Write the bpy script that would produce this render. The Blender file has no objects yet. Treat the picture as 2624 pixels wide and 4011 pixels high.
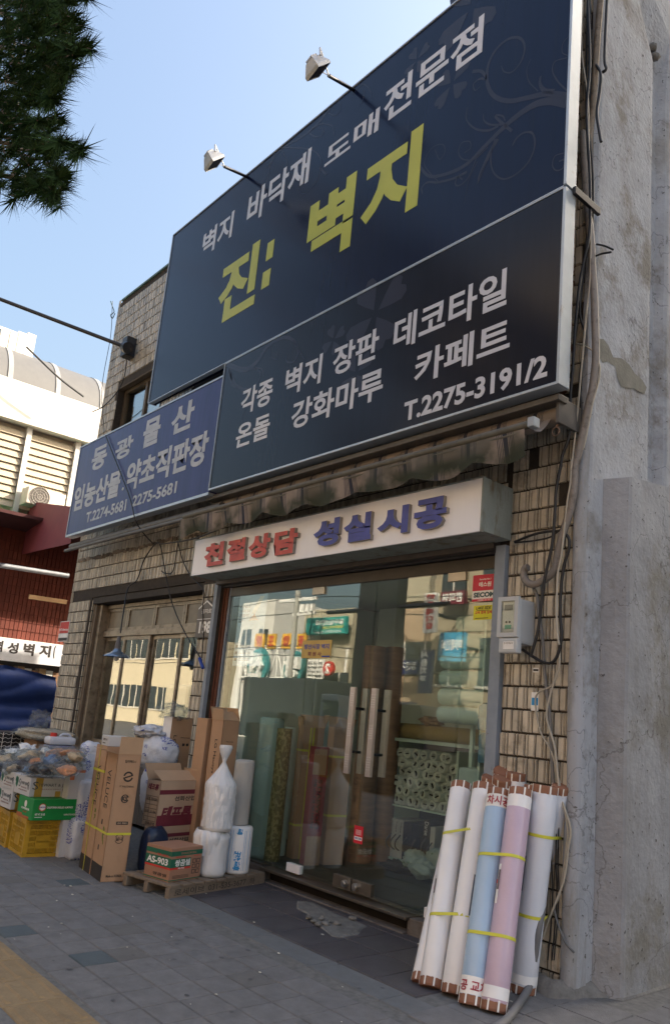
import bpy, bmesh, math, random
from mathutils import Vector, Matrix, noise
random.seed(7)
SC = bpy.context.scene
COL = SC.collection
R_ = math.radians
# ------------------------------------------------------------------ camera
CAM = Vector((3.8, -4.25, 1.45))
FL, PX, PY, SS = 3028.0, 1408.03, 2197.53, 2624/1557.0
def _rot(a, b, c):
    Ry = Matrix(((math.cos(a),0,math.sin(a)),(0,1,0),(-math.sin(a),0,math.cos(a))))
    Rx = Matrix(((1,0,0),(0,math.cos(b),-math.sin(b)),(0,math.sin(b),math.cos(b))))
    Rz = Matrix(((math.cos(c),-math.sin(c),0),(math.sin(c),math.cos(c),0),(0,0,1)))
    B = Matrix(((1,0,0),(0,0,1),(0,-1,0)))
    return Rz @ Rx @ Ry @ B
RC = _rot(-0.85527586, -0.201526, -0.08788629)      # world -> camera
cd = bpy.data.cameras.new('camera'); cam = bpy.data.objects.new('camera', cd); COL.objects.link(cam)
cam.matrix_world = Matrix.Translation(CAM) @ RC.transposed().to_4x4()
cd.sensor_fit = 'VERTICAL'; cd.sensor_height = 36; cd.lens = FL/4011*36
cd.shift_x = (1312-PX)/4011; cd.shift_y = (PY-2005.5)/4011
cd.clip_start = .05; cd.clip_end = 2000
SC.camera = cam
# ------------------------------------------------------------------ light
SUN_EL, SUN_AZ = 34.0, 32.0      # azimuth: degrees from +Y towards +X
W = bpy.data.worlds.new('World'); SC.world = W; W.use_nodes = True
wn = W.node_tree.nodes; wl = W.node_tree.links; wn.clear()
sky = wn.new('ShaderNodeTexSky'); sky.sky_type = 'NISHITA'; sky.sun_disc = False
sky.sun_elevation = R_(SUN_EL); sky.sun_rotation = R_(SUN_AZ)
sky.air_density = 1.5; sky.dust_density = 10.0; sky.ozone_density = 2.4; sky.altitude = 50
bg = wn.new('ShaderNodeBackground'); bg.inputs['Strength'].default_value = 0.15
wo = wn.new('ShaderNodeOutputWorld'); wl.new(sky.outputs[0], bg.inputs[0]); wl.new(bg.outputs[0], wo.inputs[0])
sd = bpy.data.lights.new('sun', 'SUN'); sd.energy = 4.2; sd.angle = R_(.5); sd.color = (1, .89, .74)
so = bpy.data.objects.new('sun', sd); COL.objects.link(so)
sv = Vector((math.sin(R_(SUN_AZ))*math.cos(R_(SUN_EL)), math.cos(R_(SUN_AZ))*math.cos(R_(SUN_EL)), math.sin(R_(SUN_EL))))
so.rotation_euler = sv.to_track_quat('Z', 'Y').to_euler(); so.location = (10, 20, 30)
SC.view_settings.view_transform = 'Standard'; SC.view_settings.look = 'None'
SC.view_settings.exposure = 1.45; SC.view_settings.gamma = 1
SC.view_settings.use_curve_mapping = False
SC.cycles.max_bounces = 10; SC.cycles.transparent_max_bounces = 24; SC.cycles.glossy_bounces = 5
SC.cycles.use_denoising = True
# ------------------------------------------------------------------ measuring helpers (photo survey -> metres)
def ray(px, py):
    return RC.transposed() @ Vector(((px*SS-PX)/FL, -(py*SS-PY)/FL, -1))
def at(px, py, Y=0.0):
    r = ray(px, py); return CAM + r*((Y-CAM.y)/r.y)
def gp(px, py, z=0.0):
    r = ray(px, py); return CAM + r*((z-CAM.z)/r.z)
def ax_(px, py, X):
    r = ray(px, py); return CAM + r*((X-CAM.x)/r.x)
def proj(p):
    v = RC @ (Vector(p)-CAM); return ((PX+FL*v.x/-v.z)/SS, (PY-FL*v.y/-v.z)/SS)
def zat(p, py):
    a, b = -1.0, 14.0
    for _ in range(40):
        m = (a+b)/2
        if proj((p[0], p[1], m))[1] > py: a = m
        else: b = m
    return (a+b)/2
def mir(px, py, d):
    p = at(px, py, d); return Vector((p.x, -p.y, p.z))
# ------------------------------------------------------------------ materials
MATS = {}
def M(name, col, rough=.65, metal=0, var=.18, scale=6, bump=0, bscale=60, island=0, dirt=None, dscale=3, dlo=.5, dhi=.7, stretch=None, spec=.4, coat=0, trans=None, obj_random=0):
    if name in MATS: return MATS[name]
    m = bpy.data.materials.new(name); m.use_nodes = True; MATS[name] = m
    nt = m.node_tree; N = nt.nodes; L = nt.links; b = N['Principled BSDF']
    b.inputs['Roughness'].default_value = rough; b.inputs['Metallic'].default_value = metal
    b.inputs['Specular IOR Level'].default_value = spec
    if coat: b.inputs['Coat Weight'].default_value = coat; b.inputs['Coat Roughness'].default_value = .12
    geo = N.new('ShaderNodeNewGeometry')
    mp = N.new('ShaderNodeMapping'); L.new(geo.outputs['Position'], mp.inputs[0])
    if stretch: mp.inputs['Scale'].default_value = stretch
    n = N.new('ShaderNodeTexNoise'); n.inputs['Scale'].default_value = scale; n.inputs['Detail'].default_value = 6; n.inputs['Roughness'].default_value = .65
    L.new(mp.outputs[0], n.inputs['Vector'])
    mr = N.new('ShaderNodeMapRange'); mr.inputs[1].default_value = .25; mr.inputs[2].default_value = .75
    mr.inputs[3].default_value = 1-var; mr.inputs[4].default_value = 1+var; L.new(n.outputs[0], mr.inputs[0])
    fac = mr.outputs[0]
    if island:
        mr2 = N.new('ShaderNodeMapRange'); mr2.inputs[3].default_value = 1-island; mr2.inputs[4].default_value = 1+island
        L.new(geo.outputs['Random Per Island'], mr2.inputs[0])
        mu = N.new('ShaderNodeMath'); mu.operation = 'MULTIPLY'; L.new(fac, mu.inputs[0]); L.new(mr2.outputs[0], mu.inputs[1]); fac = mu.outputs[0]
    if obj_random:
        oi = N.new('ShaderNodeObjectInfo'); mr3 = N.new('ShaderNodeMapRange'); mr3.inputs[3].default_value = 1-obj_random; mr3.inputs[4].default_value = 1+obj_random
        L.new(oi.outputs['Random'], mr3.inputs[0])
        mu = N.new('ShaderNodeMath'); mu.operation = 'MULTIPLY'; L.new(fac, mu.inputs[0]); L.new(mr3.outputs[0], mu.inputs[1]); fac = mu.outputs[0]
    vm = N.new('ShaderNodeVectorMath'); vm.operation = 'SCALE'; vm.inputs[0].default_value = col[:3]; L.new(fac, vm.inputs['Scale'])
    out = vm.outputs[0]
    if dirt:
        n2 = N.new('ShaderNodeTexNoise'); n2.inputs['Scale'].default_value = dscale; n2.inputs['Detail'].default_value = 8; n2.inputs['Roughness'].default_value = .7
        mp2 = N.new('ShaderNodeMapping'); L.new(geo.outputs['Position'], mp2.inputs[0]); mp2.inputs['Location'].default_value = (3.1, 1.7, 9.2)
        if stretch: mp2.inputs['Scale'].default_value = stretch
        L.new(mp2.outputs[0], n2.inputs['Vector'])
        mr4 = N.new('ShaderNodeMapRange'); mr4.inputs[1].default_value = dlo; mr4.inputs[2].default_value = dhi; L.new(n2.outputs[0], mr4.inputs[0])
        mx = N.new('ShaderNodeMix'); mx.data_type = 'RGBA'; L.new(mr4.outputs[0], mx.inputs[0]); L.new(out, mx.inputs[6]); mx.inputs[7].default_value = (*dirt[:3], 1)
        out = mx.outputs[2]
    L.new(out, b.inputs['Base Color'])
    if bump:
        n3 = N.new('ShaderNodeTexNoise'); n3.inputs['Scale'].default_value = bscale; n3.inputs['Detail'].default_value = 8
        L.new(geo.outputs['Position'], n3.inputs['Vector'])
        bp = N.new('ShaderNodeBump'); bp.inputs['Strength'].default_value = bump; bp.inputs['Distance'].default_value = .01
        L.new(n3.outputs[0], bp.inputs['Height']); L.new(bp.outputs[0], b.inputs['Normal'])
    if trans:      # thin translucent plastic: mix in see-through
        tr = N.new('ShaderNodeBsdfTransparent'); tr.inputs[0].default_value = (.93, .95, .95, 1)
        ms = N.new('ShaderNodeMixShader'); ms.inputs[0].default_value = trans
        L.new(b.outputs[0], ms.inputs[1]); L.new(tr.outputs[0], ms.inputs[2]); L.new(ms.outputs[0], N['Material Output'].inputs[0])
    return m
def glass(name, tint=(.80,.90,.86), f0=.09, rough=0.0):
    m = bpy.data.materials.new(name); m.use_nodes = True; MATS[name] = m
    nt = m.node_tree; N = nt.nodes; L = nt.links; N.remove(N['Principled BSDF'])
    geo = N.new('ShaderNodeNewGeometry'); dt = N.new('ShaderNodeVectorMath'); dt.operation = 'DOT_PRODUCT'
    L.new(geo.outputs['Incoming'], dt.inputs[0]); L.new(geo.outputs['Normal'], dt.inputs[1])
    def ma(op, a, b=None):
        q = N.new('ShaderNodeMath'); q.operation = op
        for i, x in enumerate((a, b)):
            if x is None: continue
            if isinstance(x, (int, float)): q.inputs[i].default_value = x
            else: L.new(x, q.inputs[i])
        return q.outputs[0]
    c = ma('ABSOLUTE', dt.outputs['Value']); s = ma('SUBTRACT', 1.0, c); p = ma('POWER', s, 5.0)
    f = ma('ADD', ma('MULTIPLY', p, 1-f0), f0)
    tr = N.new('ShaderNodeBsdfTransparent'); tr.inputs[0].default_value = (*tint, 1)
    gl = N.new('ShaderNodeBsdfGlossy'); gl.inputs['Roughness'].default_value = rough; gl.inputs[0].default_value = (.95,.97,.96,1)
    n = N.new('ShaderNodeTexNoise'); n.inputs['Scale'].default_value = 1.3; L.new(geo.outputs['Position'], n.inputs['Vector'])
    bp = N.new('ShaderNodeBump'); bp.inputs['Strength'].default_value = .02; bp.inputs['Distance'].default_value = .05; L.new(n.outputs[0], bp.inputs['Height']); L.new(bp.outputs[0], gl.inputs['Normal'])
    ms = N.new('ShaderNodeMixShader'); L.new(f, ms.inputs[0]); L.new(tr.outputs[0], ms.inputs[1]); L.new(gl.outputs[0], ms.inputs[2])
    L.new(ms.outputs[0], N['Material Output'].inputs[0]); return m
# palette
tile_m = M('glazed_tile', (.50,.445,.355), .34, var=.28, scale=5, island=.24, obj_random=.18, dirt=(.13,.10,.07), dscale=6, dlo=.54, dhi=.76, bump=.15, bscale=90)
grout_m = M('grout', (.045,.036,.028), .9, var=.4, scale=14, bump=.3)
plaster_m = M('cement_plaster', (.35,.365,.395), .85, var=.2, scale=5, dirt=(.20,.19,.175), dscale=1.6, dlo=.52, dhi=.62, bump=.8, bscale=26)
def weather(m, streak=.5):
    nt = m.node_tree; N = nt.nodes; L = nt.links; b = N['Principled BSDF']; src = b.inputs['Base Color'].links[0].from_socket
    g = N.new('ShaderNodeNewGeometry')
    def noise_(scale, st, det=8, loc=(0,0,0)):
        mp = N.new('ShaderNodeMapping'); mp.inputs['Scale'].default_value = st; mp.inputs['Location'].default_value = loc; L.new(g.outputs['Position'], mp.inputs[0])
        n = N.new('ShaderNodeTexNoise'); n.inputs['Scale'].default_value = scale; n.inputs['Detail'].default_value = det; n.inputs['Roughness'].default_value = .6; L.new(mp.outputs[0], n.inputs['Vector']); return n.outputs[0]
    def ramp(x, a, c):
        r = N.new('ShaderNodeMapRange'); r.inputs[1].default_value = a; r.inputs[2].default_value = c; L.new(x, r.inputs[0]); return r.outputs[0]
    def mix(f, a, col, k):
        mm = N.new('ShaderNodeMath'); mm.operation = 'MULTIPLY'; L.new(f, mm.inputs[0]); mm.inputs[1].default_value = k
        mx = N.new('ShaderNodeMix'); mx.data_type = 'RGBA'; L.new(mm.outputs[0], mx.inputs[0]); L.new(a, mx.inputs[6]); mx.inputs[7].default_value = (*col, 1); return mx.outputs[2]
    c = mix(ramp(noise_(2.2, (3,3,.25), loc=(4,2,0)), .50, .68), src, (.17,.155,.13), streak)
    c = mix(ramp(noise_(1.1, (1,1,1), loc=(9,1,5)), .52, .60), c, (.42,.43,.45), .4)
    c = mix(ramp(noise_(26, (1,1,1), 3), .66, .69), c, (.06,.055,.05), .85)
    v = N.new('ShaderNodeTexVoronoi'); v.feature = 'DISTANCE_TO_EDGE'; v.inputs['Scale'].default_value = .75
    vm = N.new('ShaderNodeVectorMath'); L.new(g.outputs['Position'], vm.inputs[0]); nz = N.new('ShaderNodeTexNoise'); nz.inputs['Scale'].default_value = 2.5; nz.inputs['Detail'].default_value = 6; L.new(g.outputs['Position'], nz.inputs['Vector']); L.new(nz.outputs['Color'], vm.inputs[1]); L.new(vm.outputs[0], v.inputs['Vector'])
    cr = N.new('ShaderNodeMapRange'); cr.inputs[1].default_value = .0; cr.inputs[2].default_value = .006; cr.inputs[3].default_value = 1; cr.inputs[4].default_value = 0; L.new(v.outputs['Distance'], cr.inputs[0])
    c = mix(cr.outputs[0], c, (.08,.075,.07), .6)
    L.new(c, b.inputs['Base Color'])
weather(plaster_m, .24)
plaster3_m = M('darkened_buttress_plaster', (.285,.29,.305), .85, var=.2, scale=4, dirt=(.20,.19,.17), dscale=1.3, dlo=.50, dhi=.62, bump=.8, bscale=26); weather(plaster3_m, .3)  # shade put into the colour: buttress darkened to stand out under flat light
plaster2_m = M('smooth_cement', (.35,.365,.40), .8, var=.12, scale=3, dirt=(.24,.235,.22), dscale=1.8, dlo=.5, dhi=.62, bump=.35, bscale=30, stretch=(1,1,.35))
weather(plaster2_m, .35)
moss_m = M('damp_stain', (.185,.18,.155), .85, var=.25, scale=9, bump=.3)
paint_gray = M('grey_blue_paint', (.24,.28,.335), .5, var=.12, scale=9, dirt=(.11,.10,.10), dscale=14, dlo=.62, dhi=.72)
steel_m = M('brushed_steel', (.55,.55,.54), .28, .95, var=.08, scale=30)
alu_m = M('dull_aluminium', (.30,.25,.19), .42, .55, var=.2, scale=10, dirt=(.12,.09,.06), dscale=8)
darkmetal = M('dark_metal', (.045,.045,.05), .45, .5, var=.2)
black_m = M('black_rubber', (.018,.018,.02), .5, var=.2)
cable_w = M('aged_white_cable', (.42,.38,.31), .55, var=.15)
tape_m = M('grey_wrapped_conduit', (.22,.195,.175), .6, var=.15, dirt=(.12,.10,.085), dscale=20)
navy_m = M('navy_sign_vinyl', (.006,.011,.036), .20, var=.12, scale=2, stretch=(8,8,.5), dirt=(.014,.018,.032), dscale=3, dlo=.55, dhi=.9, spec=.20)
navy2_m = M('slate_sign_vinyl', (.011,.014,.026), .20, var=.12, scale=2, stretch=(8,8,.5), spec=.20)
floral_m = M('faint_print', (.032,.036,.058), .25, var=.05, spec=.2)
sign_edge = M('sign_aluminium', (.45,.50,.55), .4, .4, var=.1, scale=6, dirt=(.28,.22,.17), dscale=9, dlo=.6, dhi=.8)
let_white = M('white_vinyl', (.60,.60,.64), .4, var=.05)
let_yel = M('yellow_vinyl', (.47,.48,.06), .4, var=.08, scale=3)
blue_sign_m = M('blue_sign_vinyl', (.030,.028,.125), .22, spec=.2, var=.25, scale=2, stretch=(6,6,.6))
white_sign_m = M('white_sign_acrylic', (.86,.85,.87), .4, var=.03, scale=2, dirt=(.6,.54,.48), dscale=5, dlo=.70, dhi=.85, stretch=(6,6,.7))
sign_side = M('weathered_sheet_metal', (.26,.29,.27), .6, .2, var=.2, scale=5, dirt=(.15,.12,.08), dscale=9, dlo=.52, dhi=.66, stretch=(1,1,.3), bump=.3)
red_l = M('red_letter', (.50,.07,.045), .45, var=.25, scale=9)
blue_l = M('blue_letter', (.065,.075,.30), .45, var=.25, scale=9)
let_side = M('letter_edge', (.30,.27,.24), .6)
awn_m = None
paver_m = M('concrete_paver', (.165,.163,.165), .88, var=.22, scale=9, obj_random=.045, dirt=(.11,.108,.11), dscale=5, dlo=.55, dhi=.75, bump=.7, bscale=140)
joint_m = M('sandy_joint', (.145,.143,.138), .95, var=.35, scale=20, bump=.4)
strip_m = M('granite_strip', (.135,.142,.148), .75, var=.15, scale=12, bump=.3, bscale=150)
dtile_m = M('dark_granite_tile', (.072,.068,.076), .5, var=.25, scale=7, obj_random=.1, bump=.15, dirt=(.10,.10,.10), dscale=2.5, dlo=.58, dhi=.85)
yel_pav = M('yellow_paver', (.25,.18,.10), .85, var=.14, scale=12, obj_random=.06, bump=.4, dirt=(.16,.115,.07), dscale=4, dlo=.55, dhi=.8)
rubble_m = M('broken_mortar', (.17,.165,.155), .92, var=.35, scale=14, bump=.8, bscale=40)
card_m = M('brown_cardboard', (.44,.27,.16), .75, var=.08, scale=4, dirt=(.25,.14,.07), dscale=3, dlo=.6, dhi=.9)
card2_m = M('tan_cardboard', (.50,.36,.25), .75, var=.07, scale=4)
card3_m = M('red_brown_cardboard', (.34,.18,.115), .7, var=.08, scale=4)
card_in = M('cardboard_inside', (.47,.31,.19), .8, var=.06)
ink_m = M('black_ink', (.035,.028,.025), .6)
maroon_ink = M('maroon_ink', (.17,.028,.045), .6)
green_ink = M('green_ink', (.02,.12,.07), .6)
red_ink = M('red_ink', (.55,.04,.03), .55)
blue_ink = M('blue_ink', (.03,.06,.32), .55)
cyan_ink = M('cyan_ink', (.03,.28,.60), .55)
white_ink = M('white_ink', (.82,.80,.76), .55)
ytape_m = M('yellow_strap', (.62,.60,.06), .4, var=.12)
yel_crate = M('yellow_crate_plastic', (.50,.29,.02), .45, var=.15, scale=5, dirt=(.22,.14,.03), dscale=5, dlo=.5, dhi=.75)
white_box = M('white_carton', (.55,.54,.54), .6, var=.05)
green_box = M('green_carton', (.012,.25,.055), .45, var=.06)
ptape = M('brown_packing_tape', (.42,.27,.05), .3, var=.1)
tarp_m = M('blue_tarpaulin', (.020,.045,.17), .42, var=.25, scale=3, bump=.5, bscale=6)
redcloth = M('maroon_awning_cloth', (.19,.035,.045), .7, var=.12, scale=4)
wood_m = M('grey_pallet_wood', (.20,.155,.115), .85, var=.25, scale=7, stretch=(6,1,1), bump=.5, bscale=50)
film_m = M('milky_plastic_film', (.80,.81,.83), .22, var=.05, trans=.14, bump=1.0, bscale=16)
clear_m = M('clear_plastic_bag', (.34,.35,.37), .08, var=.05, trans=.84, spec=1.0, bump=.6, bscale=30)
roll_w = M('white_wrapped_roll', (.83,.82,.82), .30, var=.05, scale=3, coat=.3, bump=.35, bscale=12)
roll_w2 = M('cool_white_wrapped_roll', (.66,.69,.76), .30, var=.05, scale=3, coat=.3, bump=.35, bscale=12)
roll_b = M('pale_blue_wrapped_roll', (.38,.52,.68), .32, var=.06, scale=3, coat=.3, bump=.35, bscale=12)
roll_p = M('mauve_wrapped_roll', (.55,.42,.52), .32, var=.06, scale=3, coat=.3, bump=.35, bscale=12)
cap_m = M('brown_card_end_cap', (.27,.125,.075), .75, var=.15)
glass_m = glass('door_glass', (.93,.97,.95), f0=.115)
wglass_m = glass('window_glass', (.80,.80,.74), f0=.26)
vglass_m = glass('meter_glass', (.85,.88,.88), f0=.06)
meter_m = M('meter_grey_plastic', (.48,.50,.51), .4, var=.04)
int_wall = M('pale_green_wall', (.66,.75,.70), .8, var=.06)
int_floor = M('dark_floor', (.06,.065,.055), .5, var=.2)
palegreen = M('pale_green_vinyl', (.52,.67,.60), .45, var=.05)
brownroll = M('brown_woodgrain_vinyl', (.27,.155,.09), .5, var=.3, scale=3, stretch=(1,1,9))
goldroll = M('gold_vinyl', (.34,.25,.09), .5, var=.08)
water_blue = M('blue_water_bottle', (.08,.28,.42), .15, var=.05, trans=.3)
pine_m = M('pine_needles', (.020,.042,.013), .9, var=.5, scale=2.5, island=.4, spec=.04)
bark_m = M('pine_bark', (.09,.06,.04), .9, var=.3, bump=.5)
cream_wall = M('cream_wall', (.62,.56,.46), .8, var=.06)
white_wall = M('white_fascia', (.62,.60,.56), .7, var=.03)
louver_m = M('louver_sheet', (.40,.34,.25), .6, var=.06)
arch_m = M('arcade_roof_sheet', (.115,.115,.115), .6, var=.08)
redtile_m = M('red_brick_tile', (.15,.036,.022), .8, var=.12, scale=6, island=.15)
# ------------------------------------------------------------------ mesh builder
ORG = {}
class MB:
    def __init__(s): s.v = []; s.f = []; s.m = []; s.sm = []
    def add(s, vs, fs, mi=0, smooth=False):
        o = len(s.v); s.v += [Vector(v) for v in vs]
        for f in fs: s.f.append([i+o for i in f]); s.m.append(mi); s.sm.append(smooth)
        return s
    def quad(s, a, b, c, d, mi=0): return s.add([a,b,c,d], [(0,1,2,3)], mi)
    def obox(s, O, U, V, Wv, mi=0):        # O corner, three edge vectors
        O, U, V, Wv = map(Vector, (O, U, V, Wv))
        if U.cross(V).dot(Wv) < 0: U, V = V, U
        vs = [O, O+U, O+U+V, O+V, O+Wv, O+U+Wv, O+U+V+Wv, O+V+Wv]
        return s.add(vs, [(3,2,1,0),(4,5,6,7),(0,1,5,4),(1,2,6,5),(2,3,7,6),(3,0,4,7)], mi)
    def box(s, x0, x1, y0, y1, z0, z1, mi=0):
        return s.obox((x0,y0,z0), (x1-x0,0,0), (0,y1-y0,0), (0,0,z1-z0), mi)
    def tube(s, pts, r, n=8, mi=0, smooth=True, caps=True):
        pts = [Vector(p) for p in pts]; k = len(pts)
        rs = r if isinstance(r, (list, tuple)) else [r]*k
        t0 = (pts[1]-pts[0]).normalized(); a = t0.orthogonal().normalized(); vs = []
        for i, p in enumerate(pts):
            t = (pts[min(i+1,k-1)]-pts[max(i-1,0)]).normalized()
            a = (a - t*a.dot(t)).normalized(); b = t.cross(a)
            for j in range(n):
                an = 2*math.pi*j/n; vs.append(p + (a*math.cos(an)+b*math.sin(an))*rs[i])
        fs = [(i*n+j, i*n+(j+1)%n, (i+1)*n+(j+1)%n, (i+1)*n+j) for i in range(k-1) for j in range(n)]
        s.add(vs, fs, mi, smooth)
        if caps:
            s.add(vs[:n], [tuple(range(n))[::-1]], mi); s.add(vs[-n:], [tuple(range(n))], mi)
        return s
    def prism(s, poly, O, U, V, N, d, mi=0):      # poly in (u,v), thickness d along N
        O, U, V, N = map(Vector, (O,U,V,N)); n = len(poly)
        a = [O+U*p[0]+V*p[1] for p in poly]; b = [p+N*d for p in a]
        return s.add(a+b, [tuple(range(n))[::-1], tuple(range(n,2*n))]+[(i,(i+1)%n,n+(i+1)%n,n+i) for i in range(n)], mi)
    def text(s, body, O, U, V, N, r, depth=.0015, bold=.018, mi=0, mi_side=None, shear=0, mirror=False):
        vs, fs, sides = text_geo(body, bold, shear)
        xs = [v[0] for v in vs]; ys = [v[1] for v in vs]
        x0, x1, y0, y1 = min(xs), max(xs), min(ys), max(ys)
        u0, v0, u1, v1 = r
        O, U, V, N = map(Vector, (O,U,V,N)); out = []
        for x, y, z in vs:
            t = (x-x0)/max(x1-x0,1e-6)
            if mirror: t = 1-t
            out.append(O+U*(u0+t*(u1-u0))+V*(v0+(y-y0)/max(y1-y0,1e-6)*(v1-v0))+N*(depth if z > 0 else 0.0))
        o = len(s.v); s.v += out
        for f, sd_ in zip(fs, sides):
            f = [i+o for i in f]
            s.f.append(f); s.m.append(mi_side if (sd_ and mi_side is not None) else mi); s.sm.append(False)
        return s
    def build(s, name, mats, parent=None, label=None, cat=None, group=None, kind=None, org=None, bevel=0):
        if not isinstance(mats, (list, tuple)): mats = [mats]
        if parent is not None: org = ORG[parent]
        elif org is None:
            xs = [v.x for v in s.v]; ys = [v.y for v in s.v]; zs = [v.z for v in s.v]
            org = Vector(((min(xs)+max(xs))/2, (min(ys)+max(ys))/2, min(zs)))
        org = Vector(org)
        me = bpy.data.meshes.new(name); me.from_pydata([v-org for v in s.v], [], s.f)
        for m in mats: me.materials.append(m)
        me.polygons.foreach_set('material_index', s.m); me.polygons.foreach_set('use_smooth', s.sm)
        me.validate(); me.update()
        if bevel:
            bm = bmesh.new(); bm.from_mesh(me); bmesh.ops.remove_doubles(bm, verts=bm.verts, dist=1e-5)
            bmesh.ops.bevel(bm, geom=[e for e in bm.edges if e.is_manifold and e.calc_face_angle(0) > .5], offset=bevel, segments=2, profile=.6, affect='EDGES', clamp_overlap=True)
            bm.to_mesh(me); bm.free()
        ob = bpy.data.objects.new(name, me); COL.objects.link(ob)
        if parent is not None: ob.parent = parent; ORG[ob] = org
        else: ob.location = org; ORG[ob] = org
        tag(ob, label, cat, group, kind); return ob
def tag(o, label=None, cat=None, group=None, kind=None):
    if label: o['label'] = label
    if cat: o['category'] = cat
    if group: o['group'] = group
    if kind: o['kind'] = kind
def thing(name, loc, label, cat, group=None):
    o = bpy.data.objects.new(name, None); COL.objects.link(o); o.location = loc; o.empty_display_size = .1
    ORG[o] = Vector(loc); tag(o, label, cat, group); return o
TG = {}
def text_geo(body, bold, shear):
    k = (body, bold, shear)
    if k in TG: return TG[k]
    c = bpy.data.curves.new('t', 'FONT'); c.body = body; c.size = 1; c.offset = bold; c.extrude = .05; c.resolution_u = 3; c.shear = shear
    o = bpy.data.objects.new('t', c); COL.objects.link(o)
    me = bpy.data.meshes.new_from_object(o.evaluated_get(bpy.context.evaluated_depsgraph_get()))
    vs = [tuple(v.co) for v in me.vertices]; fs = [tuple(p.vertices) for p in me.polygons]
    sides = [abs(p.normal.z) < .5 for p in me.polygons]
    # drop the hidden back faces
    keep = [i for i, p in enumerate(me.polygons) if p.normal.z > -.5]
    fs = [fs[i] for i in keep]; sides = [sides[i] for i in keep]
    bpy.data.objects.remove(o); bpy.data.curves.remove(c); bpy.data.meshes.remove(me)
    TG[k] = (vs, fs, sides); return TG[k]
def crom(pts, k=6):
    pts = [Vector(p) for p in pts]
    if len(pts) < 3: return pts
    P_ = [pts[0]*2-pts[1]]+pts+[pts[-1]*2-pts[-2]]; out = []
    for i in range(1, len(P_)-2):
        for j in range(k):
            t = j/k; a, b, c, d = P_[i-1:i+3]
            out.append(.5*((2*b)+(c-a)*t+(2*a-5*b+4*c-d)*t*t+(3*b-a-3*c+d)*t**3))
    out.append(pts[-1]); return out
def blob(mb, c, r, amp=.15, fr=2.5, seed=0, nu=20, nv=12, mi=0, sq=1.0, M3=None, flat=None):
    c = Vector(c); vs = []
    for i in range(nv+1):
        ph = math.pi*i/nv
        for j in range(nu):
            th = 2*math.pi*j/nu
            d = Vector((math.sin(ph)*math.cos(th), math.sin(ph)*math.sin(th), math.cos(ph)))
            if sq != 1: d = Vector([math.copysign(abs(q)**sq, q) for q in d])
            k = 1+amp*noise.noise(d*fr+Vector((seed*7.3, seed*3.1, seed)))+amp*.5*noise.noise(d*fr*3+Vector((seed, 5, 9)))
            q = Vector((d.x*r[0], d.y*r[1], d.z*r[2]))*k
            if M3: q = M3 @ q
            if flat is not None: q.z = max(q.z, flat)
            vs.append(c+q)
    fs = [(i*nu+j, (i+1)*nu+j, (i+1)*nu+(j+1)%nu, i*nu+(j+1)%nu) for i in range(nv) for j in range(nu)]
    mb.add(vs, fs, mi, True); return mb
XA, YA, ZA = Vector((1,0,0)), Vector((0,1,0)), Vector((0,0,1))
NF = Vector((0,-1,0))
# text placed on a plane Y=const facing the street, from surveyed left/right/top/bottom points
def rect4(Y, L_, R2, T_, B_):
    return (at(*L_, Y).x, at(*B_, Y).z, at(*R2, Y).x, at(*T_, Y).z)
#==================================================================== GROUND
mb = MB(); mb.box(-60, 60, -60, 60, -.30, -.032); mb.build('ground', M('asphalt', (.075,.073,.072), .9, var=.2, bump=.4), kind='structure')
sw = thing('sidewalk', (0,-1.5,-.03), None, None); sw['kind'] = 'structure'
mb = MB(); mb.box(-30, 8, -6.2, .25, -.031, -.006); mb.box(1.06, 8, .251, 8, -.031, -.006); mb.build('paving_bed', joint_m, sw)
mb = MB()
pv = []
def paver_mesh(w, d, h=.0075):
    b = MB(); e = .004
    vs = [(-w/2,-d/2,0),(w/2,-d/2,0),(w/2,d/2,0),(-w/2,d/2,0),(-w/2+e,-d/2+e,h),(w/2-e,-d/2+e,h),(w/2-e,d/2-e,h),(-w/2+e,d/2-e,h)]
    b.add(vs, [(0,1,5,4),(1,2,6,5),(2,3,7,6),(3,0,4,7),(4,5,6,7)]); return b
def mesh_of(b, name, mats):
    me = bpy.data.meshes.new(name); me.from_pydata(b.v, [], b.f)
    for m in (mats if isinstance(mats, (list,tuple)) else [mats]): me.materials.append(m)
    me.polygons.foreach_set('material_index', b.m); me.polygons.foreach_set('use_smooth', b.sm); me.update(); return me
def piece(me, name, parent, loc, rot=None):
    o = bpy.data.objects.new(name, me); COL.objects.link(o); o.parent = parent; o.location = Vector(loc)-ORG[parent]
    if rot is not None: o.rotation_euler = rot
    return o
pm = mesh_of(paver_mesh(.222, .199), 'paver', paver_m)
pdk = M('slate_paver', (.085,.105,.115), .8, var=.15, bump=.4, bscale=120)
pmd = mesh_of(paver_mesh(.222, .199), 'paver_dark', pdk)
pmy = mesh_of(paver_mesh(.222, .199), 'paver_warm', M('warm_paver', (.145,.14,.135), .88, var=.2, bump=.6, bscale=130))
cells = []
for j in range(-22, 8):
    y = -2.106+j*.2045
    if y > -1.09 or (-2.76 < y < -2.44): continue
    for i in range(-46, 40):
        x = -.655+i*.2265+(0 if j % 2 == 0 else .0)
        if x > 3.2: continue
        px, py = proj((x, y, 0)) if (Vector((x,y,0))-CAM).dot(RC.transposed()@Vector((0,0,-1))) > .2 else (-999,-999)
        vis = -40 < px < 1600 and py < 2420
        cells.append((0 if vis else 1, (Vector((x,y,0))-CAM).length, x, y, i, j))
cells.sort()
rest = MB()
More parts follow.
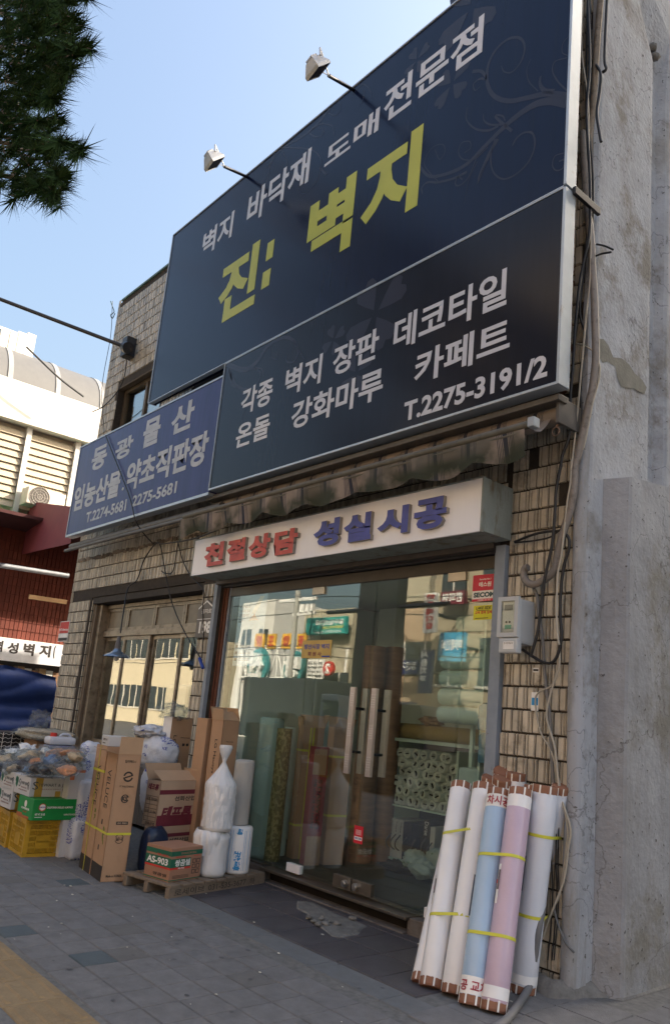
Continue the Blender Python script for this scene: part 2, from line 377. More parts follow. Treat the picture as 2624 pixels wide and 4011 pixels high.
for k, (nv, d, x, y, i, j) in enumerate(cells):
    if k < 290 and nv == 0:
        me = pmd if (i, j) in ((0,0),(-8,3),(7,2),(-3,-1)) else (pmy if random.random() < .05 else pm)
        piece(me, 'paver', sw, (x, y, -.006+random.uniform(-.0012,.0012)), (random.uniform(-.003,.003), random.uniform(-.003,.003), random.uniform(-.004,.004)))
    else:
        if x < -14: continue
        b = paver_mesh(.222, .199); rest.add([v+Vector((x,y,-.006)) for v in b.v], b.f)
rest.build('paver_field', paver_m, sw, kind='stuff')
# granite strip along the shop tiles
for i in range(-9, 3):
    x = -.32+i*.62
    piece(mesh_of(paver_mesh(.612, .205, .0085), 'strip_stone', strip_m), 'edging_stone', sw, (x, -.965, -.006))
big = mesh_of(paver_mesh(.302, .282), 'big_paver', paver_m)
for j in range(0, 9):
    for i in range(0, 6):
        x = .98+i*.309-(.62 if j == 0 else 0)*0; y = -.94+j*.289
        if x < 1.2 and y > .15: continue
        if x-.155 < 1.27 and y > .2: continue
        piece(big, 'paver', sw, (x, y, -.006+random.uniform(-.002,.002)), (random.uniform(-.006,.006), random.uniform(-.006,.006), random.uniform(-.01,.01)))
# tactile paving
b = MB(); w = .322; h = .008
b.add(paver_mesh(w, .312, .006).v, paver_mesh(w, .312, .006).f)
for r_ in range(4):
    yy = -.117+r_*.078
    b.add([(-.13,yy-.017,.006),(.13,yy-.017,.006),(.13,yy+.017,.006),(-.13,yy+.017,.006),(-.124,yy-.008,.0135),(.124,yy-.008,.0135),(.124,yy+.008,.0135),(-.124,yy+.008,.0135)],
          [(0,1,5,4),(1,2,6,5),(2,3,7,6),(3,0,4,7),(4,5,6,7)])
ym = mesh_of(b, 'tactile', yel_pav)
for i in range(-14, 6):
    piece(ym, 'tactile_paver', sw, (-.65+i*.3285, -2.602, -.006+random.uniform(-.001,.001)), (0,0,random.uniform(-.004,.004)))
# dark tiles before the door
dm = {}
for j in range(3):
    for i in range(-6, 3):
        x = -.165+i*.3345-.001; y = -.66+j*.382
        px, py = proj((x, y, 0))
        if (i, j) in ((-2,1),(-1,2),(-2,2),(-3,2)): pass
        hgt = .335/2
        if y+.19 > .06: y1 = .05
        else: y1 = y+.1885
        key = round(y1-y, 2)
        if key not in dm: dm[key] = mesh_of(paver_mesh(.331, (y1-(y-.1885)), .009), 'dark_tile', dtile_m)
        piece(dm[key], 'floor_tile', sw, (x, (y-.1885+y1)/2, -.006+random.uniform(-.0008,.0008)))
# broken patch of mortar over the tiles, at the threshold
mb = MB()
poly = [(1164,3532),(1160,3560),(1215,3590),(1220,3615),(1260,3640),(1300,3672),(1335,3676),(1405,3662),(1420,3640),(1440,3632),(1395,3610),(1330,3590),(1270,3560),(1215,3535)]
pts = [gp(x/SS, y/SS, .0) for x, y in poly]
c = sum(pts, Vector())/len(pts); n = len(pts)
ring = []; rr = [(1,.003),(.93,.010),(.6,.013),(.25,.016)]
for s_, z in rr:
    for p in pts:
        q = c+(p-c)*s_; ring.append(Vector((q.x, q.y, z+random.uniform(-.002,.003))))
fs = [(i*n+j, i*n+(j+1)%n, (i+1)*n+(j+1)%n, (i+1)*n+j) for i in range(len(rr)-1) for j in range(n)]+[tuple((len(rr)-1)*n+j for j in range(n))]
mb.add(ring, fs); mb.build('mortar_patch', rubble_m, sw)
for k, (x, y) in enumerate([(1230,3620),(1255,3612),(1275,3630),(1262,3606),(1290,3622),(1380,3610),(1210,3605),(1318,3630),(1246,3632)]):
    p = gp(x/SS, y/SS, .0); q = MB(); s_ = random.uniform(.014,.03)
    blob(q, (p.x, p.y, .022), (s_*1.5, s_, s_*.6), .5, 2, k, 7, 5)
    q.build('rubble_chunk', rubble_m, label=['small flat chunk of broken mortar at the left of the patch before the threshold','angular mortar chunk in the broken hole before the door','mortar chunk at the centre of the broken patch before the door','thin mortar flake lying behind the chunks of the broken patch','mortar chunk right of the cluster in the broken patch','lone grey mortar lump close against the door threshold','leftmost flake of mortar at the edge of the broken patch','rightmost small chunk of the mortar cluster in the patch','mortar chip nearest the street in the broken patch'][k], cat='rubble', group='rubble in the broken patch before the door')
gum = MB(); rg = random.Random(11)
for k in range(70):
    x = rg.uniform(-4.5, 2.0); y = rg.uniform(-2.4, -.6); r_ = rg.uniform(.008,.018); a0_ = rg.uniform(0,6)
    vs = [Vector((x+r_*math.cos(a0_+i*math.pi/4)*rg.uniform(.7,1.1)*1.3, y+r_*math.sin(a0_+i*math.pi/4)*rg.uniform(.7,1.1), .0042)) for i in range(8)]
    gum.add(vs, [tuple(range(8))])
gum.build('gum_spots', M('old_gum', (.09,.09,.095), .7), sw, kind='stuff')
lit = MB()
for k in range(60):
    x = rg.uniform(-4.5, 2.0); y = rg.uniform(-2.4, .0); r_ = rg.uniform(.003,.010)
    blob(lit, (x,y,.005), (r_*1.6,r_,r_*.4), .4, 2, k, 6, 4)
lit.build('litter_specks', M('pale_litter', (.50,.48,.42), .8, island=.5), sw, kind='stuff')
# mortar fillet at the foot of the concrete wall
mb = MB(); path = [(.78,-.02),(.9,-.07),(1.03,-.12),(1.1,-.02),(1.12,.12),(1.2,.22),(1.27,.24),(1.28,.6),(1.29,1.4)]
vs = []
for k, (x, y) in enumerate(path):
    o = Vector((.35,-1,0)).normalized() if k < 3 else Vector((1,-.6,0)).normalized()
    h_ = .085 if k < 5 else .02
    w_ = random.uniform(.03,.06) if k < 5 else .015
    vs += [Vector((x,y,0))+o*w_+Vector((0,0,-.004)), Vector((x,y,0))+o*w_*.4+Vector((0,0,h_*.45)), Vector((x,y,h_))-o*.03]
fs = [(k*3+a, (k+1)*3+a, (k+1)*3+a+1, k*3+a+1) for k in range(len(path)-1) for a in range(2)]
mb.add(vs, fs, 0, True); mb.build('mortar_fillet', rubble_m, sw)
#==================================================================== TILED BUILDING
bld = thing('tiled_building', (-3.3, .5, 0), 'two storey shop building faced with cream glazed tiles, two shops at street level', 'building')
FT = 7.55          # top of facade
mb = MB(); D1 = 8.0
def wall(x0, x1, z0, z1, y0=.015, y1=.26): mb.box(x0, x1, y0, y1, z0, z1)
DL, DR, DT = -3.30, .38, 2.74      # door opening
WL, WR, WT = -6.68, -3.66, 2.78    # neighbour opening
wall(-7.35, 1.02, 2.79, 5.0); wall(.40, 1.02, 0, 2.788); wall(-3.66, -3.30, 0, 2.788); wall(-7.35, -6.68, 0, 2.788)
UL, UR, UZ0, UZ1 = -6.92, -5.45, 4.75, 5.98
wall(-7.35, UL, 5.002, FT); wall(UR, 1.02, 5.002, FT); wall(UL+.001, UR-.001, UZ1, FT)
mb.build('wall', grout_m, bld)
# rounded end of the facade at the upper left and its side
mb = MB(); vs = []
for k in range(9):
    a = math.pi/2*k/8; x = -7.35-.28*math.sin(a); y = .015+.28*(1-math.cos(a)); vs += [(x,y,0),(x,y,FT)]
mb.add(vs, [(2*k+2, 2*k, 2*k+1, 2*k+3) for k in range(8)]); mb.box(-7.63, -7.5, .295, D1, 0, FT)
mb.build('corner_wall', grout_m, bld)
mb = MB(); mb.box(-7.63, 1.02, .27, D1, FT-.14, FT-.02); mb.box(-7.5, 1.0, D1-.2, D1, 0, FT-.15); mb.box(-3.45,-3.35, .27, D1-.2, 0, FT-.15)
mb.box(-7.49, 1.0, .27, D1-.21, 2.8, 2.95)
mb.box(.92, 1.04, .27, D1-.2, 0, FT-.15); mb.build('structure', int_wall, bld)
# glazed tiles -------------------------------------------------
TW, TH, TG_ = .0815, .1515, .0085
def tile_geo(w, h, flip):
    b = MB(); d = .016; e = .005; r = .017
    segs = [(-w/2, -w/2+r), (-w/2+r+.006, w/2)] if not flip else [(-w/2, w/2-r-.006), (w/2-r, w/2)]
    for a, c in segs:
        b.add([(a,0,-h/2),(c,0,-h/2),(c,0,h/2),(a,0,h/2),(a+e,-d,-h/2+e),(c-e,-d,-h/2+e),(c-e,-d,h/2-e),(a+e,-d,h/2-e)],
              [(0,1,5,4),(1,2,6,5),(2,3,7,6),(3,0,4,7),(4,5,6,7)])
    b.add([(-w/2,-.003,-h/2+.004),(w/2,-.003,-h/2+.004),(w/2,-.003,h/2-.004),(-w/2,-.003,h/2-.004)], [(0,1,2,3)], 1)
    return b
TB = {f: tile_geo(TW-.0105, TH-.0095, f) for f in (0, 1)}
TM = {f: mesh_of(TB[f], 'tile', [tile_m, grout_m]) for f in (0, 1)}
tiles = []
def tile_region(x0, x1, z0, z1, skip=lambda x, z: False, Y=.015, zoff=.03):
    nrow = int((z1-zoff)/TH)
    for r in range(int((z0-zoff)/TH)+1, nrow+1):
        z = zoff+r*TH-TH/2
        if z-TH/2 < z0-.03 or z+TH/2 > z1+.05: continue
        rnd = random.Random(r*13); off = rnd.uniform(0, TW)
        x = x0-off+TW/2
        while x < x1+TW/2:
            a, b = max(x-TW/2, x0), min(x+TW/2, x1)
            if b-a > TW*.35 and not skip((a+b)/2, z) and random.random() > .004:
                tiles.append(((a+b)/2, Y, z, (b-a)/TW, 1 if rnd.random() < .5 else 0, 0.0))
            x += TW
tile_region(.49, 1.03, -.05, 3.75, zoff=-.06)                                  # right column
tile_region(.78, 1.03, 3.75, FT)
tile_region(-3.65, -3.36, .02, 2.76)                               # pillar with plaque
tile_region(-7.35, .45, 2.80, 3.95, skip=lambda x, z: (x > -3.2 and z < 3.02))
tile_region(-7.35, -6.72, .02, 2.76)                               # far left pillar
tile_region(-7.35, -4.55, 4.78, FT, skip=lambda x, z: UL-.03 < x < UR+.03 and z < UZ1+.04)
# crumbled course of tiles above the left window
q = MB(); rc = random.Random(3); x = -7.35
while x < -3.75:
    w_ = rc.uniform(.03,.10); zc_ = 3.363+.008*math.sin(x*5)+rc.uniform(-.01,.01)
    q.box(x, x+w_*.9, -.006-rc.uniform(0,.010), .014, zc_-rc.uniform(.01,.035), zc_+rc.uniform(.01,.03)); x += w_
q.build('crumbled_course', M('crumbled_mortar', (.17,.135,.10), .95, var=.45, scale=30, bump=.8, bscale=50, island=.4), bld, kind='stuff')
# curved corner
for r in range(0, 50):
    z = .03+r*TH+TH/2
    if z > FT: break
    for k in range(5):
        a = math.pi/2*(k+.5)/5
        tiles.append((-7.35-.28*math.sin(a), .015+.28*(1-math.cos(a)), z, 1.0, r % 2, -a))
# reveal of the far left pillar facing the window
for r in range(0, 18):
    z = .03+r*TH+TH/2
    for k in range(2):
        tiles.append((-6.672, .06+k*.083, z, 1.0, k, math.pi/2))
def tkey(t):
    p = proj(t[:3]); ok = -20 < p[0] < 1580 and -20 < p[1] < 2400
    return (0 if ok else 1, (Vector(t[:3])-CAM).length)
tiles.sort(key=tkey)
rest = MB()
for k, t in enumerate(tiles):
    x, y, z, sx, f, rz = t
    if k < 296:
        o = piece(TM[f], 'tile', bld, (x, y+random.uniform(-.0012,.0012), z), (random.uniform(-.012,.012), 0, rz+random.uniform(-.012,.012)))
        o.scale = (sx, 1, random.uniform(.985, 1.0))
    else:
        rm = Matrix.Rotation(rz+random.uniform(-.012,.012), 3, 'Z')
        rest.add([rm @ Vector((v.x*sx, v.y, v.z)) + Vector((x, y, z)) for v in TB[f].v[:16]], TB[f].f[:10])
rest.build('tile_field', tile_m, bld, kind='stuff')
# flaked old bricks on the wall edge beside the big sign
br_m = M('flaking_painted_brick', (.46,.39,.29), .8, var=.25, scale=12, obj_random=.25, dirt=(.13,.045,.02), dscale=14, dlo=.46, dhi=.56, bump=.6, bscale=60)
for k in range(27):
    z = 3.62+k*.148
    q = MB(); q.box(.86, .945+random.uniform(-.012,.006), -.10, .012, z, z+random.uniform(.085,.105)); q.build('brick', br_m, bld)
q = MB(); q.box(.84, .885, -.085, .014, 3.55, FT); q.build('brick_backing', M('dark_rust', (.06,.03,.02), .9, var=.4), bld)
# parapet coping
q = MB(); q.box(-7.3, 1.05, -.01, .26, FT, FT+.03); q.build('coping', M('green_coping', (.10,.16,.14), .7), bld)
q = MB(); yu = .15
for a in ((UL,UL+.06,UZ0,UZ1),(UR-.06,UR,UZ0,UZ1),(UL+.061,UR-.061,UZ1-.06,UZ1),(UL+.061,UR-.061,UZ0,UZ0+.06),((UL+UR)/2-.03,(UL+UR)/2+.03,UZ0+.061,UZ1-.061)): q.box(a[0],a[1],yu-.03,yu+.03,a[2],a[3])
uf = q.build('upper_window_frame', M('brown_frame_u', (.12,.09,.06), .5, .2), bld)
q = MB(); q.box(UL+.05,UR-.05,yu-.004,yu+.004,UZ0+.05,UZ1-.05); q.build('pane', wglass_m, uf)
q = MB(); q.box(UL+.2,UR-.2,yu+.25,yu+.27,UZ0,UZ1-.1); q.build('curtain', M('tan_curtain', (.35,.26,.17), .9, var=.3), bld)
q = MB(); q.box(UL-.001,UR+.001,.016,.1,UZ1-.02,UZ1-.001); q.build('window_head', M('head_brown', (.10,.075,.05), .8), bld)
#---- neighbour shop window
def beam(x0, x1, y0, y1, z0, z1, name, mat, parent=bld, bev=.003):
    q = MB(); q.box(x0, x1, y0, y1, z0, z1); return q.build(name, mat, parent, bevel=bev)
YW = .22
rust_w = M('brown_frame', (.15,.115,.08), .6, var=.25, scale=8)
beam(WL, WR, .03, YW+.05, 2.70, 2.786, 'lintel', M('dark_lintel', (.045,.037,.03), .8, var=.3, scale=9))
beam(WL, WL+.10, .06, YW+.04, .0, 2.69, 'window_jamb', rust_w); beam(WL+.11, WL+.19, .10, YW+.04, .0, 2.69, 'window_jamb', alu_m)
beam(WR-.06, WR, .06, YW+.04, .0, 2.69, 'window_jamb', rust_w)
zt = 2.30
xs = [WL+.20, -5.87, -5.11, -4.36, WR-.07]
beam(WL+.20, WR-.07, YW-.05, YW+.03, zt-.045, zt+.03, 'transom', alu_m)
beam(WL+.20, WR-.07, YW-.04, YW+.03, 2.64, 2.69, 'window_head', alu_m)
beam(WL+.20, WR-.07, YW-.05, YW+.05, .78, .85, 'window_sill', rust_w)
for k in range(4):
    a, c = xs[k]+.004, xs[k+1]-.004
    lo = MB(); yo = YW-.015 if k % 2 else YW+.018
    for x0, x1, z0, z1 in ((a,a+.045,.855,zt-.05),(c-.045,c,.855,zt-.05),(a+.046,c-.046,.855,.90),(a+.046,c-.046,zt-.095,zt-.05)): lo.box(x0,x1,yo-.018,yo+.014,z0,z1)
    f = lo.build('window_sash', alu_m, bld)
    q = MB(); q.box(a+.04, c-.04, yo-.003, yo+.003, .89, zt-.09); q.build('pane', wglass_m, f)
    up = MB()
    for x0, x1, z0, z1 in ((a,a+.04,zt+.034,2.636),(c-.04,c,zt+.034,2.636),(a+.041,c-.041,zt+.034,zt+.075),(a+.041,c-.041,2.60,2.636)): up.box(x0,x1,YW-.02,YW+.015,z0,z1)
    f = up.build('transom_sash', alu_m, bld)
    q = MB(); q.box(a+.035, c-.035, YW-.004, YW+.002, zt+.07, 2.61); q.build('pane', M('papered_pane', (.20,.165,.12), .25, var=.25, scale=4), f)
for k in range(22):
    x = WL+.22+k*.126
    beam(x, x+.118, YW-.02, YW+.03, .04, .775, 'wood_panel', M('grey_boards', (.10,.08,.065), .8, var=.25, scale=10, obj_random=.15, stretch=(8,1,.6)))
# neighbour interior
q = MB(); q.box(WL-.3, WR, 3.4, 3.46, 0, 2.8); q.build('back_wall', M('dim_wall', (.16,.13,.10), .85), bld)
#---- shop door opening
beam(.402, .487, -.035, .16, .10, 2.735, 'door_post', paint_gray); beam(.352, .400, .02, .16, .10, 2.70, 'door_post_inner', paint_gray)
beam(-3.365, -3.305, -.03, .16, .02, 2.735, 'door_post', paint_gray)
rw = M('rusty_brown_panel', (.13,.05,.03), .7, var=.3, scale=12, stretch=(9,1,.4))
for k in range(4): beam(-3.30+k*.032, -3.273+k*.032, .05+.012*(k%2), .12, .13, 2.70, 'shutter_rail', rw if k < 3 else paint_gray)
beam(-3.30, .40, .02, .20, 2.695, 2.785, 'door_head', darkmetal)
beam(-3.30, .40, -.06, .018, 2.715, 2.785, 'shutter_box_lip', M('brown_metal', (.10,.085,.075), .5, .3))
beam(-3.17, .35, .06, .10, 2.60, 2.692, 'top_rail', M('bronze_rail', (.09,.075,.06), .4, .5))
# thresholds
conc = M('old_concrete_step', (.15,.135,.125), .85, var=.25, scale=8, bump=.6, bscale=40, dirt=(.08,.06,.05), dscale=8)
beam(-3.31, -2.02, .02, .22, -.004, .118, 'step', conc, bev=.008)
beam(-.26, .50, .02, .22, -.004, .112, 'step', conc, bev=.008)
beam(-2.018, -.262, .09, .22, -.004, .095, 'step_recess', M('black_gap', (.012,.009,.008), .9))
beam(-2.018, -.262, -.015, .088, -.004, .014, 'step_foot', conc, bev=.004)
beam(-2.05, -.24, -.02, .22, .097, .118, 'threshold_plate', M('worn_steel_plate', (.13,.115,.10), .4, .6, var=.25, scale=8), bev=.004)
beam(-3.29, -2.06, .03, .13, .119, .135, 'sill_rail', M('bronze_rail', (.09,.075,.06), .4, .5))
# glass
YG = .075
gx = [-3.16, -2.145, -.985, .045, .35]     # joints measured on the photograph
gx[1] = (at(722,1370,YG).x+at(690,1900,YG).x)/2; gx[2] = (at(883,1336,YG).x+at(822,2000,YG).x)/2; gx[3] = at(1085,1320,YG).x
gl = []
for k in range(4):
    q = MB(); q.box(gx[k]+.006, gx[k+1]-.006, YG-.005, YG+.005, .135, 2.60)
    g = q.build('glass_door' if k in (1,2) else 'glass_panel', glass_m, bld); gl.append(g)
for k, xx in ((1, gx[1]), (3, gx[3])):
    q = MB(); s_ = 1 if k == 1 else -1
    q.box(xx-.012 if k == 1 else xx-.17, xx+.16 if k == 1 else xx+.006, YG-.018, YG+.018, 2.53, 2.598); q.build('patch_fitting', M('satin_patch', (.52,.45,.36), .35, .8), gl[1 if k == 1 else 2], bevel=.002)
for xx, l in ((gx[1]+.10, 0), (gx[3]-.10, 3)):
    q = MB(); q.box(xx-.09, xx+.09, YG-.022, YG+.022, .137, .205); p_ = q.build('bottom_fitting', white_sign_m, gl[1 if l == 0 else 2], bevel=.003)
for s_, kk in ((-1, 1), (1, 2)):
    xx = gx[2]+s_*.008
    q = MB(); q.box(min(xx, xx+s_*.215), max(xx, xx+s_*.215), YG-.02, YG+.02, .145, .235); L1 = q.build('lock_rail', M('dull_lock_steel', (.22,.19,.16), .4, .8), gl[kk], bevel=.003)
    q = MB(); q.tube([(xx+s_*.055,YG-.021,.19),(xx+s_*.055,YG-.05,.19)], .027, 18); q.tube([(xx+s_*.055,YG-.0505,.19),(xx+s_*.055,YG-.056,.19)], .018, 14); q.build('lock_cylinder', steel_m, gl[kk])
# handles: tall slotted steel bars with stand-offs and dimples
for (a, b_, kk) in (((825,1597),(803,1797),1), ((871,1600),(857,1806),2)):
    P1 = at(*a, YG-.07); P2 = at(*b_, YG-.07); x = (P1.x+P2.x)/2
    for sgn, nm in ((-1,'handle'), (1,'inner_handle')):
        y = YG+sgn*.07
        q = MB(); q.box(x-.029, x+.029, y-.013, y+.013, P2.z, P1.z)
        if sgn < 0:
            for zz in (P1.z-.10, (P1.z+P2.z)/2, P2.z+.10):
                for i in range(6):
                    for j in range(3): q.box(x-.017+j*.015-.002, x-.017+j*.015+.003, y-.0148, y-.0128, zz-.05+i*.019, zz-.044+i*.019, 1)
        q.build(nm, [M('satin_steel_pink', (.60,.53,.50), .33, .75), M('dimple', (.85,.83,.8), .3)] , gl[kk])
    q = MB()
    for zz in (P1.z-.17, P2.z+.17): q.tube([(x, YG-.065, zz), (x, YG+.065, zz)], .011, 10)
    q.build('handle_standoff', black_m, gl[kk])
# stickers on glass
def sticker(parent, name, L_, R2, T_, B_, mats, fn=None, Y=YG-.0065, label=None):
    x0, z0, x1, z1 = rect4(Y, L_, R2, T_, B_)
    q = MB(); q.box(x0, x1, Y-.0008, Y, z0, z1, 0)
    if fn: fn(q, x0, z0, x1-x0, z1-z0, Y-.0009)
    return q.build(name, mats, parent, label=label)
def T(q, body, x0, z0, w, h, r, Y, mi, bold=.02, shear=0, mirror=False):
    q.text(body, (0,Y,0), XA, ZA, NF, (x0+w*r[0], z0+h*r[1], x0+w*r[2], z0+h*r[3]), .0006, bold, mi, shear=shear, mirror=mirror)
def Rr(q, x0, z0, w, h, r, Y, mi): q.box(x0+w*r[0], x0+w*r[2], Y-.0005, Y, z0+h*r[1], z0+h*r[3], mi)
def secom(q, x, z, w, h, Y):
    Rr(q,x,z,w,h,(0,.40,1,1),Y,1); Rr(q,x,z,w,h,(0,0,1,.09),Y,1)
    T(q,'Security No.1',x,z,w,h,(.28,.78,.76,.86),Y-.0006,0); T(q,'에스원',x,z,w,h,(.26,.54,.78,.73),Y-.0006,0,.03)
    T(q,'SECOM',x,z,w,h,(.06,.15,.94,.34),Y,2,.05); T(q,'1588-3112',x,z,w,h,(.25,.02,.78,.075),Y-.0006,0)
sticker(gl[3], 'security_sticker', (1098,1370),(1154,1350),(1140,1334),(1140,1396), [white_ink, M('signal_red',(.62,.03,.06),.4), M('dark_teal_ink',(.02,.07,.08),.4)], secom, label='red and white security sticker')
def lake(q, x, z, w, h, Y):
    T(q,'LAKE SIDE',x,z,w,h,(.12,.72,.88,.93),Y,1,.03,.2); T(q,'교육 협력 업체',x,z,w,h,(.08,.40,.93,.62),Y,2,.03); Rr(q,x,z,w,h,(.1,.08,.75,.13),Y,1); Rr(q,x,z,w,h,(.15,.63,.8,.67),Y,1)
sticker(gl[3], 'notice_sticker', (1100,1425),(1146,1420),(1122,1407),(1122,1440), [M('yellow_sticker',(.72,.68,.03),.5), ink_m, red_ink], lake, label='yellow notice sticker')
def redst(q, x, z, w, h, Y):
    Rr(q,x,z,w,h,(.08,.18,.92,.38),Y,1); T(q,'SECOM',x,z,w,h,(.14,.23,.86,.34),Y-.0006,2,.04)
    for i in range(5): Rr(q,x,z,w,h,(.2,.5+i*.06,.8,.52+i*.06),Y,1)
sticker(gl[2], 'small_sticker', (822,1945),(843,1945),(836,1920),(830,1960), [M('signal_red2',(.6,.02,.04),.4), white_ink, blue_ink], redst, label='small red sticker')
def gold(q, x, z, w, h, Y):
    T(q,'방산시장 벽지',x,z,w,h,(.08,.50,.92,.80),Y,1,.03); T(q,'회 원 사',x,z,w,h,(.22,.12,.68,.36),Y,2,.03); Rr(q,x,z,w,h,(.7,.06,.97,.14),Y,1)
sticker(gl[1], 'member_plate', (702,1510),(771,1500),(735,1488),(735,1530), [M('gold_plate',(.50,.34,.10),.4,.3), blue_ink, maroon_ink], gold, label='gold membership plate')
def poster(q, x, z, w, h, Y):
    T(q,'리빙S',x,z,w,h,(.05,.80,.42,.84),Y,1); T(q,'우리집',x,z,w,h,(.05,.74,.42,.78),Y,1,.01); T(q,'곰팡이',x,z,w,h,(.03,.67,.40,.72),Y,1,.03); T(q,'끝!',x,z,w,h,(.03,.60,.18,.65),Y,1,.04)
    for i in range(3):
        Rr(q,x,z,w,h,(.04,.25-i*.09,.13,.29-i*.09),Y,1)
        for k in range(2): Rr(q,x,z,w,h,(.18,.275-i*.09-k*.02,.6,.282-i*.09-k*.02),Y,1)
    q.prism([(w*.9,h*.95),(w*.75,h*.95),(w*.5,h*.72),(w*.62,h*.70)],(x,Y,z),XA,ZA,NF,.0005,2); q.prism([(w*.42,h*.62),(w*.75,h*.62),(w*.60,h*.72)],(x,Y,z),XA,ZA,NF,.0006,3)
sticker(gl[0], 'poster', (546,1500),(612,1480),(600,1378),(560,1548), [M('pale_blue_poster',(.50,.64,.80),.4), M('navy_print',(.03,.05,.12),.5), white_ink, M('orange_print',(.6,.3,.12),.5)], poster, Y=YG+.012, label='pale blue poster taped inside the glass')
#---- interior of the wallpaper shop
q = MB(); q.box(-3.3, .92, .23, 5.0, .03, .115); q.build('shop_floor', int_floor, bld)
q = MB(); q.box(-3.3, .92, 4.9, 5.0, .115, 2.79); q.build('shop_back_wall', int_wall, bld)
q = MB()
for k in range(5): q.box(-3.28, -3.20, .45+k*.88, 1.32+k*.88, .115, 2.75)
q.build('side_panelling', palegreen, bld)
q = MB(); q.box(-2.9, -1.15, 1.95, 2.0, .116, 2.75); q.build('partition', int_wall, bld)
beam(-2.89, -1.16, 1.93, 1.949, 1.28, 1.36, 'partition_rail', darkmetal)
#==================================================================== BIG SIGN
YS, YB = -.40, -.305
sg = thing('shop_sign', (-1.5, YS, 3.6), 'huge navy sign board with white and yellow Korean lettering, covering the upper storey', 'sign')
SX0, SX1 = at(405,548,YS).x, at(1313,530,YS).x; SX1 = 1.115
SZT, SZM, SZB, SXM = at(405,548,YS).z, at(525,845,YS).z, at(1294,887,YS).z, at(525,845,YS).x
q = MB(); q.box(SX0, SX1, YS, YB, SZM+.012, SZT); q.build('upper_panel', navy_m, sg)
q = MB(); q.box(SXM+.006, SX1, YS, YB, SZB, SZM-.012); q.build('lower_panel', navy2_m, sg)
def fr(x0, x1, z0, z1, nm='frame', y0=YS-.012, y1=YB+.01):
    q = MB(); q.box(x0, x1, y0, y1, z0, z1); return q.build(nm, sign_edge, sg, bevel=.002)
fr(SX1+.001, SX1+.022, SZB-.02, SZM-.011, 'side_frame'); fr(SX1+.001, SX1+.022, SZM+.011, SZT+.01, 'side_frame')
fr(SX0, SX1, SZT+.001, SZT+.016, 'top_frame'); fr(SXM, SX1, SZB-.02, SZB-.001, 'bottom_frame')
fr(SX0, SX1, SZM+.001, SZM+.011, 'divider', YS-.006, YS+.05); fr(SXM, SX1, SZM-.011, SZM-.001, 'divider', YS-.006, YS+.05)
fr(SX0-.012, SX0-.001, SZM+.005, SZT+.01, 'left_frame'); fr(SXM-.003, SXM+.005, SZB-.02, SZM-.011, 'left_frame')
q = MB(); q.box(SX1+.024, SX1+.05, YS+.06, -.03, SZM-.035, SZM+.02); q.build('bracket', darkmetal, sg, bevel=.004)
for zz in (4.0, 4.8, 5.6, 6.6):
    q = MB(); q.box(SX1-.35, SX1-.31, YB, .0, zz, zz+.04); q.box(-3.6, -3.56, YB, .0, zz, zz+.04); q.build('standoff_bar', darkmetal, sg)
q = MB()
def ln(mb_, body, L_, R2, T_, B_, mi=0, bold=.022, Y=YS-.0005):
    mb_.text(body, (0,Y,0), XA, ZA, NF, rect4(Y, L_, R2, T_, B_), .002, bold, mi)
ln(q,'벽지',(469,591),(546,488),(546,488),(478,594))
ln(q,'바닥재',(574,509),(724,349),(720,345),(640,478))
ln(q,'도매',(754,387),(880,285),(880,250),(760,390))
ln(q,'전문점',(890,280),(1125.5,30.5),(1125.5,30.5),(900,283))
ln(q,'각종',(560,949),(634.6,900),(634.6,875),(581,958))
ln(q,'벽지',(663,898),(747,860),(747,822),(690,912))
ln(q,'장판',(773.6,850),(881,783),(874.6,763),(790.8,869))
ln(q,'데코타일',(914.6,793),(1179,650),(1179,621),(943,806))
ln(q,'온돌',(548,1029),(627,990),(627,959.5),(549,1043))
ln(q,'강화마루',(678,970),(889,900),(889,852),(695.5,994))
ln(q,'카페트',(963,871),(1184,797),(1178,737),(1005.8,881))
ln(q,'T.2275-3191/2',(941,932),(1271.5,850),(1271.5,821.8),(948.6,978), bold=.03)
q.build('white_lettering', let_white, sg)
q = MB()
ln(q,'진',(508.8,690),(598.4,640),(598.4,561.6),(524,746),bold=.035); q.build('yellow_letter', let_yel, sg); q = MB()
ln(q,'벽',(715,547),(822,480),(822,402),(783,590),bold=.04); q.build('yellow_letter', let_yel, sg); q = MB()
ln(q,'지',(838,505),(975.5,400),(975.5,293),(935,498),bold=.04)
q.build('yellow_letter', let_yel, sg)
for L_, R2, T_, B_ in (((619,598),(638,562),(636,557),(622,605)), ((608,666),(629.6,628),(628,624),(610,672))):
    x0, z0, x1, z1 = rect4(YS, L_, R2, T_, B_); q = MB(); q.box(x0, x1, YS-.0025, YS-.0005, z0, z1); q.build('colon_dot', let_yel, sg)
# printed flourishes and four-leaf flowers
fl = MB()
YF = YS-.0004
def stroke(pts, w0, w1, mb_=fl, Y=YF):
    P_ = crom([at(x, y, Y) for x, y in pts], 7); n = len(P_); vs = []
    for i, p in enumerate(P_):
        t = (P_[min(i+1,n-1)]-P_[max(i-1,0)]).normalized(); nn = Vector((-t.z, 0, t.x)); w = w0+(w1-w0)*i/(n-1)
        vs += [p+nn*w, p-nn*w]
    vs += [v+Vector((0,-.0009,0)) for v in vs[:]]
    m = 2*n
    mb_.add(vs, [(m+2*i, m+2*i+1, m+2*i+3, m+2*i+2) for i in range(n-1)])
def c1(x, y): return (890+x*.30488, y*.30488)
S = lambda *p: [c1(a,b) for a,b in p]
stroke(S((1405,790),(1280,770),(1150,800),(1000,900),(880,1010),(760,1130),(640,1250),(500,1320),(360,1345),(290,1280),(265,1200),(290,1120),(325,1050)), .032, .004)
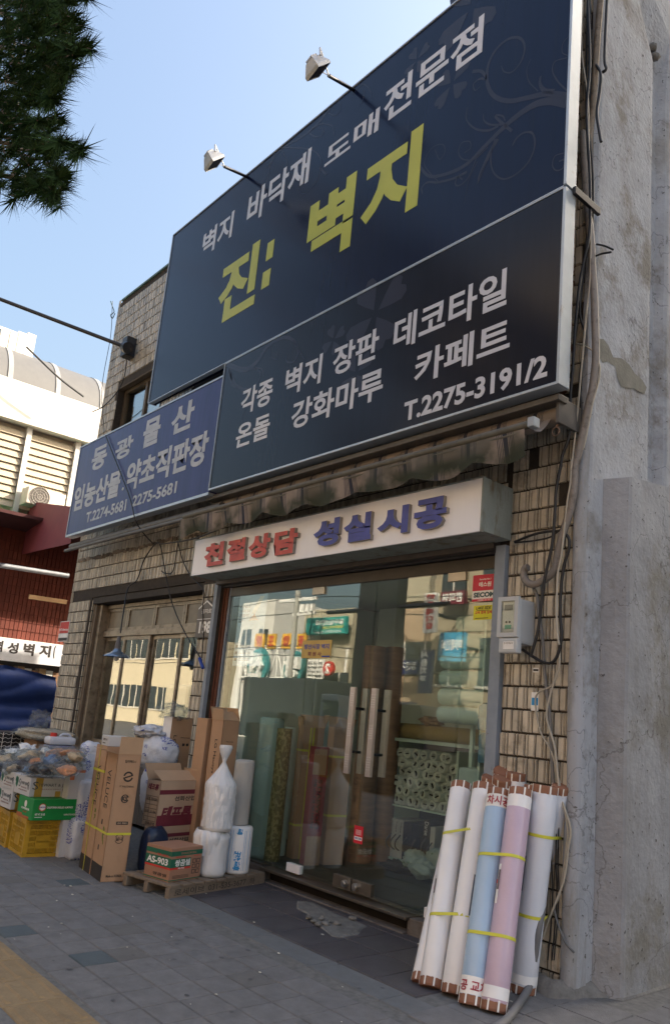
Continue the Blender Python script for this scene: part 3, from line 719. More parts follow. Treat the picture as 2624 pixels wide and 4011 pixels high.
stroke(S((1405,730),(1250,715),(1100,745),(960,770),(850,735),(795,640),(800,500),(860,380),(950,300),(1040,290),(1080,360),(1050,470),(980,550),(920,545),(900,500)), .022, .003)
stroke(S((880,1040),(830,1150),(770,1280),(720,1400)), .002, .006)
stroke(S((870,1060),(800,1190),(735,1330),(722,1400)), .022, .002)
stroke(S((850,1060),(820,1200),(840,1310),(910,1365),(1010,1330),(1110,1230),(1155,1110),(1140,1020),(1080,1010),(1020,1050),(985,1110)), .006, .008)
stroke(S((880,960),(800,995),(700,980),(635,910),(640,820)), .012, .003)
stroke(S((905,950),(820,950),(770,920),(765,870)), .009, .003)
stroke(S((980,1000),(870,905),(860,880),(910,885),(930,920)), .012, .004)
stroke(S((800,1120),(700,1210),(610,1215),(575,1160),(600,1090),(660,1080),(665,1130),(620,1165)), .005, .004)
stroke(S((640,1310),(540,1360),(420,1390),(340,1390),(295,1430),(300,1475)), .012, .006)
stroke(S((420,1385),(350,1310),(315,1250),(340,1170),(400,1110),(460,1105),(470,1160),(430,1215),(395,1140)), .004, .004)
stroke(S((720,1180),(650,1350),(580,1415),(550,1400),(570,1350),(605,1370)), .005, .006)
stroke(S((720,1230),(650,1380),(620,1557)), .004, .002)
stroke(S((1400,690),(1330,620),(1290,540),(1310,470),(1400,440)), .006, .004)
stroke(S((1180,695),(1110,620),(1095,530),(1125,450)), .004, .003)
stroke(S((1300,700),(1230,690),(1195,640),(1200,580)), .02, .008)
stroke(S((1385,1165),(1310,1190),(1290,1260),(1320,1300),(1370,1280),(1380,1220),(1340,1230)), .004, .006)
stroke(S((1420,270),(1370,330),(1365,400),(1410,425)), .004, .003)
stroke(S((680,545),(750,545),(785,600),(740,600),(690,640),(700,690),(740,660)), .014, .003)
def c6(x, y): return (356+x*.34297, 59.3+y*.34297)
S6 = lambda *p: [c6(a,b) for a,b in p]
stroke(S6((1200,560),(1100,680),(1000,760),(880,830),(800,930),(770,1060),(720,1130)), .02, .004)
stroke(S6((870,830),(980,830),(1090,850),(1140,920),(1120,1030),(1060,1120),(1010,1140),(985,1100)), .008, .003)
stroke(S6((1060,720),(1130,670),(1210,680),(1230,740)), .008, .003)
stroke(S6((1060,730),(1100,755),(1150,740),(1150,700),(1110,695)), .007, .004)
stroke(S6((870,840),(910,930),(900,1000)), .006, .003); stroke(S6((830,850),(800,920),(770,960)), .02, .006)
stroke(S6((800,980),(750,1060),(700,1060),(670,990)), .006, .003); stroke(S6((1130,960),(1170,1005),(1190,990)), .014, .002)
stroke(S6((1180,590),(1230,610),(1270,570),(1260,520),(1220,540),(1225,580)), .004, .004)
stroke(S6((1350,470),(1420,400),(1470,440),(1480,490)), .006, .003); stroke(S6((1430,440),(1420,510),(1390,550)), .008, .003)
def c2(x, y): return (415.4+x*.38112, 474.7+y*.38112)
S2 = lambda *p: [c2(a,b) for a,b in p]
stroke(S2((295,975),(400,1010),(480,960),(540,870),(630,815),(700,830),(730,900),(700,960),(660,960),(655,925)), .030, .004)
stroke(S2((300,1000),(350,1100),(420,1130),(480,1090),(500,1030),(470,1000)), .02, .005)
stroke(S2((310,1010),(330,1100),(370,1120)), .028, .003); stroke(S2((420,1010),(500,1000),(520,1050)), .012, .004)
stroke(S2((560,870),(565,930),(600,945),(600,900)), .005, .004); stroke(S2((700,830),(740,900),(765,945)), .006, .003)
stroke(S2((470,1090),(440,1200),(400,1270),(385,1330)), .005, .003)
def flower(cx, cy, r, rot=0, n=4, mb_=fl):
    c = at(cx, cy, YF)
    for k in range(n):
        a = rot+k*2*math.pi/n
        U = Vector((math.cos(a),0,math.sin(a))); V = Vector((-math.sin(a),0,math.cos(a)))
        poly = [(.12,0),(.45,-.20),(.78,-.36),(.98,-.30),(1.03,-.14),(.92,0),(1.03,.14),(.98,.30),(.78,.36),(.45,.20)]
        vs = [c+(U*p[0]+V*p[1])*r+Vector((0,-.0009,0)) for p in poly]
        mb_.add(vs, [tuple(range(len(vs)))])
for a in ((872,729,.36,.5),(775,790,.15,.4),(828,868,.20,.6),(1097,15,.36,.5),(969,139,.15,.5),(1050,195,.20,.7)): flower(*a)
fl.build('floral_print', floral_m, sg)
#==================================================================== BLUE SIGN
bs = thing('herb_shop_sign', (-5.6, YS, 3.7), 'blue sign with pale rounded Korean lettering over the left shop window', 'sign')
BX0, BZT, BZB = at(155,1244,YS).x, at(190,1041,YS).z, at(155,1244,YS).z
q = MB(); q.box(BX0, SXM-.008, YS+.004, YB, BZB, BZT); q.build('panel', blue_sign_m, bs)
q = MB()
for a in ((BX0,SXM-.008,BZB-.03,BZB-.001),(BX0,SXM-.008,BZT+.001,BZT+.02),(BX0-.02,BX0-.001,BZB-.03,BZT+.02)): q.box(a[0],a[1],YS-.004,YB+.01,a[2],a[3])
q.build('frame', sign_edge, bs)
q = MB(); YT = YS+.0035
for a in (('동',(212,1088),(248.6,1060),(248,1031),(216,1096)),('광',(268,1057),(310,1030),(310,1009),(278,1068)),('물',(329,1045),(374,990),(374,963),(330,1044)),('산',(399.6,982),(452.7,950),(452.7,925.4),(401,1012)),
          ('임농산물',(169,1189),(282,1110),(282,1090),(171,1190)),('.',(284,1138),(289,1136),(286,1133),(285,1140)),('약초직판장',(295,1109),(485,1030),(485,999),(310,1137))): ln(q,*a,bold=.035,Y=YT)
ln(q,'T.2274-5681',(202,1200),(294,1175),(294,1160),(203,1215),bold=.025,Y=YT); ln(q,'2275-5681',(308,1170),(410,1140),(410,1118),(310,1178),bold=.025,Y=YT)
q.build('lettering', M('pale_vinyl', (.40,.41,.44), .4), bs)
# rolled awning tube under the blue sign
q = MB(); q.tube([(BX0-.05,-.28,BZB-.14),(SXM+.1,-.28,BZB-.14)], .045, 10); q.tube([(BX0-.05,-.36,BZB-.21),(SXM+.2,-.36,BZB-.21)], .022, 8)
q.build('awning_roller', M('grey_roller', (.13,.125,.12), .5, .3, var=.25), label='dark rolled awning tube under the blue sign', cat='awning')
#==================================================================== WHITE SIGN
YWS = -.36
ws = thing('white_sign', (-1.4, YWS, 2.75), 'white box sign with raised red and blue Korean letters above the glass doors', 'sign')
x0 = at(450,1296,YWS).x; x1 = at(1119,1170,YWS).x; z1 = at(1124,1110,YWS).z; z0 = at(447,1338,YWS).z
q = MB(); q.box(x0, x1, YWS, YWS+.02, z0, z1); q.build('face', white_sign_m, ws)
q = MB(); q.box(x0, x1+.012, YWS+.021, -.04, z0+.002, z1+.004); q.build('housing', sign_side, ws, bevel=.004)
q = MB(); q.box(x0-.008, x0, YWS-.006, YWS+.03, z0-.008, z1+.008); q.box(x1, x1+.012, YWS-.006, YWS+.02, z0-.008, z1+.008); q.box(x0, x1, YWS-.006, YWS+.03, z1+.001, z1+.010); q.build('trim', sign_side, ws)
for i, a in enumerate((('친',(475,1296),(520.6,1285),(520,1257.6),(479.4,1317.4)),('절',(526.7,1290),(571.5,1270),(571,1248),(529.7,1306.4)),('상',(576.4,1287),(628,1265),(628,1237),(589,1298)),('담',(635,1281),(691.3,1255),(691,1225),(638,1292)),
          ('성',(728.8,1245),(789,1225),(789,1201),(738.6,1271.7)),('실',(799,1229.6),(865,1200),(866.6,1187),(807,1261.6)),('시',(875.3,1245),(949,1200),(949,1171.6),(878.7,1247.7)),('공',(961,1214.5),(1038,1180),(1036.5,1150),(985,1231.6)))):
    q = MB(); q.text(a[0], (0,YWS,0), XA, ZA, NF, rect4(YWS-.03, *a[1:]), .032, .05, 0, 1)
    q.build('letter', [red_l if i < 4 else blue_l, let_side], ws)
#==================================================================== STRIPED AWNING
aw = thing('retractable_awning', (-1.3, -.3, 3.4), 'folded striped awning with mossy scalloped valance above the white sign', 'awning')
def stripe_mat():
    m = bpy.data.materials.new('striped_canvas'); m.use_nodes = True; N = m.node_tree.nodes; L = m.node_tree.links; b = N['Principled BSDF']; b.inputs['Roughness'].default_value = .85
    g = N.new('ShaderNodeNewGeometry'); sx = N.new('ShaderNodeSeparateXYZ'); L.new(g.outputs['Position'], sx.inputs[0])
    def ma(op, a, bb):
        q_ = N.new('ShaderNodeMath'); q_.operation = op
        for i, x in enumerate((a, bb)):
            if isinstance(x, (int, float)): q_.inputs[i].default_value = x
            else: L.new(x, q_.inputs[i])
        return q_.outputs[0]
    u = ma('FRACT', ma('MULTIPLY', ma('ADD', sx.outputs[0], 20.0), 1/.30), 0.0)
    cr = N.new('ShaderNodeValToRGB'); cr.color_ramp.interpolation = 'CONSTANT'; e = cr.color_ramp.elements
    tan = (.27,.22,.185,1); dk = (.025,.028,.05,1); e[0].position = 0; e[0].color = tan; e[1].position = .44; e[1].color = dk
    for p_, c_ in ((.56,tan),(.59,dk),(.605,tan),(.63,dk),(.645,tan),(.67,dk),(.685,tan),(.71,dk),(.725,tan),(.28,dk),(.295,tan),(.32,dk),(.335,tan),(.36,dk),(.375,tan),(.40,dk),(.415,tan)):
        k = e.new(p_); k.color = c_
    L.new(u, cr.inputs[0])
    n = N.new('ShaderNodeTexNoise'); n.inputs['Scale'].default_value = 3.5; n.inputs['Detail'].default_value = 8; L.new(g.outputs['Position'], n.inputs['Vector'])
    zz = N.new('ShaderNodeMapRange'); zz.inputs[1].default_value = .36; zz.inputs[2].default_value = .52; L.new(n.outputs[0], zz.inputs[0])
    at_ = N.new('ShaderNodeAttribute'); at_.attribute_name = 'moss'
    f = ma('MULTIPLY', zz.outputs[0], at_.outputs['Fac'])
    mx = N.new('ShaderNodeMix'); mx.data_type = 'RGBA'; L.new(f, mx.inputs[0]); L.new(cr.outputs[0], mx.inputs[6]); mx.inputs[7].default_value = (.030,.035,.018,1)
    L.new(mx.outputs[2], b.inputs['Base Color']); return m
canvas = stripe_mat()
def set_moss(o, fn):
    a = o.data.attributes.new('moss', 'FLOAT', 'POINT')
    for i, v in enumerate(o.data.vertices): a.data[i].value = fn(v.co+ORG[o])
AX0, AX1 = at(495,1170,-.25).x, at(1310,965,-.20).x
zrail0 = at(1300,927,-.30).z
q = MB(); q.box(AX0, AX1+.05, -.34, -.24, zrail0-.02, zrail0+.02); q.build('top_rail', M('rail_metal', (.12,.11,.10), .5, .4, var=.25, scale=8), aw, bevel=.004)
zr = at(1295,968,-.20).z
q = MB(); q.tube([(AX0,-.20,zr),(AX1,-.20,zr)], .062, 16); o = q.build('fabric_roll', canvas, aw); set_moss(o, lambda p: .25)
YBAR = -.52
bp0, bp1 = at(428,1212,YBAR), at(1232,985,YBAR); zb = (bp0.z+bp1.z)/2
# sagging canvas from roll to bar
q = MB(); n1 = 60; vs = []
for i in range(n1+1):
    x = AX0+.0+(AX1-.06-AX0)*i/n1
    for j in range(5):
        t = j/4; xb = bp0.x+(bp1.x-bp0.x)*i/n1
        vs.append(Vector((x+(xb-x)*t, -.255+(YBAR+.255)*t, zr-.03+(zb-zr+.03)*t-.06*math.sin(math.pi*t))))
q.add(vs, [(i*5+j, (i+1)*5+j, (i+1)*5+j+1, i*5+j+1) for i in range(n1) for j in range(4)], 0, True)
o = q.build('canvas', canvas, aw); set_moss(o, lambda p: .2)
q = MB(); q.tube([(bp0.x,YBAR,zb+.02),(bp1.x,YBAR,zb+.02)], .026, 10); q.tube([(bp0.x+.03,YBAR-.03,zb-.035),(bp1.x-.03,YBAR-.03,zb-.035)], .013, 8)
q.build('front_bar', M('mossy_bar', (.13,.12,.095), .7, .2, var=.35, scale=7), aw)
q = MB(); q.box(bp1.x, bp1.x+.05, YBAR-.035, YBAR+.03, zb-.01, zb+.055); q.build('bar_cap', M('cap_grey', (.34,.37,.39), .5), aw, bevel=.008)
q = MB(); vs = []; n1 = 160
for i in range(n1+1):
    x = bp0.x+.01+(bp1.x-bp0.x-.02)*i/n1
    L0 = .135+.055*abs(math.sin(x*5.2))+.02*noise.noise(Vector((x*1.3,0,0)))
    if i < 6: L0 += .05*(1-i/6)
    for j in range(5):
        t = j/4; vs.append(Vector((x+.012*noise.noise(Vector((x*8,t*2,3))), YBAR-.045-.022*math.sin(x*13)*t+.03*t, zb-.02-L0*t)))
q.add(vs, [(i*5+j, (i+1)*5+j, (i+1)*5+j+1, i*5+j+1) for i in range(n1) for j in range(4)], 0, True)
o = q.build('valance', canvas, aw); set_moss(o, lambda p: min(1.0, max(.62, (zb-.03-p.z)/.09)))
for px_ in ((-2.4), (-.6)):
    q = MB(); q.tube([(px_,-.03,zr-.08),(px_+.35,-.30,zr-.12),(px_+.1,YBAR+.02,zb)], .018, 8); q.build('folding_arm', darkmetal, aw)
q = MB(); c = at(1291,1003,-.27)
q.tube(crom([c+Vector((.028*math.cos(a), 0, .028*math.sin(a))) for a in [k*math.pi/6 for k in range(13)]],2), .006, 6); q.tube([c+Vector((0,0,.028)), (AX1+.02,-.2,zr)], .009, 6)
q.build('crank_ring', M('rust_brown', (.14,.09,.06), .7), aw)
q = MB(); q.box(AX1+.005, AX1+.03, -.30, -.0, zr-.09, zr+.09); q.build('end_bracket', M('end_bracket_m', (.12,.11,.10), .6, .3), aw, bevel=.005)
#==================================================================== FLOODLIGHTS
flm = M('flood_body', (.50,.50,.50), .5, .2, var=.05)
def flood(base_px, head_px, k, label):
    A = at(*base_px, YS); A = Vector((A.x, YS+.04, SZT+.0))
    Hh = at(*head_px, YS-.62)
    t = thing('floodlight', A, label, 'floodlight', 'floodlights on the sign top')
    q = MB(); q.tube([A, A+(Hh-A)*.72], .017, 8); q.build('arm', darkmetal, t)
    d = (Hh-A).normalized(); J = A+(Hh-A)*.72
    F = Vector((.15, 1.0, -1.0)).normalized()            # light points back down at the sign
    S_ = F.cross(ZA).normalized(); U_ = S_.cross(F)
    q = MB(); w, h, dp = .15*k, .115*k, .12*k
    C = Hh
    f = [C+F*.0+S_*a*w+U_*b_*h for a, b_ in ((-1,-1),(1,-1),(1,1),(-1,1))]
    g = [C-F*dp+S_*a*w*.55+U_*b_*h*.5 for a, b_ in ((-1,-1),(1,-1),(1,1),(-1,1))]
    f2 = [v+F*.03 for v in f]
    q.add(f+g, [(4,5,6,7),(0,1,5,4),(1,2,6,5),(2,3,7,6),(3,0,4,7)]); q.add(f2+f, [(0,4,5,1),(1,5,6,2),(2,6,7,3),(3,7,4,0)])
    hs = q.build('housing', flm, t)
    q = MB(); q.add([C+F*.026+S_*a*w*.9+U_*b_*h*.88 for a, b_ in ((-1,-1),(1,-1),(1,1),(-1,1))], [(0,1,2,3)]); q.build('lens', M('dark_lens', (.02,.02,.022), .12), t)
    q = MB()
    for i in range(7):
        a = -.8+i*.26; q.obox(C-F*(dp+.02)+S_*a*w*.55-U_*h*.45, S_*.006, U_*h*.9, F*.03)
    q.build('cooling_fin', flm, t)
    q = MB(); q.tube([C-F*.05+S_*w*1.06, C-F*.05+S_*w*1.06-F*.10+(J-C)*.5, J, C-F*.05-S_*w*1.06-F*.10+(J-C)*.5, C-F*.05-S_*w*1.06], .009, 6, smooth=False); q.build('yoke', flm, t)
flood((819,208), (737,160), .68, 'upper right floodlight on a black arm above the navy sign')
flood((572,417), (497,376), .70, 'lower left floodlight on a black arm above the navy sign')
#==================================================================== BLACK ARM AND LAMPS ON THE LEFT
arm = thing('street_lamp_arm', at(303,812,0), 'long black lamp arm hinged to a plate on the upper tiled wall', 'lamp arm')
A = at(296,808,-.16); Bp = at(-60,672,-1.9)
q = MB(); q.tube([A, Bp], .028, 12); q.build('pole', darkmetal, arm)
q = MB(); q.tube([A+Vector((-.05,0,.02)), A+Vector((.05,0,-.02))], .085, 18); q.build('hinge', darkmetal, arm)
q = MB(); p = at(308,815,0); q.box(p.x-.05, p.x+.12, -.15, -.0, p.z-.15, p.z+.15); q.build('wall_plate', darkmetal, arm, bevel=.01)
bulb = M('bulb_glass', (.7,.7,.66), .2)
def hang_lamp(px, py, Y, label, k=1.0):
    C = at(px, py, Y); t = thing('hanging_lamp', C, label, 'lamp')
    q = MB(); prof = [(.03,.075),(.045,.06),(.05,.045),(.09,.02),(.13,.0),(.155,-.022),(.157,-.026)]; n = 28; vs = []
    for r, z in prof:
        for j in range(n): a = 2*math.pi*j/n; vs.append(C+Vector((r*math.cos(a), r*math.sin(a), z))*k)
    q.add(vs, [(i*n+j, (i+1)*n+j, (i+1)*n+(j+1)%n, i*n+(j+1)%n) for i in range(len(prof)-1) for j in range(n)], 0, True); q.build('lamp_shade', M('enamel_blue_grey', (.20,.27,.36), .18, .5), t)
    q = MB(); q.tube([C+Vector((0,0,.07))*k, C+Vector((0,0,.13))*k], .036*k, 12); q.tube([C+Vector((0,0,.13))*k, C+Vector((0,0,.22))*k], [.034*k,.018*k], 12); q.build('socket', M('lamp_socket', (.12,.12,.13), .5), t)
    q = MB(); blob(q, C+Vector((0,0,-.035))*k, (.032*k,.032*k,.04*k), 0, 1, 0, 12, 8); q.build('bulb', bulb, t); return C
C1 = hang_lamp(272, 1522, -.30, 'blue-grey enamel pendant lamp hanging before the left shop window')
#==================================================================== CABLES
def cable(name, label, pts, Y, r, mat, cat='cable', ys=None, sm=6):
    P_ = [at(x, y, (ys[i] if ys else Y)) for i, (x, y) in enumerate(pts)]
    q = MB(); q.tube(crom(P_, sm), r, 6); return q.build(name, mat, label=label, cat=cat)
def c3(x, y): return (1127.4+x*.27592, 1068+y*.27592)      # 1900,1800 crop
def cA(x, y): return (1186.7+x*.2378, y*.2378)            # 2000,0 crop
def cB(x, y): return (1186.7+x*.2493, 534+y*.2493)         # 2000,900 crop
def cC(x, y): return (1186.7+x*.2378, 1898.8+y*.2378)      # 2000,3200 crop
# wrapped conduit
pts = [cA(860,0),cA(845,300),cA(820,700),cA(800,1100),cA(780,1500)]
cable('pipe', 'upper grey cement-wrapped conduit climbing beside the sign up to the roof', [cA(880,-60),cA(850,300),cA(830,600),cA(805,1000),cA(780,1250),cA(765,1500)], -.03, .024, M('beige_conduit', (.24,.20,.155), .7, var=.25, dirt=(.1,.08,.06), dscale=18), 'pipe')
cable('pipe', 'thick taped grey conduit running down past the awning and hooking into the tile wall', [cA(700,1290),cA(715,1600),cA(745,2000),cB(745,60),cB(755,300),cB(775,600),cB(785,900),cB(790,1200),cB(765,1450),cB(720,1650),cB(680,1850),cB(620,2120),c3(755,60),c3(745,260),c3(715,420),c3(660,600),c3(610,780),c3(590,900),c3(540,980),c3(430,1048),c3(360,1040),c3(322,985),c3(330,920),c3(360,912)], -.07, .026, tape_m, 'pipe')
cable('cable', 'thick black cable hanging from the roof to the electricity meter', [cA(750,-40),cA(770,600),cA(740,1100),cA(770,1700),cB(735,0),cB(680,300),cB(640,500),cB(600,900),cB(575,1300),cB(555,1550),cB(545,1900),cB(480,2100),c3(640,20),c3(595,260),c3(583,470),c3(560,720),c3(500,1000),c3(470,1220),c3(440,1450),c3(380,1660)], -.13, .010, black_m)
cable('cable', 'black cable loop beside the concrete wall, from the conduit down and under the meter', [c3(630,590),c3(700,660),c3(700,760),c3(660,900),c3(635,1100),c3(630,1300),c3(640,1500),c3(610,1640),c3(560,1710),c3(490,1710),c3(400,1660),c3(310,1600)], -.06, .010, black_m)
cable('cable', 'twin black cables bowing from the sign corner to the conduit', [c3(245,695),c3(380,640),c3(500,610),c3(640,600)], -.05, .009, black_m)
cable('cable', 'lower of the thin black wires between white sign and conduit', [c3(245,700),c3(400,685),c3(540,655),c3(630,590)], -.04, .006, black_m)
cable('cable', 'long thin white cable running from beside the sign down the tile column', [cA(700,0),cA(690,500),cA(755,1000),cA(760,1600),cA(780,1950),cB(740,400),cB(700,800),cB(665,1200),cB(630,1600),cB(600,1900),cB(560,2250),c3(725,0),c3(715,200),c3(695,320),c3(680,440),c3(640,800),c3(605,1000),c3(600,1400),c3(620,1560)], -.09, .007, cable_w)
cable('cable', 'white cable bowing out over the concrete wall beside the sign', [cB(612,1060),cB(700,1090),cB(780,1150),cB(825,1260),cB(820,1400),cB(770,1580),cB(735,1750),cB(700,1930),cB(670,2050)], -.05, .006, cable_w)
cable('pipe', 'slim grey pipe from the taped conduit down behind the roll bundles', [c3(405,1080),c3(435,1150),c3(450,1300),c3(480,1500),c3(495,1750),c3(515,1950),c3(540,2151),(1283,1790),(1290,1900)], -.035, .011, M('grey_pvc', (.17,.165,.16), .6, var=.1), 'pipe')
cable('cable', 'pair of pale cables sagging down the tile column to the ground, outer strand', [c3(625,1580),c3(620,1750),c3(570,1900),c3(520,2100),(1272,1680),(1289,1740),(1300,1840),cC(580,100),cC(560,300),cC(520,600),cC(430,850),cC(350,1060),cC(310,1190)], -.05, .007, cable_w)
cable('cable', 'pair of pale cables sagging down the tile column to the ground, inner strand', [c3(610,1600),c3(605,1750),c3(560,1900),c3(450,1960),c3(420,2050),(1255,1700),(1285,1760),cC(545,60),cC(540,300),cC(480,740),cC(415,880),cC(330,1060)], -.04, .006, cable_w)
cable('cable', 'short loose grey cable end curling out from the tile column', [cC(425,910),cC(450,1020),cC(490,1130),cC(540,1240),cC(615,1325)], -.03, .007, M('grey_cable', (.13,.13,.13), .6), ys=[-.04,-.05,-.07,-.09,-.10])
for k, X_ in enumerate((460, 440, 400)):
    cable('cable', ['right thin black wire on the lower tile column','middle thin black wire on the lower tile column','left thin black wire on the lower tile column'][k], [cC(X_+10,20),cC(X_-2,420),cC(X_+8,700),cC(X_-5,1000),cC(X_-40,1400)], -.025, .004, black_m)
cable('cable', 'black cable along the concrete edge beside the sign top', [cA(940,-40),cA(915,550),cA(930,670),cA(890,710)], -.03, .011, black_m)
cable('cable', 'drooping black cable end dangling over the concrete wall', [cA(780,590),cA(850,660),cA(880,750),cA(860,950),cA(840,1120),cA(880,1385)], -.05, .011, black_m, ys=[-.02,-.05,-.08,-.08,-.1,-.12])
cable('cable', 'black cable running straight down beside the flaking bricks', [cA(770,0),cA(780,700),cA(760,1200),cA(800,1700),cA(790,2240),cB(670,360),cB(640,760),cB(690,1000),cB(640,1400),cB(655,1640),cB(640,1900)], -.045, .009, black_m)
cable('cable', 'thin black cable nearest the sign frame', [cA(745,-10),cA(738,500),cA(735,1100),cA(755,1500),cA(770,1950),cB(700,130),cB(660,600),cB(600,1000)], -.03, .006, black_m)
for k, (a, b_) in enumerate(((cB(800,135),cB(950,185)),(cB(775,250),cB(930,210)))):
    q = MB(); A1 = at(*a, .0); q.tube(crom([A1, at((a[0]+b_[0])/2, (a[1]+b_[1])/2-2, -.06), at(*b_, -.1)],4), .007, 6); q.build('reinforcing_wire', black_m, label=['upper bent wire sticking out of the concrete wall','lower bent wire sticking out of the concrete wall'][k], cat='wire')
# left window cables
def cW(x, y): return (.34297*x, 1186.7+.34297*y)
cable('cable', 'looping black cable from the awning corner down to the pendant lamp', [cW(1480,130),cW(1300,195),cW(1100,225),cW(1060,220),cW(980,330),cW(930,470),cW(870,525),cW(840,680),cW(818,830)], -.2, .008, black_m, ys=[-.3,-.2,-.1,-.06,-.06,-.05,-.1,-.25,-.30])
cable('cable', 'long black cable slanting from the blue sign across the left window to the plaque pillar', [(246,1012),(300,1150),(318,1215),(355,1262),(372,1265),(383,1320),(400,1400),(430,1470),(470,1535)], -.4, .007, black_m, ys=[-.42,-.42,-.40,-.1,-.06,-.05,-.03,-.03,-.03])
cable('cable', 'short black cable hooked in a loop above the left window', [cW(1210,205),cW(1195,300),cW(1180,390),cW(1160,425),cW(1120,425),cW(1095,410)], -.03, .007, black_m)
cable('cable', 'black cable from the hook to the head of the plaque pillar', [cW(1205,205),cW(1240,340),cW(1300,450),cW(1380,540),cW(1375,660),cW(1380,850),cW(1370,1000)], -.03, .006, black_m)
cable('cable', 'thin black service wire dropping from the lamp arm past the upper window', [(296,835),(288,880),(270,915),(240,945),(216,957)], -.1, .008, black_m)
cable('cable', 'thin wire hanging down the outer left edge of the tiled wall', [(262,700),(258,780),(238,900),(243,1010)], -.05, .005, black_m)
q = MB(); P_ = [at(x, y, -.03) for x, y in ((258,700),(262,712),(266,725),(258,732),(262,740),(268,728))]; q.tube(crom(P_,5), .007, 5)
q.build('wire', M('green_wire', (.05,.10,.09), .6), label='curled green wire on the upper left corner of the tiled wall', cat='wire')
q = MB(); q.tube([at(464,1530,-.05), at(472,1553,-.05)], .018, 8); q.build('spray_nozzle', M('blue_plastic', (.02,.06,.35), .4), label='blue plastic grip hanging on the plaque pillar', cat='nozzle')
for k, (a, b_) in enumerate((((1637/SS,-60),(2515/SS,560/SS)),((1455,-60),(1492,62)),((1462,-60),(1512,85)))):
    if k == 0: continue
    q = MB(); q.tube([at(*a, 2.5), at(*b_, 1.2)], .012, 5); q.build('overhead_wire', black_m, label=['','left overhead wire passing behind the top of the concrete wall','right overhead wire passing behind the top of the concrete wall'][k], cat='wire')
q = MB(); P_ = [ax_(x, y, -11.5) for x, y in ((62,806),(85,828),(140,880),(195,922))]; q.tube(crom(P_,5), .02, 5); q.build('wire', black_m, label='thin dark cable draped over the arched roof', cat='wire')
#==================================================================== METER
mt = thing('electricity_meter', at(1195,1440,0), 'grey electricity meter box with a clear front window on the tile column', 'meter')
YM = -.20
x0, z0, x1, z1 = rect4(YM, (1155,1440),(1202,1440),(1190,1386),(1180,1480))
xb = at(1160,1500,YM).x
q = MB(); q.box(x0, x1, YM+.02, -.004, z0-.04, z1-.01); q.build('housing', meter_m, mt, bevel=.018)
q = MB(); w_ = .028
q.prism([(0,0),(x1-x0,0),(x1-x0,z1-z0),(x1-x0-w_,z1-z0-w_),(x1-x0-w_,w_),(0,w_)], (x0,YM,z0), XA, ZA, YA, .025); q.prism([(0,w_),(w_,w_),(w_,z1-z0-w_),(x1-x0-w_,z1-z0-w_),(x1-x0,z1-z0),(0,z1-z0)], (x0,YM,z0), XA, ZA, YA, .025)
q.build('cover_frame', meter_m, mt)
q = MB(); q.box(x0+w_, x1-w_, YM+.004, YM+.010, z0+w_, z1-w_); q.build('window', vglass_m, mt)
zm = z1-z0; wm = x1-x0
q = MB(); q.box(x0+wm*.22, x1-wm*.2, YM+.011, YM+.016, z0+zm*.16, z1-zm*.14, 0); q.box(x0+wm*.3, x1-wm*.3, YM+.008, YM+.011, z1-zm*.34, z1-zm*.2, 1); q.box(x0+wm*.36, x1-wm*.34, YM+.008, YM+.011, z0+zm*.2, z0+zm*.3, 2)
for k in (.42,.58): q.tube([(x0+wm*k,YM+.011,z0+zm*.37),(x0+wm*k,YM+.006,z0+zm*.37)], .007, 8, 3)
q.build('dial_plate', [M('dial_white', (.55,.58,.56), .5), M('dial_grey', (.16,.17,.15), .4), M('dial_green', (.05,.30,.20), .5), black_m], mt)
q = MB(); q.box(x0+.02, x1+.0, YM+.0, YM+.06, z0-.105, z0-.008); q.build('terminal_cover', meter_m, mt, bevel=.012)
q = MB(); q.box(x0+.06, x0+.145, YM-.0022, YM-.0002, z0-.08, z0-.03); 
q.build('label_plate', white_ink, mt)
q = MB(); q.text('한국전력공사', (0,YM-.0023,0), XA, ZA, NF, (x0+.065, z0-.048, x0+.138, z0-.036), .0004, .0, 0); q.build('lettering', ink_m, mt)
# stickers on tiles
for (L_,R2,T_,B_,nm,lab,m1) in (((1234,1634),(1251,1634),(1242,1609),(1242,1652),'leaflet','small blue and white leaflet stuck to the tile column',cyan_ink),((1238,1557),(1252,1557),(1245,1552),(1245,1563),'stamp','small black and white stencil mark on the tile column',ink_m)):
    x0_, z0_, x1_, z1_ = rect4(-.001, L_,R2,T_,B_); q = MB(); q.box(x0_,x1_,-.003,-.001,z0_,z1_,0); q.box(x0_+.004,x1_-.004,-.0036,-.003,z0_+(z1_-z0_)*.3,z1_-(z1_-z0_)*.3,1); q.build(nm, [white_ink, m1], label=lab, cat='sticker')
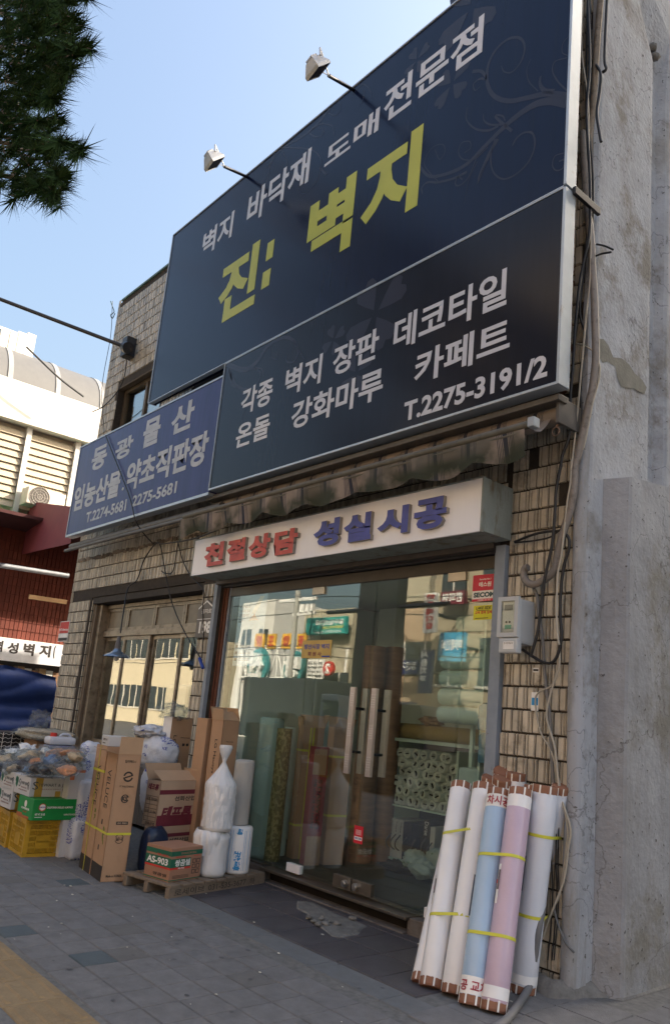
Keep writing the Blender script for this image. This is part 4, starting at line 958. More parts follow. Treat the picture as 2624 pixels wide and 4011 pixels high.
# address plaque
x0_, z0_, x1_, z1_ = rect4(-.02, (458,1450),(496,1445),(480,1393),(462,1482))
pq = thing('address_plaque', (x0_, -.02, z0_), 'brown house-shaped address plaque numbered 198 on the pillar between the shops', 'sign')
w_, h_ = x1_-x0_, z1_-z0_
q = MB(); q.prism([(0,0),(w_,0),(w_,h_*.8),(w_*.5,h_),(0,h_*.8)], (x0_,-.014,z0_), XA, ZA, NF, .012); q.build('plate', M('plaque_brown', (.11,.09,.075), .4), pq)
q = MB(); q.text('198', (0,-.0262,0), XA, ZA, NF, (x0_+w_*.2, z0_+h_*.1, x0_+w_*.95, z0_+h_*.42), .001, .04); q.text('을지로', (0,-.0262,0), XA, ZA, NF, (x0_+w_*.25, z0_+h_*.62, x0_+w_*.85, z0_+h_*.74), .001, .01)
q.box(x0_+.005, x0_+w_-.005, -.0275, -.0262, z0_+h_*.47, z0_+h_*.485); q.prism([(w_*.04,h_*.74),(w_*.5,h_*.93),(w_*.96,h_*.74),(w_*.96,h_*.78),(w_*.5,h_*.97),(w_*.04,h_*.78)], (x0_,-.0262,z0_), XA, ZA, NF, .001)
q.build('lettering', white_ink, pq)
x0_, z0_, x1_, z1_ = rect4(-.002, (137,1480),(160,1470),(152,1444),(145,1491))
q = MB(); q.box(x0_,x1_,-.006,-.003,z0_,z1_,0); q.box(x0_+.01,x1_-.01,-.007,-.006,z0_+(z1_-z0_)*.4,z1_-.01,1); q.text('KTelecop', (0,-.0071,0), XA, ZA, NF, (x0_+.02,z0_+(z1_-z0_)*.5,x1_-.02,z0_+(z1_-z0_)*.64), .0005, .02, 0); q.box(x0_+.01,x1_-.01,-.007,-.006,z0_+.01,z0_+(z1_-z0_)*.18,2)
q.build('security_sign', [white_ink, red_ink, ink_m], label='small red and white security sign on the far left tiled pillar', cat='sign')
#==================================================================== CONCRETE PARTY WALL
cw = thing('party_wall', (1.1, 1.5, 0), 'bare grey cement-plastered end wall with a ragged broken top, right of the tiled facade', 'wall')
def extr(poly, z0, z1, name, mat, topfn=None, parent=cw, bevel=0, seg=14, rough=.0):
    q = MB(); n = len(poly); vs = []
    for s_ in range(seg+1):
        t = s_/seg
        for k, (x, y) in enumerate(poly):
            zt_ = topfn(x, y, k) if topfn else z1
            z = z0+(zt_-z0)*t; j = rough if 0 < s_ else 0
            vs.append(Vector((x+j*noise.noise(Vector((x*3,y*3,z*2.2))), y+j*noise.noise(Vector((y*3,z*2.2,x*3+9))), z)))
    fs = [(s_*n+k, s_*n+(k+1)%n, (s_+1)*n+(k+1)%n, (s_+1)*n+k) for s_ in range(seg) for k in range(n)]
    fs += [tuple(range(seg*n, seg*n+n))]
    q.add(vs, fs, 0, False); return q.build(name, mat, parent)
def upoly():
    p = [(1.022,.02),(1.045,-.012),(1.085,-.015),(1.11,.01)]
    y = .02; L_ = []
    for k in range(15):
        y = .03+k*.05; L_.append((1.115, y))
    L_ += [(1.112,.76),(1.055,.80),(1.05,.86),(1.05,.94),(1.11,.98),(1.125,1.02)]
    for k in range(10): L_.append((1.125, 1.1+k*.5))
    return p+L_+[(1.125,6.0),(1.03,6.0)]
def utop(x, y, k):
    if x < 1.03: return 7.9
    if y < .2: return 7.9
    t = [(.2,7.6),(.36,7.02),(.42,7.10),(.5,7.0),(.6,7.05),(.7,6.86),(.78,6.92),(.9,6.72),(.98,6.8),(1.0,7.28),(1.2,7.30),(6,7.2)]
    for (a, za), (b_, zb_) in zip(t, t[1:]):
        if a <= y <= b_: return za+(zb_-za)*(y-a)/(b_-a)+random.uniform(-.03,.03)
    return 7.2
extr(upoly(), -.05, 7, 'wall_face', plaster_m, utop, seg=40, rough=.007)
bt = [(1.04,.17),(1.12,.17),(1.20,.20),(1.262,.232),(1.275,.25)]+[(1.277+.003*(k%2),.34+k*.16) for k in range(30)]+[(1.25,5.2),(1.03,5.2)]
extr(bt, -.05, 3.2, 'buttress', plaster3_m, lambda x, y, k: 3.16+.10*min(1,max(0,(y-.2)/.8))+(.03 if x < 1.11 else 0), seg=30, rough=.006)
# lighter cement column against the tiles
q = MB(); vs = []; nz = 40; ring_ = [(1.018,.05),(1.012,-.005),(1.03,-.028),(1.06,-.035),(1.09,-.028),(1.108,.0),(1.112,.10)]
for s_ in range(nz+1):
    z = -.03+3.55*s_/nz
    for x, y in ring_: vs.append(Vector((x+.012*noise.noise(Vector((x*5,y*5,z*2))), y+.012*noise.noise(Vector((z*2.4,x*9,y))), z)))
n = len(ring_); q.add(vs, [(s_*n+k, s_*n+k+1, (s_+1)*n+k+1, (s_+1)*n+k) for s_ in range(nz) for k in range(n-1)]+[tuple(range(nz*n, nz*n+n))], 0, True)
q.build('cement_column', plaster2_m, cw)
# damp stain, built as a thin wash of render
for poly in ([(815,1015),(860,1020),(905,1080),(950,1190),(1030,1200),(1100,1260),(1150,1340),(1220,1400),(1260,1470),(1240,1530),(1190,1510),(1140,1480),(1080,1480),(1020,1460),(985,1370),(970,1280),(900,1230),(850,1240),(810,1180)],):
    P_ = [ax_(*cB(x, y), 1.117) for x, y in poly]
    q = MB(); c_ = sum(P_, Vector())/len(P_)
    q.add([p+Vector((.003,0,0)) for p in P_], [tuple(range(len(P_)))]); q.build('damp_stain', moss_m, cw)
for k, (px_, py_) in enumerate(((1516,105),(1521,128))):
    p = ax_(px_, py_, 1.10); q = MB(); blob(q, p+Vector((.0,0,-.02)), (.03,.04,.035), .6, 2, k, 7, 5); q.build('broken_edge_lump', rubble_m, cw)
#==================================================================== ROLL BUNDLES
rl = [0]
def rect_axis(A, B):
    d = (B-A); L_ = d.length; z = d.normalized(); x = z.cross(NF).normalized(); y = z.cross(x); return d, L_, Matrix((x, y, z)).transposed()
def roll(parent, A, B, r, mat, bands=(), tape=(), seg=14, caps=True, name='roll'):
    """A bottom centre, B top centre"""
    d, L_, R3 = rect_axis(A, B)
    def ring(t, rad, n=seg, j=0.0, ph=0): return [A+R3 @ Vector((rad*math.cos(2*math.pi*k/n+ph)*(1+j*noise.noise(Vector((k,t*9,rad*40)))), rad*math.sin(2*math.pi*k/n+ph)*(1+j*noise.noise(Vector((k+5,t*9,rad*40)))), t*L_)) for k in range(n)]
    def shell(ts, mat_, nm, par, j=.0, ph=0, capends=False, smooth=True):
        q = MB(); vs = []
        for t, rad in ts: vs += ring(t, rad, seg, j, ph)
        n = seg
        q.add(vs, [(i*n+k, i*n+(k+1)%n, (i+1)*n+(k+1)%n, (i+1)*n+k) for i in range(len(ts)-1) for k in range(n)], 0, smooth)
        if capends: q.add(vs[:n], [tuple(range(n))[::-1]]); q.add(vs[-n:], [tuple(range(n))])
        return q.build(nm, mat_, par)
    e = .05/L_*(1.0)
    body = shell([(e*.9,r*.97),(e,r),(.25,r*1.004),(.5,r*.995),(.75,r*1.003),(1-e,r),(1-e*.9,r*.97)], mat, name, parent, .012, 0, True)
    if caps:
        for t0, t1 in ((0,e*1.1),(1-e*1.1,1)):
            shell([(t0,r*.9),(t0+ (t1-t0)*.2,r*.985),(t1-(t1-t0)*.2,r*.985),(t1,r*.93)], cap_m, 'end_cap', body, .02, .1, True, False)
            # white paper tapes folded over the cap
            for k in range(8):
                a = 2*math.pi*k/8+.2; q = MB()
                for s0, s1 in ((t0, t1),):
                    q.add([A+R3 @ Vector((r*1.012*math.cos(a+dx), r*1.012*math.sin(a+dx), t*L_)) for t, dx in ((s0+.001,-.07),(s0+.001,.07),(s1,.07),(s1,-.07))], [(0,1,2,3)])
                q.build('paper_tape', white_ink, body)
    for t0, t1, m_ in bands: shell([(t0,r*1.008),(t1,r*1.008)], m_, 'paper_band', body)
    return body
def strap(parent, cs, rr, dirs, t):
    """yellow strap round a group of parallel rolls: hull of circles at height t"""
    pts = []
    A0, B0 = dirs; d, L_, R3 = rect_axis(A0, B0)
    inv = R3.transposed()
    cc = [inv @ (c-A0) for c in cs]
    P2 = []
    for c, r in zip(cc, rr):
        for k in range(24): a = 2*math.pi*k/24; P2.append((c.x+(r*1.02)*math.cos(a), c.y+(r*1.02)*math.sin(a)))
    P2 = sorted(set((round(x,5), round(y,5)) for x, y in P2))
    def half(ps):
        h = []
        for p in ps:
            while len(h) > 1 and (h[-1][0]-h[-2][0])*(p[1]-h[-2][1])-(h[-1][1]-h[-2][1])*(p[0]-h[-2][0]) <= 0: h.pop()
            h.append(p)
        return h[:-1]
    H = half(P2)+half(P2[::-1]); n = len(H); z = t*L_; w = .009
    vs = [A0+R3 @ Vector((x, y, z-w)) for x, y in H]+[A0+R3 @ Vector((x, y, z+w)) for x, y in H]
    q = MB(); q.add(vs, [(k, (k+1)%n, n+(k+1)%n, n+k) for k in range(n)], 0, True); return q.build('strap', ytape_m, parent)
def leaner(pb, pt, Yt, rb=None, zb=.0, z0=None):
    A = gp(pb[0], pb[1], zb); B = at(pt[0], pt[1], Yt); return A, B
def bundle(label, rolls, straps, loc=None, group=None):
    # rolls: list of (A,B,r,mat,bands)
    t = thing('wallpaper_roll_bundle', rolls[0][0], label, 'roll bundle', group)
    for a in rolls: roll(t, *a)
    for s_ in straps:
        A0, B0 = rolls[0][0], rolls[0][1]
        cs = [a[0]+(a[1]-a[0])*s_ for a in rolls]
        dd = (B0-A0); L0 = dd.length; zax = dd.normalized()
        cs = [c-zax*((c-A0).dot(zax)-s_*L0) for c in cs]
        strap(t, cs, [a[2] for a in rolls], (A0, B0), s_)
    return t
bw = white_ink
wA = leaner((1000,2296), (1072,1822), -.16); wB = leaner((1053,2312), (1125,1824), -.20)
bundle('two plain white wallpaper rolls strapped together, leftmost in the front row', [(wA[0],wA[1],.069,roll_w,[]),(wB[0],wB[1],.072,roll_w,[])], (.31,.71))
b1 = leaner((1095,2338),(1160,1838),-.26); b2 = leaner((1146,2352),(1210,1835),-.25)
tb = bundle('pale blue roll strapped to a mauve roll in the middle of the front row', [(b1[0],b1[1],.074,roll_b,[(.04,.115,white_ink),(.90,.965,white_ink)]),(b2[0],b2[1],.072,roll_p,[(.05,.10,roll_w),(.90,.96,roll_w)])], (.30,.66))
r1 = leaner((1212,2306),(1268,1826),-.12); r2 = leaner((1240,2262),(1302,1826),-.04)
bundle('two cool white rolls strapped together, rightmost beside the tile column', [(r1[0],r1[1],.080,roll_w2,[(.05,.09,roll_w)]),(r2[0],r2[1],.055,roll_w2,[])], (.36,.75))
# rolls behind
def single(label, pb, pt, Yt, r, mat, seg=14):
    A, B = leaner(pb, pt, Yt); t = thing('wallpaper_roll', A, label, 'wallpaper roll', 'rolls leaning behind the front bundles'); roll(t, A, B, r, mat, seg=seg); return t
single('white roll at the far left of the bundles, its foot splayed out behind the others', (978,2286), (1060,1900), -.10, .06, roll_w)
single('white roll with a brown cap behind the first two white rolls', (1090,2210), (1142,1805), -.05, .066, roll_w)
single('white roll standing behind the blue roll', (1130,2215), (1170,1806), -.08, .072, roll_w)
single('tallest brown-capped roll at the back of the bundles', (1140,2190), (1170,1790), .0-.02, .07, brownroll)
single('white roll behind the mauve roll, second from the right at the back', (1170,2250), (1200,1796), -.02, .066, roll_w)
single('grey-white roll squeezed between the mauve roll and the right bundle', (1180,2300), (1238,1826), -.11, .058, roll_w2)
# printed words on the blue roll's bands and the labels on the rolls
def on_roll(parent, A, B, r, t, body, h, mat, arc=1.6, ang0=None, up=True, bold=.02):
    d, L_, R3 = rect_axis(A, B); vs, fs, sd_ = text_geo(body, bold, 0)
    xs = [v[0] for v in vs]; ys = [v[1] for v in vs]; x0, x1, y0, y1 = min(xs), max(xs), min(ys), max(ys)
    tc = R3.transposed() @ (CAM-(A+(B-A)*t)); a0 = math.atan2(tc.y, tc.x)
    out = []
    for x, y, z in vs:
        u = (x-x0)/(x1-x0); v = (y-y0)/(y1-y0)
        if not up: u, v = v, u
        sgn = 1 if R3.determinant() > 0 else -1
        a = a0-(.5-u)*arc*sgn; zz = t*L_+(v-.5)*h; rr_ = r*1.02+(.0008 if z > 0 else 0)
        out.append(A+R3 @ Vector((rr_*math.cos(a), rr_*math.sin(a), zz)))
    q = MB(); q.add(out, fs); return q.build('lettering', mat, parent)
red_txt = M('dark_red_print', (.38,.03,.05), .5)
on_roll(tb, b1[0], b1[1], .0755, .932, '차시공', .055, red_txt, 1.9)
on_roll(tb, b1[0], b1[1], .0755, .075, '공 교차', .055, red_txt, 2.2)
def paper_label(parent, A, B, r, t0, t1, arc0, arc1, mats, txt=None):
    d, L_, R3 = rect_axis(A, B); tc = R3.transposed() @ (CAM-(A+(B-A)*.5)); a0 = math.atan2(tc.y, tc.x); q = MB()
    def patch(ta, tb_, aa, ab, k, mi):
        n = 6; vs = []
        for i in range(n+1):
            a = a0+aa+(ab-aa)*i/n
            for t in (ta, tb_): vs.append(A+R3 @ Vector((r*k*math.cos(a), r*k*math.sin(a), t*L_)))
        q.add(vs, [(2*i, 2*i+1, 2*i+3, 2*i+2) for i in range(n)], mi, True)
    patch(t0, t1, arc0, arc1, 1.012, 0); patch(t0, t1, arc0, arc0+(arc1-arc0)*.38, 1.02, 1)
    patch(t0+(t1-t0)*.35, t1-(t1-t0)*.15, arc0+(arc1-arc0)*.5, arc1, 1.02, 2); patch(t0+(t1-t0)*.5, t0+(t1-t0)*.6, arc0+(arc1-arc0)*.2, arc0+(arc1-arc0)*.5, 1.028, 3)
    return q.build('product_label', mats, parent)
lm = [white_ink, M('label_slate', (.13,.15,.19), .4), M('label_photo', (.16,.13,.14), .4, var=.7, scale=70), red_ink]
tw = [o for o in bpy.data.objects if o.get('label','').startswith('two plain white')][0]; tr = [o for o in bpy.data.objects if o.get('label','').startswith('two cool white')][0]
paper_label(tw, wB[0], wB[1], .0725, .34, .53, .25, 1.25, lm); paper_label(tw, wA[0], wA[1], .070, .36, .50, -1.5, -1.05, lm)
paper_label(tb, b2[0], b2[1], .0725, .44, .62, -1.35, -.85, lm); paper_label(tr, r1[0], r1[1], .081, .47, .64, -1.2, -.9, [lm[1]]*4)
# big grey hose on the ground beside the rolls
q = MB(); pts = [at(1255,1960,-.06), at(1262,2080,-.12), at(1250,2160,-.2), gp(1236,2260,.12), gp(1226,2300,.04), gp(1200,2340,.022), gp(1175,2372,.022), gp(1140,2395,.022), gp(1090,2420,.022)]
q.tube(crom(pts,8), .022, 10); q.build('hose', M('dusty_grey_hose', (.16,.16,.165), .6, var=.1), label='dusty grey hose snaking round the foot of the rolls', cat='hose')
#==================================================================== CARTONS, CRATES, PALLET
class Fr:                       # near vertical edge K, right-hand end R, left-hand end L (all on the base)
    def __init__(s, K, Rr_, L_, z1, depthR=None, depthL=None):
        K, Rr_, L_ = Vector(K), Vector(Rr_), Vector(L_); z0 = K.z
        u = Rr_-K; u.z = 0; s.lu = depthR or u.length; s.eu = u.normalized()
        w = Vector((s.eu.y, -s.eu.x, 0)); l = L_-K; l.z = 0
        if w.dot(l) < 0: w = -w
        s.lw = depthL or abs(w.dot(l)); s.ew = w; s.K = K; s.z0 = z0; s.z1 = z1; s.h = z1-z0
    def corners(s, z): K = Vector((s.K.x, s.K.y, z)); return [K, K+s.eu*s.lu, K+s.eu*s.lu+s.ew*s.lw, K+s.ew*s.lw]
    # face frames: origin, U, V, N, width, height
    def right(s): return (s.K.copy(), s.eu, ZA, -s.ew, s.lu, s.h)
    def left(s): return (s.K+s.ew*s.lw, -s.ew, ZA, -s.eu, s.lw, s.h)
    def solid(s, q, mi=0, inset=0): q.obox(s.K, s.eu*s.lu, s.ew*s.lw, ZA*s.h, mi)
def ft(q, F, body, r, mi=0, bold=.02, shear=0, off=.0006, vert=False, dz=0):
    O, U, V, N, w, h = F
    if vert: # reads downwards
        q.text(body, O+N*off+U*(w*r[0])+V*(h*r[3]), -V, U, N, (0,0,h*(r[3]-r[1]),w*(r[2]-r[0])), .0007, bold, mi, shear=shear)
    else: q.text(body, O+N*off, U, V, N, (w*r[0],h*r[1],w*r[2],h*r[3]), .0007, bold, mi, shear=shear)
def fb(q, F, r, mi=0, off=.0004, d=.0006):
    O, U, V, N, w, h = F; q.obox(O+N*off+U*(w*r[0])+V*(h*r[1]), U*(w*(r[2]-r[0])), V*(h*(r[3]-r[1])), N*d, mi)
def ringp(q, F, c, r0, r1, mi=0, a0=0, a1=360, off=.0006, n=20):
    O, U, V, N, w, h = F; C = O+U*(w*c[0])+V*(h*c[1])+N*off; vs = []
    for k in range(n+1):
        a = R_(a0+(a1-a0)*k/n)
        for rr_ in (r0, r1): vs.append(C+(U*math.cos(a)+V*math.sin(a))*rr_+N*.0007)
    q.add(vs, [(2*k, 2*k+1, 2*k+3, 2*k+2) for k in range(n)], mi)
def seam(fr_, q, mi):  # taped seam on top
    K = Vector((fr_.K.x, fr_.K.y, fr_.z1)); q.obox(K+fr_.ew*(fr_.lw/2-.025)+ZA*.0004, fr_.eu*fr_.lu, fr_.ew*.05, ZA*.0006, mi)
def carton(name, F, mat, label, cat='carton', group=None, prints=None, pm=None, flaps=None, taped=True):
    t = thing(name, F.K, label, cat, group)
    if flaps:
        q = MB(); th = .005; c0, c1_ = F.corners(F.z0), F.corners(F.z1)
        for k in range(4):
            a, b_ = c0[k], c0[(k+1)%4]; inn = ((c0[0]+c0[2])/2-(a+b_)/2).normalized()*th
            q.obox(a, b_-a, ZA*F.h, inn)
        q.obox(F.K+ZA*.0, F.eu*F.lu, F.ew*F.lw, ZA*.006)
        o = q.build('carton_body', mat, t)
        for k, ang, ln_ in flaps:
            a, b_ = c1_[k], c1_[(k+1)%4]; out = ((a+b_)/2-(c1_[0]+c1_[2])/2).normalized()
            dirn = out*math.cos(R_(ang))+ZA*math.sin(R_(ang)); q = MB(); nn = (b_-a).cross(dirn).normalized()*.004
            q.obox(a+(b_-a)*.01, (b_-a)*.98, dirn*ln_, nn); q.build('flap', card_in, t)
    else:
        q = MB(); F.solid(q); o = q.build('carton_body', mat, t, bevel=.004)
        if taped: q = MB(); seam(F, q, 0); q.build('tape', ptape, t)
    if prints: q = MB(); prints(q, F); q.build('print', pm, t)
    return t
def sl(q, O, d, r, mi): q.tube([O, O+d], r, 5, mi)
# two tall strapped cartons
F2 = Fr(gp(233,2051), gp(291.5,2051), gp(205,2034), 1.0); F2.eu = Vector((.13,.9915,0)); F2.ew = Vector((-.9915,.13,0)); F2.z1 = zat(F2.K, 1752); F2.h = F2.z1; F2.lw = .285
F2.lu = (gp(291.5,2051)-gp(233,2051)).length
def pr2(q, F):
    A = F.right(); B = F.left()
    for r0, r1, a in ((.028,.042,(10,170)),(.028,.042,(190,350))): ringp(q, A, (.55,.82), r0, r1, 0, *a)
    O,U,V,N,w,h = A; C = O+U*(w*.55)+V*(h*.82)+N*.0006; q.obox(C-U*.03-V*.016, U*.06+V*.02, V*.012, N*.0007)
    ft(q, A, 'KS', (.42,.625,.66,.665), 0, .05); ringp(q, A, (.54,.645), .026, .034, 0, 20, 340)
    ringp(q, A, (.54,.33), .032, .037, 0, 20, 160); ringp(q, A, (.54,.33), .032, .037, 0, 200, 340); ft(q, A, '실내', (.38,.315,.70,.345), 0, .03)
    fb(q, A, (.32,.44,.82,.465), 0); ft(q, A, 'ISO 9001', (.38,.446,.76,.459), 1, .02, off=.0012)
    ft(q, A, 'FT WALLCOVERING', (.25,.735,.85,.75), 0, .01); ft(q, A, 'Made in KOREA', (.2,.035,.85,.055), 0, .02)
    ft(q, B, 'VELUCE', (.30,.55,.62,.86), 0, .0, vert=True); fb(q, B, (0,0,1,.12), 0); fb(q, B, (.35,.42,.45,.46), 0); fb(q, B, (.35,.22,.45,.26), 0)
    ft(q, A, '컬러북D-1', (.33,.93,.8,.955), 0, .02)
t2 = carton('tall_carton', F2, card_m, 'tall brown carton with open flap on top, black recycling mark, standing at the kerb side', prints=pr2, pm=[ink_m, card2_m], flaps=[(0,88,.14),(3,15,.13)], group='tall strapped cartons')
K1 = gp(206,2036); F1 = Fr(K1, K1+F2.eu*.3, K1+F2.ew*.2, 1.0); F1.eu = F2.eu; F1.ew = F2.ew; F1.K = F2.K+F2.ew*(F2.lw+.015)-F2.eu*.005; F1.lu = .2; F1.lw = .31; F1.z1 = zat(F1.K, 1735); F1.h = F1.z1
def pr1(q, F):
    B = F.left(); ft(q, B, 'VELUCE', (.35,.52,.68,.84), 0, .0, vert=True); fb(q, B, (0,0,1,.12), 0)
t1 = carton('tall_carton', F1, card_m, 'tall brown carton strapped with yellow tape, left of the open-flapped one', prints=pr1, pm=[ink_m, card2_m], group='tall strapped cartons')
q = MB()
def band(F, z, w=.012, par=None, m_=None, nm='strap', a=0):
    q = MB(); c = F.corners(z); ce = (c[0]+c[2])/2; c = [p+(p-ce).normalized()*.004 for p in c]
    vs = [p-ZA*w/2+ZA*a*(1 if i in (1,2) else 0) for i, p in enumerate(c)]+[p+ZA*w/2+ZA*a*(1 if i in (1,2) else 0) for i, p in enumerate(c)]
    q.add(vs, [(k, (k+1)%4, 4+(k+1)%4, 4+k) for k in range(4)]); return q.build(nm, m_ or ytape_m, par)
band(F2, .37, .018, t2); band(F1, .37, .018, t1); band(F1, .83, .02, t1)
O,U,V,N,w,h = F1.left(); q = MB(); q.obox(O+U*w*.42+N*.003, U*.012, V*h, N*.001); q.build('strap', ytape_m, t1)
gr_m = M('green_spray_marks', (.20,.26,.05), .8, var=.3, trans=.35)
def spray(par, Fc, c, s_, seed):
    O,U,V,N,w,h = Fc; q = MB(); rnd = random.Random(seed)
    for k in range(7):
        u = w*c[0]+rnd.uniform(-s_,s_)*.5; v = h*c[1]+rnd.uniform(-s_,s_)*1.5; rr_ = rnd.uniform(.4,1)*s_*.4
        vs = [O+N*(.0009+k*.0003)+U*(u+rr_*math.cos(a)*(1+rnd.uniform(-.3,.3)))+V*(v+rr_*1.6*math.sin(a)*(1+rnd.uniform(-.3,.3))) for a in [i*math.pi/5 for i in range(10)]]
        q.add(vs, [tuple(range(10))])
    q.build('spray_mark', gr_m, par)
spray(t1, F1.left(), (.75,.45), .035, 1); spray(t2, F2.left(), (.7,.34), .04, 2); spray(t1, F1.left(), (.7,.75), .03, 3)
# pallet
PF = Fr(gp(391,2090), gp(615,2053), gp(312,2052), .12)
pl = thing('wooden_pallet', PF.K, 'weathered wooden pallet with stencilled writing under the cartons and bags', 'pallet')
PH = zat(PF.K, 2059)
for k in (0, .5, 1):
    q = MB(); q.obox(PF.K+PF.ew*(PF.lw-.05)*k, PF.eu*PF.lu, PF.ew*.045, ZA*(PH-.022)); q.build('bearer', wood_m, pl, bevel=.004)
nb = 9
for k in range(nb):
    q = MB(); u = PF.lu*(k+.08)/nb; j = random.uniform(-.01,.01)
    q.obox(PF.K+PF.eu*u-PF.ew*(.012+j)+ZA*(PH-.0215), PF.eu*(PF.lu/nb*.80), PF.ew*(PF.lw+.02), ZA*.020); q.build('plank', wood_m, pl, bevel=.004)
q = MB(); Fp = (PF.K, PF.eu, ZA, -PF.ew, PF.lu, PH-.022); 
for w_, rc_ in (('로세이브', (.05,.18,.34,.86)), ('031-535-3677', (.38,.22,.78,.82)), ('하', (.82,.18,.88,.86))):
    q = MB(); ft(q, Fp, w_, rc_, 0, .01); q.build('stencil', M('faded_stencil', (.055,.045,.035), .8), pl)
# cartons on the pallet
def cz(px, py): return (296.7+.30488*px, 1602.1+.30488*py)
ASF = Fr(gp(*cz(310,1475),PH), gp(*cz(548,1440),PH), gp(*cz(190,1410),PH), .5); ASF.z1 = zat(ASF.K, cz(300,1215)[1]); ASF.h = ASF.z1-PH
def pras(q, F):
    for A in (F.right(), F.left()):
        fb(q, A, (0,.76,1,.90), 1); fb(q, A, (0,.03,1,.06), 1)
    A = F.right(); fb(q, A, (0,.42,.64,.68), 1); fb(q, A, (0,.36,.64,.42), 2); ft(q, A, '쌍곰씰', (.14,.45,.62,.65), 3, .03); ft(q, A, 'SSANGKOM SEAL', (.30,.80,.80,.86), 4, .02, off=.0013); fb(q, A, (.68,.14,.95,.66), 4, d=.0004)
    for i in range(2):
        for j in range(3): fb(q, A, (.70+i*.13,.18+j*.16,.81+i*.13,.31+j*.16), 0, off=.001); fb(q, A, (.72+i*.13,.20+j*.16,.79+i*.13,.29+j*.16), 4, off=.0017)
    ft(q, A, 'AS-903', (.25,.37,.45,.41), 3, .03, off=.0013); ft(q, A, 'Ssangkom', (.72,.70,.92,.75), 2, .02); ft(q, A, '제품명 실리콘실란트', (.14,.70,.45,.74), 2, .02)
    for i in range(3): fb(q, A, (.1,.10+i*.035,.62,.112+i*.035), 0)
    B = F.left(); fb(q, B, (0,.42,1,.70), 1); fb(q, B, (0,.36,1,.42), 2); ft(q, B, 'AS-903', (.06,.46,.90,.66), 3, .03); ft(q, B, '쌍곰씰', (.35,.13,.9,.22), 0, .02); ft(q, B, '제품 실란트', (.45,.73,.9,.78), 2, .02)
carton('sealant_carton', ASF, card3_m, 'red-brown carton marked AS-903 in front on the pallet', prints=pras, pm=[ink_m, green_ink, red_ink, white_ink, card3_m], taped=False)
# the two stacked cartons behind it
TK = gp(*cz(183,1405),PH); 
KB = gp(*cz(215,1425), PH)+ASF.ew*.02+ASF.eu*.03
lower = Fr(ASF.K+ASF.eu*.12+ASF.ew*.015+ASF.ew*.0, ASF.K+ASF.eu*.5, ASF.K+ASF.ew*.3, .55)
# place lower stack just behind-left of the sealant carton
lower.K = ASF.K+ASF.ew*(ASF.lw+.012)-ASF.eu*.06; lower.K = Vector((lower.K.x, lower.K.y, PH)); lower.lu = .44; lower.lw = .28
lower = Fr(lower.K, lower.K+ASF.eu, lower.K+ASF.ew, .5, .44, .26)
pk = gp(*cz(222,1420), PH); lower.K = Vector((pk.x, pk.y, PH))-ASF.eu*.0
lower.K = ASF.K+ASF.eu*.02+ASF.ew*(ASF.lw*.78); lower.K.z = PH
def solveK(px, z, F):   # slide the near edge along ew so that it shows at px
    best = None
    for i in range(400):
        p = ASF.K+F.ew*(ASF.lw*1.02-ASF.lw+i*.002)+F.eu*0
        p = Vector((p.x, p.y, z)); e = abs(proj(p)[0]-px)
        if best is None or e < best[0]: best = (e, p)
    return best[1]
sh = ASF.eu*(ASF.lu+.012)                    # stack stands behind the sealant carton
pK = None
for i in range(600):
    p = ASF.K+ASF.ew*(-.25+i*.0015)+sh; p = Vector((p.x, p.y, .5)); e = abs(proj(p)[0]-cz(225,1050)[0])
    if pK is None or e < pK[0]: pK = (e, p)
def tepron(q, F):
    A = F.right(); B = F.left()
    fb(q, A, (0,.70,1,.80), 0); ft(q, A, '선화산업', (.42,.55,.98,.66), 1, .02); fb(q, A, (0,.0,1,.24), 0); ft(q, A, '테프롱', (.10,.14,.92,.44), 0, .05, .25, off=.0012)
    ft(q, B, '테프롱', (.12,.78,.88,.92), 0, .04, .2)
    for i in range(7): fb(q, B, (.06,.10+i*.09,.92,.108+i*.09), 1)
    for i in (.06,.35,.92): fb(q, B, (i,.10,i+.015,.65), 1)
    ft(q, B, '규격  75×200', (.1,.55,.88,.62), 1, .01); ft(q, B, '수량   1  EA', (.1,.28,.88,.34), 1, .01); ft(q, B, '선화산업', (.2,.02,.9,.085), 1, .02)
zb_ = PH; base = Vector((pK[1].x, pK[1].y, PH))
zt1 = zat(base, cz(225,1050)[1]); zt2 = zat(base, cz(240,700)[1])
Fa = Fr(base, base+ASF.eu, base+ASF.ew, zt1-.002, .40, .30)
lft = gp(*cz(95,1400), PH)
Fb = Fr(Vector((base.x, base.y, zt1)), base+ASF.eu, base+ASF.ew, zt2, .42, .30)
for F_ in (Fa, Fb):
    best = None
    for i in range(300):
        p = F_.K+F_.ew*(.1+i*.002); e = abs(proj(p)[0]-cz(110 if F_ is Fb else 95, 0)[0])
        if best is None or e < best[0]: best = (e, .1+i*.002)
    F_.lw = best[1]
carton('moulding_carton', Fa, card2_m, 'lower tan carton with maroon lettering, half hidden behind the sealant carton', prints=tepron, pm=[maroon_ink, ink_m], group='tan cartons with maroon lettering')
carton('moulding_carton', Fb, card2_m, 'upper tan carton with maroon lettering and a half-open top', prints=tepron, pm=[maroon_ink, ink_m], flaps=[(0,150,.15),(2,60,.15),(1,100,.10)], group='tan cartons with maroon lettering')
